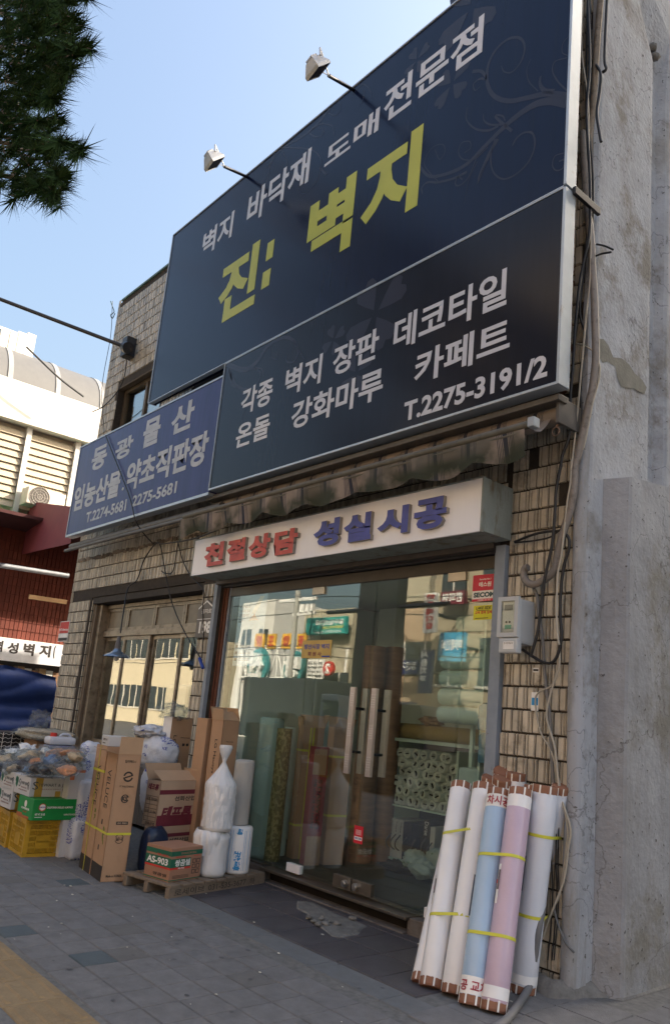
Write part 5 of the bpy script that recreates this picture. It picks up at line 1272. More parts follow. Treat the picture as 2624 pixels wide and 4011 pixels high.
# white plastic bag roll (stack of two) and paper rolls
def lathe(q, C, prof, n=28, mi=0, amp=0, seed=0, fr=3, smooth=True, axis=None):
    vs = []
    for r, z in prof:
        for j in range(n):
            a = 2*math.pi*j/n; k = 1+amp*noise.noise(Vector((math.cos(a)*fr, math.sin(a)*fr, z*fr*2+seed)))
            vs.append(Vector(C)+Vector((r*k*math.cos(a), r*k*math.sin(a), z)))
    q.add(vs, [(i*n+j, (i*n)+(j+1)%n, (i+1)*n+(j+1)%n, (i+1)*n+j) for i in range(len(prof)-1) for j in range(n)], mi, smooth); return q
bl, brr = gp(461,2032,PH), gp(522,2030,PH); C0 = gp(492,2036,PH)+Vector((-.06,.05,0)); rb = .118
def stand(px_, py_, half, z):
    p_ = gp(px_, py_, z); d_ = (p_-CAM); dd_ = Vector((d_.x,d_.y,0)).normalized(); dep = -(RC @ d_).z; r_ = half*dep/(FL/SS)*1.03
    c_ = p_+dd_*r_*.95; c_.z = z; return c_, r_
C0, rb = stand(490, 2042, 36.5, PH)
z1_ = zat(C0, 1931); z2_ = zat(C0, 1822); z3_ = zat(C0, 1771); z4_ = zat(C0, 1732)
t = thing('bagged_roll_lower', C0, 'lower white roll in a crumpled film bag on the pallet front', 'bagged roll'); 
q = MB(); rb0 = rb; rb = rb*.86; lathe(q, C0, [(0,0),(rb*.9,.002),(rb,.03)]+[(rb*(1+.02*math.sin(k*1.9)),.03+(z1_-PH-.06)*k/9) for k in range(1,9)]+[(rb,z1_-PH-.03),(rb*.7,z1_-PH-.004),(0,z1_-PH-.002)], 56, amp=.07, fr=5); rb = rb0*.93; q.build('wrapped_roll', film_m, t)
q = MB(); lathe(q, C0+Vector((-.03,-.03,0)), [(rb*.93,z1_-PH-.19),(rb*1.02,z1_-PH-.15),(rb*1.10,z1_-PH-.09),(rb*1.14,z1_-PH-.04),(rb*1.05,z1_-PH+.0),(rb*.98,z1_-PH+.012)], 56, amp=.22, seed=3, fr=4); q.build('loose_film', film_m, t)
t = thing('bagged_roll_upper', C0+Vector((0,0,z1_-PH+.004)), 'upper white roll in a translucent bag tied at its neck', 'bagged roll'); zz = z1_-PH+.004
q = MB(); lathe(q, C0, [(0,zz),(rb*.97,zz+.004),(rb,zz+.04),(rb*1.0,z2_-PH-.02),(rb*.92,z2_-PH),(0,z2_-PH+.003)], 40, amp=.02, fr=4, seed=8); q.build('wrapped_roll', roll_w, t)
q = MB(); lathe(q, C0, [(rb*1.03,zz+.03)]+[(rb*(1.035+.012*math.sin(k*2.3)),zz+.03+(z2_-PH-.06-zz)*k/9) for k in range(1,9)]+[(rb*1.03,z2_-PH-.01),(rb*.98,z2_-PH+.01),(rb*.62,z2_-PH+(z3_-z2_)*.40),(rb*.30,z2_-PH+(z3_-z2_)*.75),(.014,z3_-PH),(.022,z3_-PH+.03),(.045,z3_-PH+.08),(.055,z4_-PH-.02),(.05,z4_-PH)], 72, amp=.16, fr=9, seed=2); q.build('bag_film', film_m, t)
q = MB(); q.obox(C0+Vector((-rb*1.5,-.02,zz+.02)), Vector((rb*.8,-.03,.02)), Vector((0,.006,0)), Vector((-.02,0,.14))); q.build('bag_tail', film_m, t)
C1_, r1_ = stand(547, 2033, 29.5, PH); zA = zat(C1_, 1918); zB = zat(C1_, 1768)
t = thing('mulberry_paper_roll', C1_, 'fat white roll with blue Chinese characters at the right end of the pallet', 'paper roll')
q = MB(); lathe(q, C1_, [(0,0),(r1_*.96,.002),(r1_,.02),(r1_,zA-PH-.02),(r1_*.9,zA-PH-.002),(0,zA-PH)], 40, amp=.012, fr=4); bd_ = q.build('wrapped_roll', roll_w, t)
ORG[t] = C1_
on_roll(t, C1_, Vector((C1_.x,C1_.y,zA)), r1_, .29, '韓紙', .155, cyan_ink, .55, up=False, bold=.03); on_roll(t, C1_, Vector((C1_.x,C1_.y,zA)), r1_, .90, '韓', .05, cyan_ink, .45, up=False, bold=.03)
q = MB()
dd = (CAM-C1_); a0 = math.atan2(dd.y, dd.x)
for da in (-.75,-.5,.42,.55,.9): q.tube([C1_+Vector((r1_*1.004*math.cos(a0+da), r1_*1.004*math.sin(a0+da), .03)), C1_+Vector((r1_*1.004*math.cos(a0+da), r1_*1.004*math.sin(a0+da), zA-PH-.03))], .0012, 4)
q.build('printed_line', cyan_ink, t)
C2_ = C1_+Vector((-.04,.00,zA-PH+.003)); t = thing('linen_roll', C2_, 'off-white cloth-like roll standing on the fat paper roll', 'paper roll')
q = MB(); h2 = zB-zA; lathe(q, C2_, [(0,0),(.082,.001),(.085,.01),(.085,h2-.03),(.082,h2-.01),(.07,h2),(.045,h2-.004),(0,h2-.02)], 36, amp=.03, fr=5, seed=5); q.build('wrapped_roll', M('linen_film', (.45,.43,.40), .5, var=.06, bump=.4, bscale=30), t)
# tall brown cartons behind
def tallbox(label, kpx, rpx, lpx, toppy, z0=PH, mat=card_m, prints=None, flaps=None, depth=None, base_off=0, group='tall brown cartons behind the pallet load'):
    pass
def prlg(q, F):
    A = F.right(); B = F.left(); ft(q, B, 'LG Hausys Wallcovering', (.38,.30,.66,.86), 0, .01, vert=True)
    for i in range(3): fb(q, A, (.24+i*.19,.79,.39+i*.19,.815), 0, off=.0006); fb(q, A, (.255+i*.19,.793,.375+i*.19,.812), 1, off=.0013); ft(q, A, '3↑水'[i], (.29+i*.19,.796,.35+i*.19,.809), 0, .02, off=.002)
    ft(q, A, 'www.z-in.com', (.27,.845,.72,.853), 0, .02)
def tb_(K, lu, lw, py, label, prints, flaps, mat=card_m, z0=.0, pm=[ink_m, card_m]):
    F = Fr(K, K+YA+XA*-.2, K-XA-YA*.2, 1, lu, lw); F.z1 = zat(K, py); F.h = F.z1-F.z0
    return F, carton('tall_carton', F, mat, label, prints=prints, pm=pm, flaps=flaps, group='tall brown cartons behind the pallet load')
def kfind(px, py, Y, z0):     # near edge at image x, given depth Y
    p = at(px, py, Y); return Vector((p.x, p.y, z0))
eu_ = (YA+XA*-.2).normalized()
K3 = kfind(520.8, 1674, -.38, PH); F3, _ = tb_(K3, .20, .15, 1674, 'tall brown carton with raised flaps, right of the two others behind the pallet load', prlg, [(0,130,.10),(1,110,.12),(2,70,.12),(3,80,.10)])
K2 = kfind(487, 1672, -.40, PH); F22, _ = tb_(K2-eu_*.02, .16, .14, 1670, 'plain tall brown carton squeezed in the middle behind the pallet load', None, None)
K0 = kfind(401.9, 1666, -.52, PH); F0_, _ = tb_(K0, .26, .12, 1666, 'tall brown carton with a white side, left behind the pallet load', lambda q, F: (fb(q, F.left(), (0,0,1,1), 1, d=.0008), ft(q, F.right(), 'LG Hausys Wallcovering', (.12,.30,.30,.86), 0, .01, vert=True), ft(q, F.right(), 'www.z-in.com', (.5,.84,.95,.85), 0, .02), fb(q, F.right(), (.62,.78,.74,.80), 0), fb(q, F.right(), (.80,.78,.92,.80), 0)), None, pm=[ink_m, roll_w])
q = MB(); blob(q, F0_.corners(F0_.z1)[0]+F0_.eu*.05+F0_.ew*.05+ZA*.055, (.16,.13,.07), .7, 2.2, 4, 30, 20); q.build('plastic_bag', clear_m, label='crumpled clear plastic bag lying on the left tall carton', cat='plastic bag')
q = MB(); p = at(416,1654,F0_.K.y+.05); blob(q, p, (.07,.06,.05), .9, 3, 9, 24, 16); q.build('plastic_bag', clear_m, label='small clear plastic scrap sticking up behind the left tall carton', cat='plastic bag')
# large white and blue printed sack
def sack(label, C, r, mats, seed, prints=(), sq=.75, M3=None, name='sack', group=None, amp=.10, nu=40, nv=26):
    q = MB(); blob(q, C, r, amp, 3.0, seed, nu, nv, sq=sq, M3=M3); t = thing(name, C-Vector((0,0,r[2])), label, 'sack', group); q.build('bag', mats[0], t)
    for (u, v, w, h, body, mi) in prints:
        # lettering projected on the street-facing side
        dirn = Vector((.45,-.9,0)).normalized(); U = Vector((-dirn.y, dirn.x, 0)); U = -U if U.x < 0 else U
        O = C+dirn*(max(r[0],r[1])*.93)
        q = MB()
        if body: q.text(body, O, U, ZA, dirn, (u*r[0]-w*r[0]/2, v*r[2]-h*r[2]/2, u*r[0]+w*r[0]/2, v*r[2]+h*r[2]/2), .02, .01)
        else: q.obox(O+U*(u-w/2)*r[0]+ZA*(v-h/2)*r[2], U*w*r[0], ZA*h*r[2], dirn*.02)
        # wrap on the bag by projecting along -dirn
        for k, p in enumerate(q.v):
            uu = (p-C).dot(U); vv = p.z-C.z
            a = min(.98, abs(uu/r[0])); b_ = min(.98, abs(vv/r[2])); q.v[k] = C+U*uu+ZA*vv+dirn*(r[1]*(max(0,1-a**3.2)**.31)*(max(0,1-b_**3.2)**.31)*1.06+(.004))
        q.build('print', mats[mi], t)
    return t
prm = M('white_woven_sack', (.58,.60,.66), .45, var=.06, bump=.5, bscale=14)
ls = at(366,1720,-.62)
def printed_sack_mat(nm, seed, base=(.58,.60,.66), ink=(.03,.05,.33), thr=.56, sc=(9,9,26), fine=False):
    m = bpy.data.materials.new(nm); m.use_nodes = True; N = m.node_tree.nodes; L = m.node_tree.links; b = N['Principled BSDF']; b.inputs['Roughness'].default_value = .38
    g = N.new('ShaderNodeNewGeometry'); mp = N.new('ShaderNodeMapping'); mp.inputs['Scale'].default_value = sc; mp.inputs['Location'].default_value = (seed, seed, 0); L.new(g.outputs['Position'], mp.inputs[0])
    n = N.new('ShaderNodeTexNoise'); n.inputs['Scale'].default_value = 1.6; n.inputs['Detail'].default_value = 1; L.new(mp.outputs[0], n.inputs['Vector'])
    if fine:
        nb_ = N.new('ShaderNodeTexNoise'); nb_.inputs['Scale'].default_value = 5.5; nb_.inputs['Detail'].default_value = 0; L.new(g.outputs['Position'], nb_.inputs['Vector'])
        gt = N.new('ShaderNodeMapRange'); gt.inputs[1].default_value = .47; gt.inputs[2].default_value = .53; L.new(nb_.outputs[0], gt.inputs[0])
        mu = N.new('ShaderNodeMath'); mu.operation = 'MULTIPLY'; L.new(n.outputs[0], mu.inputs[0]); L.new(gt.outputs[0], mu.inputs[1])
    cr = N.new('ShaderNodeValToRGB'); cr.color_ramp.elements[0].position = thr; cr.color_ramp.elements[0].color = (*base,1); cr.color_ramp.elements[1].position = thr+.02; cr.color_ramp.elements[1].color = (*ink,1)
    L.new((mu if fine else n).outputs[0], cr.inputs[0]); L.new(cr.outputs[0], b.inputs['Base Color'])
    n2 = N.new('ShaderNodeTexNoise'); n2.inputs['Scale'].default_value = 9; n2.inputs['Detail'].default_value = 6; L.new(g.outputs['Position'], n2.inputs['Vector'])
    bp_ = N.new('ShaderNodeBump'); bp_.inputs['Strength'].default_value = .9; bp_.inputs['Distance'].default_value = .03; L.new(n2.outputs[0], bp_.inputs['Height']); L.new(bp_.outputs[0], b.inputs['Normal']); return m
psk = printed_sack_mat('blue_printed_film', 3, thr=.53, sc=(30,30,60), fine=True)
zc = .55
for (px_, py_, Yc, r, lab, pr) in (
    (367, 1750, -.55, (.23,.16,.17), 'upper white sack with blue print bulging behind the strapped cartons', [(.35,.35,1.0,.22,'리·이 DELUXE',1),(.5,-.75,.9,.12,None,1),(.3,-.2,.6,.2,'TM',1)]),
    (372, 1830, -.52, (.19,.16,.26), 'lower white sack with blue bands behind the strapped cartons', [(.2,.6,1.2,.10,None,1),(.2,.2,.8,.16,'대신공업사',1)])):
    C = at(px_, py_, Yc); sack(lab, C, r, [prm if 'lower' in lab else psk, M('sack_blue', (.03,.06,.38), .5)], int(px_), pr, group='white printed sacks')
C = at(350,1693,-.60); q = MB(); blob(q, C+Vector((0,0,-.03)), (.20,.14,.055), .5, 2.5, 12, 36, 20); q.build('plastic_bag', psk, label='crumpled white and blue printed bag on top of the sacks', cat='plastic bag')
# blue film bag behind the tall cartons near the ground
q = MB(); C = gp(316,2018,.12); blob(q, Vector((C.x-.12,C.y+.20,.22)), (.09,.11,.20), .08, 2.0, 31, 26, 18, sq=.6); q.build('plastic_bag', M('blue_film', (.010,.02,.05), .3, var=.3), label='dark blue plastic-wrapped bundle between the tall carton and the pallet', cat='plastic bag')
# tall slim printed bag left of strapped cartons (leans)
A = gp(174,1996,.0); q = MB(); tp = at(215,1728,A.y+.12)
t = thing('printed_bag_column', A, 'tall slim stack of white bags with blue print left of the strapped cartons', 'bag')
n = 3
for k in range(n):
    a = A+(tp-A)*(k/n); b_ = A+(tp-A)*((k+1)/n); c = (a+b_)/2; q = MB(); blob(q, c, (.10,.09,(b_-a).length*.53), .07, 2.2, 40+k, 28, 20, sq=.45); q.build('bag', printed_sack_mat('slim_bag_%d' % k, k*5.0, thr=.53, sc=(45,45,90), fine=True), t)
q = MB(); p = at(238,1712,-1.1); 
FB = Fr(F1.K+ZA*(F1.z1)+ZA*.002-F1.K.z*ZA, F1.K+F1.eu, F1.K+F1.ew, F1.z1+.09, .19, .19); FB.z0 = F1.z1+.002; FB.h = .085
carton('small_carton', FB, white_box, 'small white printed carton on top of the left strapped carton', prints=lambda q, F: [ft(q, F.left(), '용량 D-1', (.2,.5,.8,.75), 0, .02), fb(q, F.left(), (.2,.2,.6,.3), 0)], pm=[ink_m], taped=False)
#---- yellow crates
def crate(K, eu, lu, lw, h, label):
    F = Fr(K, K+eu, K+Vector((eu.y,-eu.x,0)), K.z+h, lu, lw)
    if F.ew.x > 0: F.ew = -F.ew
    t = thing('plastic_crate', F.K, label, 'crate', 'yellow plastic crates'); th = .008
    q = MB(); F_ = [F.right(), F.left()]
    c = F.corners(F.z0)
    sides = [(c[0], F.eu, F.lu, -F.ew), (c[3], -F.ew, F.lw, -F.eu), (c[1], F.ew, F.lw, F.eu), (c[2], -F.eu, F.lu, F.ew)]
    for O, U, w, N in sides:
        def bb(u0, v0, u1, v1, d=th, o=0): q.obox(O+U*u0+ZA*v0+N*o, U*(u1-u0), ZA*(v1-v0), -N*d)
        bb(0, 0, w, .03, .014, .004); bb(0, h-.03, w, h, .018, .008); bb(0, 0, .035, h, .012, .003); bb(w-.035, 0, w, h, .012, .003)
        m = 12
        for r in range(5):
            v0 = .035+r*(h-.07)/5; v1 = v0+(h-.07)/5-.012
            bb(.035, v1, w-.035, v1+.012)
            for k in range(22):
                u = .035+(w-.07)*k/22
                if .30*w < u < .68*w and r in (1,2): continue
                bb(u, v0, u+.0065, v1)
        bb(.30*w, .035+(h-.07)/5, .68*w, .035+3*(h-.07)/5)
        for u in (.30*w, .68*w): bb(u-.004, .03, u+.004, h-.03, .012, .004)
    q.build('shell', yel_crate, t); q = MB(); q.obox(F.K+ZA*.006+F.eu*.01+F.ew*.01, F.eu*(F.lu-.02), F.ew*(F.lw-.02), ZA*.006); q.build('base', yel_crate, t); return F
KC = gp(51,1993); RCp = gp(142,1993); LCp = gp(7.5,1972.5); eu = (RCp-KC); eu.z = 0; lu = eu.length; eu = Vector((.06,.998,0)).normalized()
hC = zat(KC, 1905)
FC = crate(KC, eu, lu*1.0, .44, hC, 'yellow slotted plastic crate under the green almond carton')
crate(KC+FC.ew*.47-FC.eu*.02, eu, .34, .40, hC, 'yellow slotted plastic crate at the left picture edge')
crate(KC+FC.eu*.42+FC.ew*.02, eu, .34, .40, hC, 'yellow slotted plastic crate hidden behind the front one')
zc0 = hC+.004
GF = Fr(Vector((KC.x,KC.y,zc0))-FC.eu*.0-FC.ew*.08+FC.eu*.0, KC+FC.eu, KC+FC.ew, 1, .46, .36)
def slide(F, px, rng=(-.3,.3)):
    best = None
    for i in range(400):
        p = F.K+F.ew*(rng[0]+(rng[1]-rng[0])*i/400); e = abs(proj(p)[0]-px)
        if best is None or e < best[0]: best = (e, p)
    F.K = best[1]
slide(GF, 73); GF.z0 = zc0; GF.K.z = zc0; GF.z1 = zat(GF.K, 1858); GF.h = GF.z1-zc0
def width_to(F, px):
    best = None
    for i in range(500):
        e = abs(proj(F.K+F.eu*(.05+i*.003))[0]-px)
        if best is None or e < best[0]: best = (e, .05+i*.003)
    F.lu = best[1]
width_to(GF, 178)
def almond(q, F):
    A = F.right(); B = F.left(); ringp(q, A, (.2,.62), .0, .028, 0); ringp(q, A, (.2,.62), .026, .033, 1); ft(q, A, 'ALMONDS', (.13,.59,.27,.66), 2, .02, off=.002)
    ft(q, A, 'CALIFORNIA SHELLED ALMONDS', (.30,.56,.88,.66), 0, .03); ft(q, A, 'UNPASTEURIZED', (.70,.22,.98,.30), 0, .01); ft(q, A, 'NET WT. 50 LBS.', (.06,.24,.28,.34), 0, .02); fb(q, A, (.06,.14,.22,.17), 0)
    ringp(q, B, (.5,.68), .0, .03, 0); ft(q, B, 'SUPERIOR', (.25,.40,.78,.50), 0, .03); ft(q, B, 'ALMONDS', (.38,.26,.62,.34), 3, .02); fb(q, B, (0,0,.8,.12), 3); fb(q, B, (0,.12,.35,.2), 3)
gF = carton('almond_carton', GF, green_box, 'green almond carton between the yellow crate and the white carton', prints=almond, pm=[white_ink, red_ink, blue_ink, M('orange_print2',(.45,.13,.04),.5)], taped=False)
WFz = GF.z1+.003; WF = Fr(Vector((GF.K.x,GF.K.y,WFz)), GF.K+GF.eu, GF.K+GF.ew, 1, .4, .38); slide(WF, 67); WF.K.z = WFz; WF.z0 = WFz; WF.z1 = zat(WF.K, 1808); WF.h = WF.z1-WFz; width_to(WF, 181)
def stew(q, F):
    for A, tapes in ((F.right(), 1), (F.left(), 0)):
        if tapes: fb(q, A, (.10,0,.25,1), 2); fb(q, A, (.74,0,.97,1), 2); fb(q, A, (.52,.0,.63,.3), 2)
        x0_ = .05 if tapes else .28
        ft(q, A, 'S', (x0_,.38,x0_+.11,.80), 0, .0, off=.0014); ft(q, A, 'TEWART & JASPE', (x0_+.11,.50,.86,.70), 0, .0, off=.0014); ft(q, A, 'R', (.86,.36,.96,.76), 0, .0, off=.0014)
        ft(q, A, 'MARKETING INC.', (x0_+.16,.36,.80,.43), 1, .0, off=.0014)
        if not tapes:
            O,U,V,N,w,h = A
            for k in range(7): 
                c = (.13+.05*math.cos(k*2.4), .62+.16*math.sin(k*1.7)); ringp(q, A, c, 0, .02, 3, n=9)
            fb(q, A, (.12,.3,.15,.6), 3); ft(q, A, 'CALIFORNIA SHELLED ALMONDS', (.3,.22,.85,.28), 1, .0)
stm = [M('slate_ink',(.07,.08,.085),.6), M('brown_ink',(.28,.16,.14),.6), ptape, M('leaf_green',(.03,.16,.10),.6)]
carton('nut_carton', WF, white_box, 'white nut carton with brown tape on top of the green almond carton', prints=stew, pm=stm, taped=False, group='white nut cartons')
for k, (zz, hh) in enumerate(((WFz, WF.h), (zc0+.02, GF.h))):
    F_ = Fr(Vector((WF.K.x,WF.K.y,zz))+WF.ew*(WF.lw+.012), WF.K+WF.eu+WF.ew*(WF.lw+.012), WF.K+WF.ew*2, zz+hh, .40, .38)
    F_ = Fr(F_.K, F_.K+WF.eu, F_.K+WF.ew, zz+hh, .40, .38)
    carton('nut_carton', F_, white_box, ['white nut carton at the left picture edge, level with the taped one','white nut carton at the left picture edge, on the left yellow crate'][k], prints=stew, pm=stm, taped=False, group='white nut cartons')
# goods packs in clear film on top
pk_mats = [M('dried_dark', (.03,.018,.014), .3, var=.8, scale=50), M('dried_tan', (.55,.42,.27), .4, var=.5, scale=40), M('dried_orange', (.55,.22,.08), .35, var=.5, scale=40), M('pack_blue', (.10,.18,.36), .25, var=.5, scale=30), M('pack_silver', (.70,.70,.70), .18, .3, var=.6, scale=40)]
def pack(px, py, Y, r, mi, seed, label, rz=0, tilt=0):
    C = at(px, py-9, Y); r = (r[0]*.9,r[1]*.9,r[2]*1.3); R3 = Matrix.Rotation(rz,3,'Z') @ Matrix.Rotation(tilt*2,3,'X'); t = thing('goods_pack', C-Vector((0,0,r[2])), label, 'food pack', 'film packs of dried goods on the white cartons')
    q = MB(); blob(q, C, (r[0]*.9,r[1]*.9,r[2]*.85), .35, 1.6, seed, 26, 14, M3=R3); q.build('contents', pk_mats[mi], t)
    q = MB(); blob(q, C, (r[0]*1.1,r[1]*1.1,r[2]*1.12), .55, 2.6, seed+50, 22, 10, M3=R3, sq=.75); q.sm = [False]*len(q.sm); q.build('film', clear_m, t)
yk = WF.K.y
for k, (px_, py_, dy, r, mi, lab) in enumerate((
    (20,1775,.20,(.17,.13,.05),1,'pale dried goods pack at the left picture edge'), (55,1788,.10,(.18,.12,.045),0,'dark dried goods pack nearest on the white carton'), (80,1772,.22,(.17,.13,.06),1,'tan dried goods pack behind the dark one'),
    (95,1794,.08,(.14,.10,.04),0,'dark glossy pack at the middle front of the carton'), (128,1782,.12,(.15,.12,.055),3,'bluish dark pack beside the orange topped ones'), (150,1790,.10,(.12,.10,.05),0,'black pack at the right front of the white carton'),
    (8,1792,.05,(.11,.08,.035),0,'small black pack at the left edge, nearest the street'), (38,1796,.04,(.11,.08,.035),1,'small tan pack leaning on the carton rim'), (72,1799,.03,(.10,.07,.03),3,'small bluish pack overhanging the carton front'), (110,1800,.03,(.10,.07,.03),0,'small glossy black pack overhanging the carton front'), (158,1799,.05,(.10,.08,.03),2,'small orange pack overhanging the right end of the carton'),
    (60,1765,.30,(.12,.09,.04),4,'silvery pack behind the tan one'), (128,1770,.22,(.11,.07,.035),3,'blue and white pack lying across the middle'), (176,1768,.15,(.10,.08,.035),1,'tan pack at the right end below the orange banded one'), (90,1780,.16,(.12,.07,.035),2,'orange brown pack in the centre of the heap'),
    (140,1764,.2,(.14,.10,.04),2,'pack with an orange label below the jug'), (165,1760,.22,(.13,.10,.035),2,'pack with an orange band lying highest on the right'), (172,1778,.20,(.12,.10,.04),4,'silvery pack behind the highest one'), (115,1760,.26,(.12,.10,.04),4,'silvery crumpled pack before the jug'), (35,1758,.28,(.14,.10,.04),4,'shiny clear pack under the netted box'))):
    pack(px_, py_, yk+dy, r, mi, k+1, lab, rz=k*.7, tilt=.2*math.sin(k*2))
q = MB(); blob(q, at(63,1748,yk+.35), (.10,.08,.07), .8, 2, 77, 24, 16); q.build('plastic_bag', film_m, label='small white knotted plastic bag between the packs and the brown carton', cat='plastic bag')
# carton, jug, netted box, wrapped bundle behind
CBK = at(140,1763,yk+.62); zt0 = WF.z1-.03
base = at(95,1775,yk+.55)
FN = Fr(Vector((base.x,base.y,base.z-.3)), base+WF.eu, base+WF.ew, base.z+.12, .45, .38); slide(FN, 110); FN.z0 = 0; FN.K.z = 0; FN.z1 = zat(FN.K, 1722); FN.h = FN.z1
FN.eu = WF.eu; 
slide(FN, 50, (-.5,.5)); FN.K.z = 0; FN.z1 = zat(FN.K, 1722); FN.h = FN.z1; width_to(FN, 108)
carton('brown_carton', FN, card_m, 'brown carton with black Korean print behind the film packs', prints=lambda q, F: [ft(q, F.right(), '(주)산돌', (.35,.84,.9,.88), 0, .03), ft(q, F.right(), '국내 최대', (.5,.90,.9,.93), 0, .02)], pm=[ink_m], taped=False)
q = MB(); c = (FN.corners(FN.z1)[0]+FN.corners(FN.z1)[2])/2; blob(q, c+Vector((.05,0,.065)), (.36,.25,.06), .18, 2, 91, 50, 24, sq=.6); t = thing('wrapped_bundle', c, 'flat pale bundle of dried stalks in clear film on the brown carton', 'bundle'); q.build('contents', M('pale_stalks', (.42,.36,.27), .5, var=.6, scale=45, bump=.8, bscale=30), t)
q = MB(); blob(q, c+Vector((.05,0,.065)), (.40,.28,.07), .22, 2.6, 92, 50, 24, sq=.65); q.build('film', clear_m, t)
q = MB(); pb = at(95,1672,c.y); blob(q, pb+Vector((0,0,-.02)), (.13,.10,.085), 1.0, 2.0, 93, 34, 22); q.build('plastic_bag', clear_m, label='puffed clear bag standing on the wrapped bundle', cat='plastic bag')
# jug
JC = at(137,1738,yk+.42); jz1 = at(140,1712,yk+.42).z; jz0 = at(140,1764,yk+.42).z
t = thing('liquid_jug', Vector((JC.x,JC.y,jz0)), 'white plastic jug of bluish liquid with a red cap', 'jug')
q = MB(); ew_ = WF.ew; q.obox(Vector((JC.x,JC.y,jz0))-WF.eu*.13+ew_*-.08, WF.eu*.27, ew_*.17, ZA*((jz1-jz0)*.62)); q.build('liquid', M('jug_liquid', (.14,.15,.24), .25, var=.05), t, bevel=.02)
q = MB(); q.obox(Vector((JC.x,JC.y,jz0+(jz1-jz0)*.625))-WF.eu*.13+ew_*-.08, WF.eu*.27, ew_*.17, ZA*((jz1-jz0)*.375)); q.build('jug_top', M('jug_plastic', (.55,.56,.62), .35, var=.04), t, bevel=.03)
q = MB(); q.tube([Vector((JC.x,JC.y,jz1-.005))-WF.eu*.07, Vector((JC.x,JC.y,jz1+.035))-WF.eu*.07], .032, 14); q.build('cap', red_ink, t)
q = MB(); hb = Vector((JC.x,JC.y,jz1-.005)); q.tube(crom([hb-WF.eu*.01, hb+WF.eu*.02+ZA*.03, hb+WF.eu*.08+ZA*.03, hb+WF.eu*.11],4), .012, 8); q.build('handle', M('jug_plastic', (.55,.56,.62), .35), t)
# netted black box at the left edge
NC = at(22,1727,yk+.45); t = thing('netted_box', NC-Vector((0,0,.12)), 'black box wrapped in white string net at the left picture edge', 'box')
x_, y_, z_ = NC; q = MB(); q.obox(NC-WF.eu*.18-ZA*.13-WF.ew*.2, WF.eu*.36, WF.ew*.42, ZA*.26); q.build('box', M('black_goods', (.012,.012,.013), .6, bump=.6), t, bevel=.02)
q = MB(); O = NC-WF.eu*.18-ZA*.13-WF.ew*.2
for k in range(6):
    z = .02+k*.044
    q.tube(crom([O-WF.ew*.006+WF.eu*(.36*j/12)+ZA*(z+.006*(-1)**j) for j in range(13)],3), .0025, 4); q.tube(crom([O-WF.eu*.006+WF.ew*(.42*j/12)+ZA*(z+.006*(-1)**j) for j in range(13)],3), .0025, 4)
for k in range(4): q.tube([O-WF.ew*.007+WF.eu*(.03+.1*k), O-WF.ew*.007+WF.eu*(.03+.1*k)+ZA*.26], .003, 4); q.tube([O-WF.eu*.007+WF.ew*(.03+.12*k), O-WF.eu*.007+WF.ew*(.03+.12*k)+ZA*.26], .003, 4)
q.build('string_net', white_ink, t)
# white red-flame carton behind the packs
p = at(165,1800,yk+.30); FX = Fr(Vector((p.x,p.y,.35)), p+WF.eu, p+WF.ew, p.z+.10, .14, .12); FX.K.z = .0; FX.z0 = 0; FX.z1 = p.z+.10; FX.h = FX.z1
carton('white_tub', FX, white_box, 'white and orange carton half hidden between packs and printed bags', prints=lambda q, F: [fb(q, F.right(), (0,.90,1,.93), 0), fb(q, F.right(), (0,.82,.3,.9), 0)], pm=[M('orange_print3',(.5,.14,.04),.5)], taped=False)
# dark blue cloth below green carton
q = MB(); vs = []; A = gp(146,1996,.0); B2 = gp(172,1990,.0)
for i in range(9):
    for j in range(7):
        t_ = i/8; s_ = j/6; p = A+(B2-A)*t_+Vector((-.0,.22,0)); vs.append(Vector((p.x+.015*math.sin(i*2.1), p.y+.02*math.cos(i*2.3+s_), .01+s_*.50)))
q.add(vs, [(i*7+j, (i+1)*7+j, (i+1)*7+j+1, i*7+j+1) for i in range(8) for j in range(6)], 0, True); q.build('blue_cloth', tarp_m, label='dark blue cloth hanging behind the crate and printed bags', cat='cloth')
#==================================================================== SHOP INTERIOR GOODS
FLZ = .116
# standing brown rolls
for k, (px_, pyt, Y) in enumerate(((834,1504,1.1),(884,1506,1.35))):
    a = at(px_, 1990, Y); tz = at(px_+ (8 if k else 6), pyt, Y); q = MB(); q.tube([Vector((a.x,Y,FLZ)), Vector((a.x,Y,min(tz.z,2.3)))], .115 if k == 0 else .10, 28); t = thing('flooring_roll', Vector((a.x,Y,FLZ)), ['left wood-brown floor roll standing inside behind the door handle','right wood-brown floor roll standing inside behind the door'][k], 'floor roll'); q.build('roll', brownroll, t)
    q = MB(); q.tube([Vector((a.x,Y,tz.z-.001)), Vector((a.x,Y,tz.z+.004))], .08, 24); q.build('roll_end', M('roll_end_tan', (.35,.26,.18), .7), t)
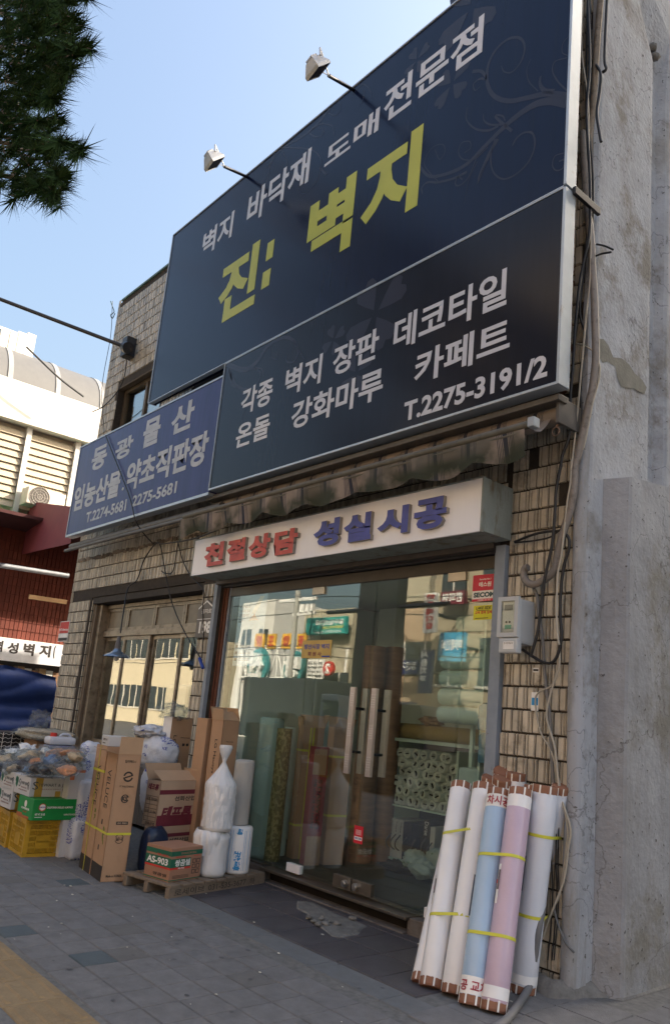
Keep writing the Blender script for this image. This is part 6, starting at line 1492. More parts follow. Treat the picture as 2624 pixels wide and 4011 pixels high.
# film wrapped roll and floral roll
q = MB(); C = Vector((at(600,1990,.20).x, .20, FLZ)); hz = zat(C, 1668)-FLZ
lathe(q, C, [(0,.0),(.10,.005),(.115,.05),(.11,.4),(.118,.8),(.115,hz-.02),(.10,hz)], 36, amp=.10, fr=4, seed=4); t = thing('film_roll', C, 'tall roll wrapped in milky green film standing inside at the left glass', 'film roll'); q.build('film', M('green_film', (.38,.52,.48), .25, var=.08, trans=.15), t)
C = Vector((at(632,1985,.26).x, .26, FLZ)); hz = zat(C, 1693)-FLZ; q = MB(); q.tube([C, C+ZA*hz], .075, 24)
o = thing('floral_roll', C, 'tall gold floral patterned roll beside the film-wrapped one', 'wallpaper roll'); fm = printed_sack_mat('gold_floral', 1, base=(.13,.12,.05), ink=(.30,.27,.13), thr=.5, sc=(22,22,16)); q.build('roll', fm, o)
C = Vector((at(648,1980,.5).x, .5, FLZ)); hz = zat(C, 1690)-FLZ; q = MB(); q.tube([C, C+ZA*hz], .06, 20); q.build('wallpaper_roll', palegreen, label='slim pale roll standing between the floral roll and the strapped carton', cat='wallpaper roll')
def inbox(px, Y, lu, lw, pyt, mat, label, prints=None, pm=None, flaps=None, straps=(), zb=FLZ):
    p = at(px, 1990, Y); K = Vector((p.x, Y, zb)); F = Fr(K, K+XA*1+YA*.25, K-XA*.25+YA, 1, lu, lw)
    F = Fr(K, K+YA+XA*.25, K-XA+YA*.25, 1, lw, lu); F.z1 = zat(K, pyt); F.h = F.z1-zb
    t = carton('tall_carton', F, mat, label, prints=prints, pm=pm, flaps=flaps, group='cartons inside the shop', taped=not flaps)
    for s_ in straps: band(F, zb+F.h*s_, .02, t)
    return F, t
FI, ti = inbox(678, .50, .13, .22, 1690, card_m, 'brown strapped carton with raised flaps inside the left glass', flaps=[(0,100,.12),(1,70,.14),(2,95,.12),(3,80,.1)], straps=(.25,.82))
O,U,V,N,w,h = FI.right(); q = MB(); q.obox(O+U*w*.30+N*.004, U*.016, V*h, N*.001); q.obox(O+U*w*.45+N*.005-V*0, U*.016+V*0, V*h, N*.001); q.build('strap', ytape_m, ti)
FR, tr_ = inbox(708, .42, .11, .15, 1735, M('crimson_carton', (.28,.03,.035), .6), 'red and brown carton with black lettering strapped before the tall one', prints=lambda q, F: [ft(q, F.right(), 'S DAEWOO', (.45,.30,.72,.72), 0, .03, vert=True), ft(q, F.right(), '에스대우바닥', (.15,.30,.38,.72), 0, .02, vert=True), fb(q, F.right(), (0,0,1,.24), 1), fb(q, F.right(), (0,.76,.9,.98), 1)], pm=[ink_m, card_m])
inbox(752, .62, .14, .20, 1690, card_m, 'plain brown carton right of the strapped one inside the glass', flaps=[(0,60,.1),(2,80,.1)], straps=(.78,.35))
# cabinet with white roll ends
YC0 = 1.35
cx0 = at(900,1850,YC0).x; cx1 = at(1120,1850,YC0).x; ztop = at(925,1722,YC0).z; xr = at(1058,1800,YC0).x
cb = thing('display_cabinet', Vector((cx0, YC0, FLZ)), 'pale shelf cabinet inside the right door holding white roll ends and sample books', 'cabinet')
q = MB(); cdp = .45; pw = .03
for a in ((cx0,cx0+pw,YC0,YC0+cdp,FLZ,ztop),(cx1+.25,cx1+.28,YC0,YC0+cdp,FLZ,ztop),(xr,xr+pw,YC0,YC0+cdp,FLZ+.03,ztop-.032)): q.box(*a)
q.build('side_panel', palegreen, cb)
q = MB(); q.box(cx0-.02, cx1+.3, YC0-.02, YC0+cdp+.02, ztop+.001, ztop+.03); q.build('top', palegreen, cb)
zmid = at(920,1870,YC0).z; q = MB(); q.box(cx0+pw+.001, cx1+.249, YC0+.01, YC0+cdp-.01, zmid-.015, zmid); q.box(cx0+pw+.001, cx1+.249, YC0+.01, YC0+cdp-.01, FLZ+.04, FLZ+.06); q.build('shelf', palegreen, cb)
q = MB(); q.box(cx0+pw, cx1+.25, YC0+cdp-.005, YC0+cdp+.005, FLZ, ztop); q.build('back', darkmetal, cb)
# little rolls
rr0 = .050; rx = cx0+pw+rr0+.004; k = 0; me_r = None
q = MB(); n = 16; vs = []
for r_, y_ in ((rr0*.96,.30),(rr0,.0),(rr0*.92,-.004),(rr0*.52,-.004),(rr0*.5,.10),(rr0*.35,.105),(0.0001,.106)):
    for j in range(n): a = 2*math.pi*j/n; vs.append(Vector((r_*math.cos(a), y_, r_*math.sin(a))))
q.add(vs, [(i*n+j, (i+1)*n+j, (i+1)*n+(j+1)%n, i*n+(j+1)%n) for i in range(6) for j in range(n)], 0, True)
me_r = mesh_of(q, 'small_roll', M('pale_roll_end', (.60,.66,.60), .5, var=.05, obj_random=.15))
q2 = MB(); q2.box(-.005,.005,.0,.012,-rr0*.5,rr0*.5); me_s = mesh_of(q2, 'core_slot', darkmetal)
ORD = ['first','second','third','fourth','fifth','sixth','seventh','eighth','ninth','tenth','eleventh']
row = 0; z = zmid+rr0+.002
while z < ztop-rr0-.03:
    x = rx+(row % 2)*rr0; cn = 0
    while x < xr-rr0:
        o = bpy.data.objects.new('small_wallpaper_roll', me_r); COL.objects.link(o); o.location = (x+random.uniform(-.002,.002), YC0+.02+random.uniform(-.03,.06), z); o.rotation_euler = (0,random.uniform(0,6),0)
        tag(o, 'small white roll end in the cabinet, %s from left, %s row up' % (ORD[cn], ORD[row]), 'wallpaper roll', 'small rolls stacked end-on in the cabinet')
        s2 = bpy.data.objects.new('core_slot', me_s); COL.objects.link(s2); s2.parent = o
        x += rr0*2.04; cn += 1
    z += rr0*1.78; row += 1
# sample books
bk = [M('book_white', (.55,.56,.55), .5), M('book_navy', (.025,.03,.06), .5), M('book_dark', (.04,.035,.04), .5), M('book_plum', (.09,.03,.05), .5)]
def book(x, z0, w, h, mi, label, txt=None):
    t = thing('sample_book', Vector((x+w/2, YC0+.05, z0)), label, 'sample book', 'sample books in the cabinet')
    q = MB(); q.box(x, x+w, YC0+.03, YC0+.36, z0, z0+h); q.build('cover', bk[mi], t, bevel=.003)
    if h > .12:
        q = MB(); q.tube(crom([(x+w*.4,YC0+.03,z0+h*.2),(x+w*.6,YC0-.03,z0+h*.3),(x+w*.7,YC0-.04,z0+h*.45),(x+w*.5,YC0+.03,z0+h*.6)],5), .007, 6); q.build('handle', M('grey_handle', (.13,.13,.15), .4), t)
    if txt: q = MB(); q.text(txt, (x+w*.2,YC0+.0295,z0+h*.95), -ZA, XA, NF, (0,0,h*.3,w*.6), .0006, .0); q.build('lettering', ink_m if mi == 0 else white_ink, t)
bx = cx0+pw+.004; zb2 = FLZ+.061; hb_ = (zmid-zb2)*.72
for i in range(3): book(bx+i*.062, zb2, .058, hb_, 0, ['leftmost white sample book with arched handle','second white sample book with arched handle','third white sample book with arched handle'][i], 'Wallpaper')
book(bx+.19, zb2, .11, hb_*.98, 1, 'left navy sample book beside the white ones'); book(bx+.305, zb2, .11, hb_*.98, 1, 'right navy sample book beside the white ones')
book(bx+.45, zb2, .08, hb_*1.15, 2, 'tall dark sample book with vertical lettering', 'Darae'); book(bx+.54, zb2, .06, hb_, 0, 'white sample book right of the dark one')
for i, (mi, tx) in enumerate(((0,'SYNCL'),(3,None),(0,'LOMAS'),(1,None))): book(xr+pw+.01+(i%2)*.12, zmid+.005+(i//2)*.0, .11, .22, mi, ['white sample book on the upper right shelf','plum sample book on the upper right shelf','',''][i], tx) if i < 2 else None
# things on and before cabinet
p1 = at(925,1712,YC0+.12); q = MB(); q.tube([(cx0-.02,YC0+.15,ztop+.031+.075),(cx1+.30,YC0+.15,ztop+.031+.075)], .075, 20); q.build('flooring_roll', goldroll, label='long gold-brown roll lying on top of the cabinet', cat='floor roll')
q = MB(); blob(q, (at(1003,1690,YC0+.15).x, YC0+.15, ztop+.22), (.13,.09,.045), .5, 2.5, 6, 24, 14); q.build('parcel', M('tan_parcel', (.30,.19,.10), .4, var=.4, scale=20), label='tan film-wrapped parcel on the gold-brown roll', cat='parcel')
for k in range(6):
    zz = ztop+.36+k*.165; 
    pe = at(1139,1668-44*k,.50); 
    q = MB(); r_ = .066; xe = pe.x-.005-(k%2)*.012; zc_ = pe.z; xs_ = at(1030 if k < 4 else 1062, 1600, .5).x+.3
    q.tube([(xs_-.3,.5,zc_),(xe-.03,.5,zc_),(xe-.008,.5,zc_),(xe,.5,zc_)], [r_,r_,r_*.93,r_*.7], 24); q.build('vinyl_roll', palegreen, label=['lowest pale green roll of the stack inside the right panel','second pale green roll from the bottom of the stack','third pale green roll from the bottom of the stack','third pale green roll from the top of the stack','second pale green roll from the top of the stack','topmost pale green roll of the stack inside the right panel'][k], cat='vinyl roll', group='pale green rolls stacked inside the right panel')
q = MB(); q.box(xe+.03, xe+.05, .42, .62, FLZ, 2.4); q.box(xs_-.2, xs_-.17, .57, .60, FLZ, 2.3); q.build('roll_rack', palegreen, bld)
for k in range(3):
    C = at((985,955,1005)[k]*1.0, (1975,1990,1955)[k], YC0-.25); q = MB(); blob(q, Vector((C.x,YC0-.25+.05*k,FLZ+.09+.05*k)), (.13,.09,.08), .35, 2.5, 60+k, 26, 16); q.build('soft_bag', M('mint_bag', (.36,.46,.44), .35, var=.15, dirt=(.05,.22,.08), dscale=6, dlo=.6, dhi=.62), label=['middle crumpled mint bag before the cabinet','nearest crumpled mint bag lying before the cabinet','back crumpled mint bag leaning on the cabinet'][k], cat='plastic bag')
q = MB(); C = at(935,1998,YC0-.2); blob(q, Vector((C.x,YC0-.2,FLZ+.04)), (.22,.10,.05), .6, 3, 71, 24, 14); q.build('cloth_heap', M('brown_cloth', (.06,.045,.03), .9, var=.3), label='brown cloth heap on the shop floor before the cabinet', cat='cloth')
# water cooler with bottles
wcx = at(1095,1800,.55); t = thing('water_cooler', Vector((wcx.x,.55,FLZ)), 'pale water cooler with blue bottles beside the right door post', 'water cooler')
zc1 = at(1100,1785,.55).z; q = MB(); q.box(wcx.x-.05, wcx.x+.16, .45, .70, FLZ, zc1); q.build('cooler_body', M('mint_plastic', (.40,.52,.50), .4), t, bevel=.02)
for i, (pt, pb_) in enumerate(((1633,1700),(1700,1775))):
    C = at(1127,pb_,.45); h = at(1127,pt,.45).z-C.z; q = MB(); lathe(q, C, [(0,0),(.055,.004),(.06,.02),(.06,h*.4),(.053,h*.45),(.06,h*.5),(.06,h*.85),(.035,h*.96),(.0,h)], 24); q.build('water_bottle', water_blue, t)
#==================================================================== LEFT BACKGROUND
XL = -12.0
bb_ = thing('market_hall', Vector((XL-2, 3, 0)), 'sunlit market hall with arched sheet roof, white fascia and louvres across the side street', 'building')
def lx(px, py): return ax_(px, py, XL)
zf1, zf0 = lx(0,870).z, lx(0,965).z; zl0 = lx(0,1155).z
q = MB(); q.box(XL-.6, XL, -1.2, 14, zf0, zf1); q.build('fascia', white_wall, bb_)
q = MB(); q.box(XL-.5, XL-.35, -1.2, 14, zl0-.5, zf0); q.build('wall', cream_wall, bb_)
for k in range(16):
    y0 = -1.68+k*1.02
    q = MB(); q.box(XL-.34, XL-.14, y0, y0+.10, zl0-.3, zf0-.002); q.build('mullion', white_wall, bb_)
nl = 11
sl_ = []
for k in range(15):
    y0 = -1.68+k*1.02+.11
    for j in range(nl):
        z = zl0-.1+j*(zf0-zl0)/nl
        q = MB(); q.add([(XL-.215,y0,z+.130),(XL-.18,y0,z),(XL-.18,y0+.90,z),(XL-.215,y0+.90,z+.130),(XL-.28,y0,z+.12),(XL-.21,y0,z-.004),(XL-.21,y0+.90,z-.004),(XL-.28,y0+.90,z+.12)], [(0,1,2,3),(7,6,5,4),(0,4,5,1),(3,2,6,7),(1,5,6,2)]); q.build('louvre_slat', louver_m, bb_)
# arched roof with ribs
za0 = zf1-.05; q = MB(); Rr2 = 1.35; n = 12; vs = []; zc2 = za0
ztopa = lx(0,790).z
def arc_pts(r_):
    out = []
    for i in range(n+1):
        a = math.pi*.5*i/n; out.append((XL-.25-Rr2+ (Rr2)*math.cos(a)*r_, zc2+(ztopa+.45-zc2)*math.sin(a)*r_))
    return out
for y in (-1.2, 14):
    for x, z in arc_pts(1): vs.append((x, y, z))
q.add(vs, [(i, i+1, n+2+i, n+1+i) for i in range(n)], 0, True); q.build('arched_roof', arch_m, bb_)
for k in range(16):
    y = -1.15+k*.98; q = MB(); vs = []
    for yy in (y, y+.10):
        for x, z in arc_pts(1.012): vs.append((x, yy, z))
    m_ = n+1
    for yy in (y, y+.10):
        for x, z in arc_pts(.99): vs.append((x, yy, z))
    q.add(vs, [(i, i+1, m_+i+1, m_+i) for i in range(n)]+[(i, 2*m_+i, 2*m_+i+1, i+1) for i in range(n)]+[(m_+i, m_+i+1, 3*m_+i+1, 3*m_+i) for i in range(n)], 0); q.build('roof_rib', M('rib_pale', (.24,.24,.24), .6), bb_)
# letters standing on the roof edge
for k, (px_, w_) in enumerate(((8,14),(28,16),(48,14),(70,12))):
    p = ax_(px_, 800, XL-.9); zt_ = ax_(px_, 765+px_*.16, XL-.9).z; q = MB(); q.box(XL-.95, XL-.85, p.y-.09, p.y+.09, p.z-.35, zt_); q.build('roof_letter_post', white_wall, bb_)
pA, pB = ax_(-5,770,XL-.9), ax_(80,790,XL-.9)
q = MB(); q.box(XL-.94, XL-.90, pA.y-.5, pB.y, pB.z-.03, pB.z+.03); q.build('roof_rail', white_wall, bb_)
# brick storey
zb0 = lx(0,1480).z; zb1 = zl0-.05
q = MB(); q.box(XL-.3, XL-.05, -1.2, 14, zb0, zb1-.45); q.build('brick_wall', redtile_m, bb_)
q = MB()
rows = int((zb1-.45-zb0)/.17); 
for r in range(rows):
    for c_ in range(60):
        y = -.8+c_*.085; z = zb0+r*.17; q.box(XL-.05, XL-.03, y+.004, y+.078, z+.004, z+.16)
q.build('wall_tile_field', redtile_m, bb_, kind='stuff')
q = MB(); q.box(XL-.3, XL+.35, -1.2, 8, zb1-.45, zb1-.40); q.build('green_canopy', M('green_tarp_edge', (.05,.30,.16), .5), bb_, bevel=.01)
q = MB(); q.box(XL-.3, XL-.0, -1.2, 9, zb0-.42, zb0+.0); q.build('lower_fascia', white_wall, bb_)
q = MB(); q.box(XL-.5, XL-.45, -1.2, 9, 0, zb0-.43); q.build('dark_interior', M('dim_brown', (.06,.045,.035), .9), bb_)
# wallpaper shop sign
s0, s1, s2 = lx(0,1480), lx(0,1537), lx(125,1500)
q = MB(); t = thing('long_white_sign', Vector((XL+.1, .5, s1.z)), 'white sign with black Korean lettering on the building across the side street', 'sign')
zst, zsb = lx(60,1494).z, lx(60,1541).z
q.box(XL+.02, XL+.14, -1.2, s2.y+.35, zsb, zst); q.build('panel', M('sign_white', (.62,.63,.66), .5), t, bevel=.004)
q = MB(); YU = YA
def side_text(body, pl_, pr_, pt, pb_, X):
    a, b_ = ax_(*pl_, X), ax_(*pr_, X); z1s, z0s = ax_(*pt, X).z, ax_(*pb_, X).z
    q.text(body, (X,0,0), YA, ZA, XA, (a.y, z0s, b_.y, z1s), .003, .035)
side_text('역', (-12,1505),(7,1505),(0,1488),(0,1515), XL+.142); side_text('성', (18,1510),(43,1512),(30,1493),(30,1519), XL+.142); side_text('벽', (55,1513),(80,1515),(68,1495),(68,1524), XL+.142); side_text('지', (92,1517),(118,1520),(106,1499),(106,1527), XL+.142); side_text('(', (125,1520),(129,1520),(127,1498),(127,1530), XL+.142)
q.build('lettering', ink_m, t)
for k in range(9):
    a = ax_(-10+k*17, 1560, XL+.0); q = MB(); q.box(XL-.25, XL+.0, a.y, a.y+.13, 0, ax_(60,1550+k%3*3,XL).z); q.build('shelf_roll_box', [M('tan_goods', (.28,.19,.10), .7), M('pale_goods', (.42,.42,.40), .6), M('brown_goods', (.20,.11,.06), .7)][k % 3], label='boxed goods number %s of the row behind the blue tarpaulin' % ['first','second','third','fourth','fifth','sixth','seventh','eighth','ninth'][k], cat='box', group='boxed goods behind the tarpaulin')
# AC unit
a = ax_(65,1145,XL+.3); b_ = ax_(100,1165,XL+.3); t = thing('air_conditioner', Vector((XL+.1, a.y, zl0-.1)), 'cream outdoor air conditioner unit below the louvres', 'air conditioner')
z0_, z1_ = ax_(80,1172,XL+.3).z, ax_(66,1128,XL+.3).z
q = MB(); q.box(XL-.1, XL+.3, a.y, a.y+.75, z0_, z1_); q.build('casing', M('cream_metal', (.62,.58,.50), .5), t, bevel=.02)
q = MB(); cc = Vector((XL+.305, a.y+.24, (z0_+z1_)/2))
for rr_ in (.20,.15,.10,.05): q.tube([cc+Vector((0,rr_*math.cos(k*math.pi/8),rr_*math.sin(k*math.pi/8))) for k in range(17)], .006, 4)
for k in range(8): q.tube([cc, cc+Vector((0,.20*math.cos(k*math.pi/4),.20*math.sin(k*math.pi/4)))], .004, 4)
q.build('fan_grille', M('grille_grey', (.3,.28,.25), .5), t)
q = MB(); q.tube([cc-XA*.004, cc-XA*.001], .20, 24); q.build('fan_opening', M('fan_dark', (.08,.07,.06), .6), t)
# white wall block beside AC
# lower awning bar and wooden stick, dark awning
q = MB(); q.tube([ax_(-10,1312,XL+.7), ax_(160,1338,XL+.7)], .05, 8); q.build('awning_bar', M('pale_bar', (.4,.42,.45), .4, .4), label='pale metal awning bar before the red brick wall', cat='bar')
q = MB(); A = ax_(68,1382,XL+1.0); B = ax_(155,1395,XL+1.0); q.obox(A, B-A, Vector((0,0,-.08)), Vector((.05,0,0))); q.build('timber_batten', M('batten', (.45,.28,.14), .8), label='short timber batten jutting under the red brick wall', cat='timber')
# maroon awning end
A0 = at(0,1245,.9)
t = thing('maroon_awning', at(80,1200,1.0), 'drooping maroon awning cloth hanging left of the blue sign', 'awning')
q = MB(); tl, tr2, brr2, bl2 = at(22,1160,1.0), at(172,1178,.3), at(160,1262,.2), at(0,1285,.9)
vs = []; n = 14
for i in range(n+1):
    for j in range(9):
        u, v = i/n, j/8; p = (tl*(1-u)+tr2*u)*(1-v)+(bl2*(1-u)+brr2*u)*v
        if v > .8: p = p-ZA*(.10*math.sin(math.pi*u))*((v-.8)/.2)
        p.y += .05*math.sin(u*7)*v; vs.append(p)
q.add(vs, [(i*9+j, (i+1)*9+j, (i+1)*9+j+1, i*9+j+1) for i in range(n) for j in range(8)], 0, True); q.build('cloth', redcloth, t)
# shade canopy above the brick wall (casts the shade there)
q = MB(); q.box(XL+.0, XL+1.35, -1.2, 9, zb1-.52, zb1-.46); q.build('canopy', M('dark_maroon_canopy', (.06,.015,.015), .8), bb_)
# blue tarpaulin over stall
q = MB(); vs = []; n = 60; mrow = 48; XT = -9.6
a0_, a1_ = ax_(-60,1560,XT), ax_(125,1600,XT)
for i in range(n+1):
    for j in range(mrow+1):
        u, v = i/n, j/mrow; y = a0_.y+(a1_.y-a0_.y)*u; ztp = ax_(-60+185*u, 1545+50*max(0,u-.35)*.9, XT).z
        z = ztp*(1-v)
        x = XT+.14*v+.06*noise.noise(Vector((y*1.2,z*2,0)))+.09*abs(math.sin(z*5.5+y*1.3+1.5*noise.noise(Vector((y*.8,z,7)))))+.05*abs(math.sin(z*13-y*2.6+2*noise.noise(Vector((y,z*2,3)))))
        vs.append(Vector((x, y, max(z,0.005))))
q.add(vs, [(i*(mrow+1)+j, (i+1)*(mrow+1)+j, (i+1)*(mrow+1)+j+1, i*(mrow+1)+j+1) for i in range(n) for j in range(mrow)], 0, True); q.build('tarpaulin', tarp_m, label='blue tarpaulin draped over a stall at the left edge', cat='tarpaulin')
#==================================================================== PINE TREE (top left)
YP = -3.0
pt_ = thing('pine_tree', Vector((-9.7,-8.2,0)), 'dark pine hanging into the top left corner of the picture', 'tree')
tr_pts = [Vector((-9.7,-8.2,-.03)), Vector((-9.7,-8.2,3)), Vector((-9.6,-8.1,6)), Vector((-9.3,-8.0,8.5)), Vector((-9.3,-7.9,11))]
q = MB(); q.tube(crom(tr_pts,6), [ .16-.003*i for i in range(25)], 12); q.build('trunk', bark_m, pt_)
rnd = random.Random(5)
cl = []   # clusters: px, py, radius px
for px_, py_, r_ in ((20,20,60),(70,40,50),(110,15,45),(150,20,40),(40,90,60),(105,80,32),(130,70,45),(165,65,35),(185,-10,30),(60,140,50),(110,135,45),(150,140,40),(198,108,20),(206,106,10),(182,122,18),(192,352,12),(182,360,14),(165,112,30),(30,180,50),(70,190,40),(110,185,30),(140,165,30),(128,205,18),(133,188,14),(20,240,46),(52,240,26),(90,225,32),(115,235,22),(125,215,18),(30,300,50),(70,300,42),(100,290,30),(130,285,22),(25,345,26),(62,352,36),(100,345,34),(130,335,28),(150,335,20),(175,345,16),(52,402,28),(82,408,20),(122,380,24),(140,400,26),(66,438,26),(104,436,22),(125,430,26),(145,425,18),(120,460,20),(135,470,16),(45,435,20),(40,455,14),(-20,100,60),(-20,250,60),(-20,380,50),(0,430,20),(-10,-20,60),(60,-30,60),(140,-30,50),(200,-35,30)): cl.append((px_,py_,r_))
tuft = []
q = MB()
def add_tuft(P, d, L_=.15, nn=28):
    d = d.normalized(); o1 = d.orthogonal().normalized(); o2 = d.cross(o1)
    for k in range(nn):
        a = rnd.uniform(0, 2*math.pi); s_ = rnd.uniform(.15,1.15); dv = (d+(o1*math.cos(a)+o2*math.sin(a))*s_).normalized()
        b0 = P-d*rnd.uniform(0,.10); ln_ = L_*rnd.uniform(.7,1.15); e = b0+dv*ln_+Vector((0,0,-.012)); sd_ = dv.cross(o1 if abs(dv.dot(o1)) < .9 else o2).normalized()*.0027
        q.add([b0-sd_, b0+sd_, e], [(0,1,2)])
tw_ = MB()
for px_, py_, r_ in cl:
    nt = int(4+r_*r_*.021)
    for k in range(nt):
        a = rnd.uniform(0,2*math.pi); rr_ = .9*r_*math.sqrt(rnd.random()); dy = rnd.uniform(-.7,.7)
        P = at(px_+rr_*math.cos(a), py_+rr_*math.sin(a), YP+dy)
        ctr = at(px_-25, py_+5, YP); d = (P-ctr); d = d+Vector((rnd.uniform(-.1,.1),rnd.uniform(-.1,.1),rnd.uniform(-.1,.1)))+Vector((.08,0,-.02))
        add_tuft(P, d, rnd.uniform(.095,.135))
        if k % 3 == 0: tw_.tube([P, ctr+(P-ctr)*.2+Vector((0,0,.02))], [.003,.007], 4)
q.build('crown', pine_m, pt_); tw_.build('twigs', bark_m, pt_)
q = MB()
for px_, py_ in ((-300,60),(-300,300),(60,40),(90,130),(60,200),(70,330),(90,420),(150,80),(120,350)):
    q.tube(crom([Vector((-9.5,-8.0,6.8+py_*.002)), at(-300,py_-60,YP-.8), at(px_,py_,YP)],4), [.04-.0035*i for i in range(9)], 6)
q.build('branch', bark_m, pt_)
#==================================================================== OPPOSITE SIDE OF THE STREET (seen mirrored in the glass)
def obld(name, x0, x1, Y, depth, h, mat, label, floors=2, win=None, wc=.9, ww=.9):
    t = thing(name, Vector(((x0+x1)/2, Y-depth/2, 0)), label, 'building')
    q = MB(); q.box(x0, x1, Y-depth, Y, 0, h); q.build('wall', mat, t)
    dk = M('dark_window', (.04,.05,.055), .15)
    if win:
        nx, z0s = win; wdt = (x1-x0)/nx
        for z0_ in z0s:
            for i in range(nx):
                xx = x0+wdt*(i+.5); q = MB(); q.box(xx-ww/2, xx+ww/2, Y-.02, Y+.02, z0_, z0_+wc); f = q.build('window', dk, t)
                q = MB(); q.box(xx-ww/2-.06, xx+ww/2+.06, Y, Y+.06, z0_-.08, z0_-.001); q.box(xx-.03, xx+.03, Y+.021, Y+.05, z0_, z0_+wc); q.build('sill', M('pale_sill', (.5,.47,.42), .7), f)
    return t
brk = M('buff_brick', (.40,.29,.19), .8, var=.15, scale=3, stretch=(2,2,12)); beige = M('beige_render', (.34,.28,.19), .8, var=.08); cream2 = M('cream_render', (.42,.37,.27), .8, var=.05)
DY = 12.0
bx0, bx1 = mir(978,1450,DY).x, mir(1085,1450,DY).x
obld('beige_block', -11.6, -4.0, -DY, 8, 14, beige, 'beige four storey block across the street, mirrored in the right glass', win=(5,(2.6,5.0,7.4,9.8)), wc=1.3, ww=.95)
obld('brick_block', mir(908,1450,DY).x-.2, -11.65, -DY-.3, 8, mir(940,1395,DY).z, brk, 'buff brick building across the street, mirrored in the door glass', win=(2,(3.0,)), wc=.9, ww=.9)
obld('white_block', mir(560,1400,20).x, mir(632,1440,20).x, -20, 8, mir(600,1395,20).z, white_wall, 'white gabled building far across the street, mirrored in the left glass', win=(2,(3.,5.)))
obld('cream_block', mir(700,1450,12.2).x, mir(812,1450,12.2).x, -12.2, 5, mir(790,1412,12.2).z, cream2, 'cream building behind the teal billboard, mirrored in the left door', win=(3,(2.,)))
obld('cream_row', -60, mir(560,1500,20).x-1, -19, 8, 5.2, cream2, 'long cream row of shops far down the street, mirrored in the left window', win=(14,(1.0,4.2)), wc=1.4, ww=1.6)
obld('shop_row', -3.9, 14, -DY-.5, 8, 9, brk, 'brick row of shops directly across the street, behind the viewer', win=(9,(1.2,4.2,6.6)), wc=1.5, ww=1.2)
# curved roof on the brick block
q = MB(); x0_, x1_, zt_ = mir(908,1450,DY).x-.4, -11.6, mir(940,1395,DY).z
q.prism([(0,0),(x1_-x0_,0),(x1_-x0_,.5),((x1_-x0_)*.6,1.0),((x1_-x0_)*.25,1.05),(0,.8)], (x0_,-DY-.2,zt_+.01), XA, ZA, -YA, 6); q.build('curved_roof', cream2, label='pale curved canopy roof on the buff brick building across the street', cat='roof')
def osign(name, l, r, tpx, bpx, D, mat, label, txts, tm, dp=.12, arm=None, back=None):
    a, b_, z1s, z0s = mir(*l, D).x, mir(*r, D).x, mir(*tpx, D).z, mir(*bpx, D).z
    t = thing(name, Vector(((a+b_)/2, -D, z0s)), label, 'sign')
    q = MB(); q.box(a, b_, -D, -D+dp, z0s, z1s); q.build('panel', mat, t)
    for body, rc, m_, bd in txts:
        q = MB(); w = b_-a; h = z1s-z0s
        # faces the shop (+Y): reads from +X to -X
        q.text(body, (b_, -D+dp+.002, z0s), -XA, ZA, YA, (w*rc[0], h*rc[1], w*rc[2], h*rc[3]), .004, bd); q.build('lettering', m_, t)
    # posts to the ground
    q = MB(); yb = -DY-.02 if back is None else back
    for xx in (a+.12, b_-.12): q.tube([(xx,-D,(z0s+z1s)/2),(xx,min(yb,-D-.01),(z0s+z1s)/2)], .035, 6)
    q.build('bracket', darkmetal, t); return t
wi = white_ink
osign('teal_billboard', (711,1450),(803,1450),(755,1434),(755,1473), 11.9, M('teal_sign',(.03,.30,.27),.5), 'teal billboard across the street mirrored in the left door', [('실사·실크인쇄',(.05,.52,.75,.88),wi,.03),('대형현수막 전문',(.05,.30,.6,.46),M('yel2',(.8,.65,.1),.5),.02),('010-5271-2020',(.1,.05,.75,.2),wi,.01)], None)
for k, (px_, ch) in enumerate(((598,'장'),(627,'포'),(662,'합'),(696,'종'))):
    osign('yellow_letter_board', (px_-9,1490),(px_+10,1490),(px_,1472),(px_,1506), 12.2, M('amber_board',(.75,.42,.05),.5), 'amber board with red syllable, %s of four mirrored in the left glass' % ['leftmost','second from the left','third from the left','rightmost'][k], [(ch,(.15,.15,.85,.85),M('red_board_ink',(.5,.06,.05),.5),.04)], None, .08)
for k, (px_, py_, ch) in enumerate(((597,1546,'산'),(680,1551,'방'))):
    c_ = mir(px_, py_, 12.1); t = thing('round_gate_sign', Vector((c_.x,-12.1,c_.z-.5)), 'teal disc with white syllable, %s of two on the mirrored market gate' % ['left','right'][k], 'sign'); rr_ = abs(mir(px_+24,py_,12.1).x-c_.x)
    q = MB(); q.tube([c_, c_+YA*.1], rr_, 28); q.build('disc', M('disc_teal',(.05,.24,.25),.5), t)
    q = MB(); q.text(ch, c_+YA*.101, -XA, ZA, YA, (-rr_*.7,-rr_*.7,rr_*.7,rr_*.7), .15, .05); q.build('lettering', wi, t)
g0, g1 = mir(552,1550,12.3), mir(800,1560,12.3); zt_, zb_ = mir(680,1505,12.3).z, mir(680,1578,12.3).z
t = thing('market_gate', Vector(((g0.x+g1.x)/2,-12.3,0)), 'white lattice market gate spanning the side street, mirrored in the left glass', 'gate')
q = MB(); n = 16
for zz in (zt_, zb_): 
    q.tube([(g0.x,-12.3,zz),(g1.x,-12.3,zz)], .05, 6)
for k in range(n):
    xa = g0.x+(g1.x-g0.x)*k/n; xb_ = g0.x+(g1.x-g0.x)*(k+1)/n; q.tube([(xa,-12.3,zb_ if k%2 else zt_),(xb_,-12.3,zt_ if k%2 else zb_)], .03, 5); q.tube([(xa,-12.3,zb_),(xa,-12.3,zt_)], .03, 5)
q.build('lattice_truss', wi, t)
for xx in (g0.x, g1.x): q = MB(); q.tube([(xx,-12.3,0),(xx,-12.3,zt_)], .12, 10); q.build('column', wi, t)
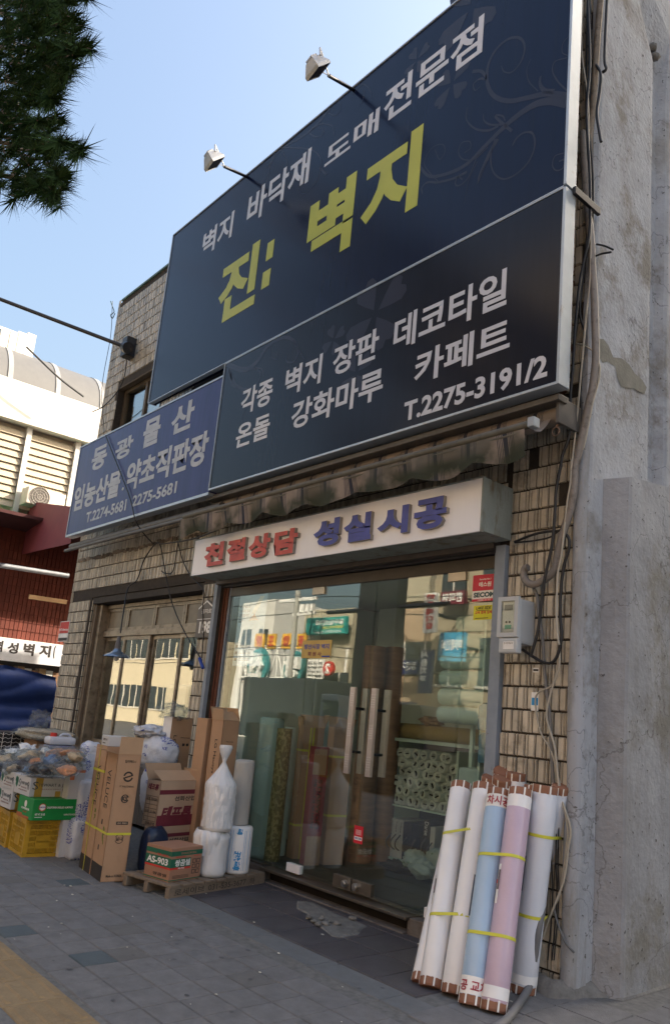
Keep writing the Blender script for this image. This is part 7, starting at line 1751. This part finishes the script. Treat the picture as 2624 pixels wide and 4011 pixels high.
osign('member_list_board', (706,1560),(746,1560),(726,1532),(726,1577), 11.8, wi, 'white board of black lettering right of the gate disc, mirrored in the door', [('방산시장 포장',(.08,.72,.92,.9),ink_m,.02),('벽지 장판 전문',(.08,.5,.92,.66),ink_m,.02),('도매 소매 안내',(.08,.28,.92,.44),ink_m,.02),('환영합니다 주차',(.08,.06,.92,.22),ink_m,.02)], None, .06)
c_ = mir(759,1553,11.7); q = MB(); rr_ = abs(mir(770,1553,11.7).x-c_.x); t = thing('red_number_disc', Vector((c_.x,-11.7,c_.z-.4)), 'red disc with a white figure 2 beside the lettered board, mirrored in the door', 'sign'); q.tube([c_, c_+YA*.1], rr_, 24); q.build('disc', red_ink, t); q = MB(); q.text('2', c_+YA*.101, -XA, ZA, YA, (-rr_*.5,-rr_*.7,rr_*.5,rr_*.7), .02, .04); q.build('lettering', wi, t)
osign('red_vertical_sign', (982,1430),(1008,1430),(1000,1378),(990,1470), 10.8, wi, 'red and white vertical projecting sign mirrored in the right glass', [('태',(.2,.80,.8,.97),red_ink,.05),('광',(.2,.62,.8,.78),red_ink,.05),('메',(.2,.44,.8,.60),red_ink,.05),('디',(.2,.26,.8,.42),red_ink,.05),('칼',(.2,.08,.8,.24),red_ink,.05)], None)
osign('navy_vertical_sign', (972,1560),(999,1560),(985,1508),(985,1612), 10.6, M('navy_board',(.03,.05,.14),.5), 'navy vertical dental sign mirrored in the right door', [('서',(.3,.80,.9,.97),wi,.05),('울',(.3,.62,.9,.78),wi,.05),('치',(.3,.44,.9,.60),wi,.05),('과',(.3,.26,.9,.42),wi,.05)], None)
osign('lighting_shop_sign', (899,1550),(968,1550),(930,1533),(930,1564), 11.6, M('navy_board',(.03,.05,.14),.5), 'long navy shop sign with white lettering mirrored in the right door', [('동전기조명',(.04,.30,.96,.90),wi,.03)], None)
osign('clinic_sign', (1022,1390),(1078,1385),(1050,1374),(1050,1405), 11.7, M('maroon_board',(.15,.03,.04),.5), 'maroon clinic sign high on the beige block, mirrored in the right glass', [('한의원',(.08,.15,.92,.85),wi,.03)], None)
osign('vinyl_shop_sign', (902,1643),(964,1643),(930,1632),(930,1655), 11.5, M('navy_board',(.03,.05,.14),.5), 'low navy sign with yellow lettering mirrored in the right door', [('아전비니루',(.08,.15,.92,.85),M('yel3',(.8,.7,.05),.5),.03)], None)
osign('blue_shop_sign', (1018,1500),(1075,1500),(1045,1470),(1045,1535), 11.4, M('sky_blue_board',(.05,.30,.50),.5), 'sky blue sign mirrored in the right glass panel', [('미래인쇄',(.08,.35,.92,.75),wi,.03)], None)
obld('sun_blocker_block', 5.5, 15, 14, 9.5, 15.5, beige, 'unseen block added behind the plot on the right to shade the concrete wall', win=(6,(2.,5.,8.,11.)))  # added out of view to keep the sun off the concrete wall
# dark totem with lamp arms
t0 = mir(812,1500,7.0); t1 = mir(903,1500,7.0); t = thing('dark_street_totem', Vector(((t0.x+t1.x)/2,-7.0,0)), 'tall dark street pylon with two lamp arms, mirrored in the door glass', 'pylon')
q = MB(); q.box(t0.x, t1.x, -7.3, -7.0, 0, 7.6); q.build('shaft', M('pylon_dark', (.02,.02,.022), .6), t, bevel=.02)
za = mir(790,1416,7.0).z
q = MB(); q.tube([(t0.x,-7.1,za),(t0.x-1.2,-7.1,za)], .05, 8); q.tube([(t1.x,-7.1,za),(t1.x+1.4,-7.1,za)], .05, 8); q.build('lamp_arm', darkmetal, t)
def vehicle(label, x0, x1, Y, h, col, kind='van'):  # vehicles added to hide the sunlit road and walls from the glass reflections
    t = thing('added_van' if kind == 'van' else 'added_truck', Vector(((x0+x1)/2, Y, 0)), label, 'van' if kind == 'van' else 'truck')
    w = x1-x0; zb_ = .28; q = MB(); pm_ = M('vehicle_paint_'+label[:6].replace(' ','_'), col, .35, .1, var=.05, coat=.5)
    if kind == 'van': prof = [(0,zb_),(w,zb_),(w,.95),(w*.93,1.15),(w*.82,h*.97),(w*.78,h),(w*.04,h),(0,h*.9)]
    else: prof = [(w*.76,zb_),(w,zb_),(w,1.1),(w*.95,1.35),(w*.90,2.0),(w*.77,2.0)]
    q.prism(prof, (x0,Y,0), XA, ZA, -YA, 1.8); q.build('body', pm_, t, bevel=.04)
    if kind != 'van':
        q = MB(); q.box(x0, x0+w*.745, Y-1.95, Y+.08, .75, h); q.build('cargo_cover', M('dark_canvas', (.035,.04,.045), .8, var=.2), t, bevel=.05)
        q = MB(); q.box(x0+.1, x0+w*.9, Y-1.6, Y-.2, .45, .74); q.build('chassis', darkmetal, t)
    gm = M('vehicle_glass', (.02,.025,.03), .08)
    wins = [(w*.10,w*.34),(w*.36,w*.58),(w*.60,w*.80)] if kind == 'van' else [(w*.80,w*.92)]
    for a, b_ in wins:
        q = MB(); q.box(x0+a, x0+b_, Y+.001, Y+.012, h*.55 if kind == 'van' else 1.3, h*.88 if kind == 'van' else 1.85); q.build('side_window', gm, t)
    for a in (w*.17, w*.84):
        for yy in (Y+.02, Y-1.82):
            q = MB(); q.tube([(x0+a,yy-.1,.32),(x0+a,yy+.1,.32)], .32, 20); tyre = q.build('wheel', black_m, t)
            q = MB(); q.tube([(x0+a,yy-.105,.32),(x0+a,yy+.105,.32)], .18, 14); q.build('rim', steel_m, tyre)
vehicle('long dark canvas covered truck parked across the lane, mirrored in the left door', mir(560,1600,8).x, mir(800,1600,8).x, -8.0, 2.35, (.05,.06,.08), 'truck')
vehicle('charcoal van parked across the lane, mirrored in the right door', mir(880,1640,7.4).x, mir(990,1640,7.4).x, -7.4, 1.85, (.04,.04,.045))
vehicle('navy van parked across the lane, mirrored in the right glass panel', -5.6, -1.2, -7.4, 1.8, (.02,.03,.07))
# utility pole
p0 = mir(686,1372,11.0); t = thing('utility_pole', Vector((p0.x,-11.0,0)), 'concrete utility pole with crossarms and transformer mirrored in the left glass', 'utility pole')
q = MB(); q.tube([(p0.x,-11,0),(p0.x,-11,p0.z)], [.11,.08], 12); q.build('pole', M('pole_concrete', (.34,.33,.30), .8), t)
za = mir(686,1392,11.0).z; zb_ = mir(686,1425,11.0).z
q = MB(); q.box(p0.x-1.0,p0.x+1.0,-11.08,-10.98,za-.05,za+.05); q.box(p0.x-.2,p0.x+1.0,-11.08,-10.98,zb_-.05,zb_+.05); q.build('crossarm', wi, t)
q = MB()
for k in range(3): q.tube([(p0.x+.3+k*.28,-11,zb_+.05),(p0.x+.3+k*.28,-11,zb_+.3)], .09, 10)
q.build('insulator', wi, t)
for k, (dz, lab) in enumerate(((0,'uppermost power line across the far street'),(-.5,'second power line across the far street'),(-1.6,'third power line across the far street'),(-1.9,'lowest power line across the far street'))):
    q = MB(); xx = [(-40,.2),(-28,-.25),(p0.x,.05),(-8,-.35),(6,.1),(16,.2)]; q.tube(crom([(x,-11,za+dz+d) for x, d in xx],6), .015, 5); q.build('power_line', black_m, label=lab, cat='cable', group='power lines across the street')
# sun-lit street furniture that the left window mirrors
for k, (xa, xb_, h, D, m_, nm, lab, ct) in enumerate(((mir(352,1640,9).x, mir(403,1640,9).x, 2.1, 9.0, cream2, 'refrigerated_cabinet', 'tall cream metal cabinet across the street, mirrored in the left window', 'cabinet'),)):
    t = thing(nm, Vector(((xa+xb_)/2,-D,0)), lab, ct); q = MB(); q.box(min(xa,xb_), max(xa,xb_), -D-.6, -D, .1, h); q.build('cabinet_body', m_, t, bevel=.12)
    q = MB(); q.box(min(xa,xb_)+.1, max(xa,xb_)-.1, -D-.5, -D-.1, 0, .099); q.build('plinth', darkmetal, t)
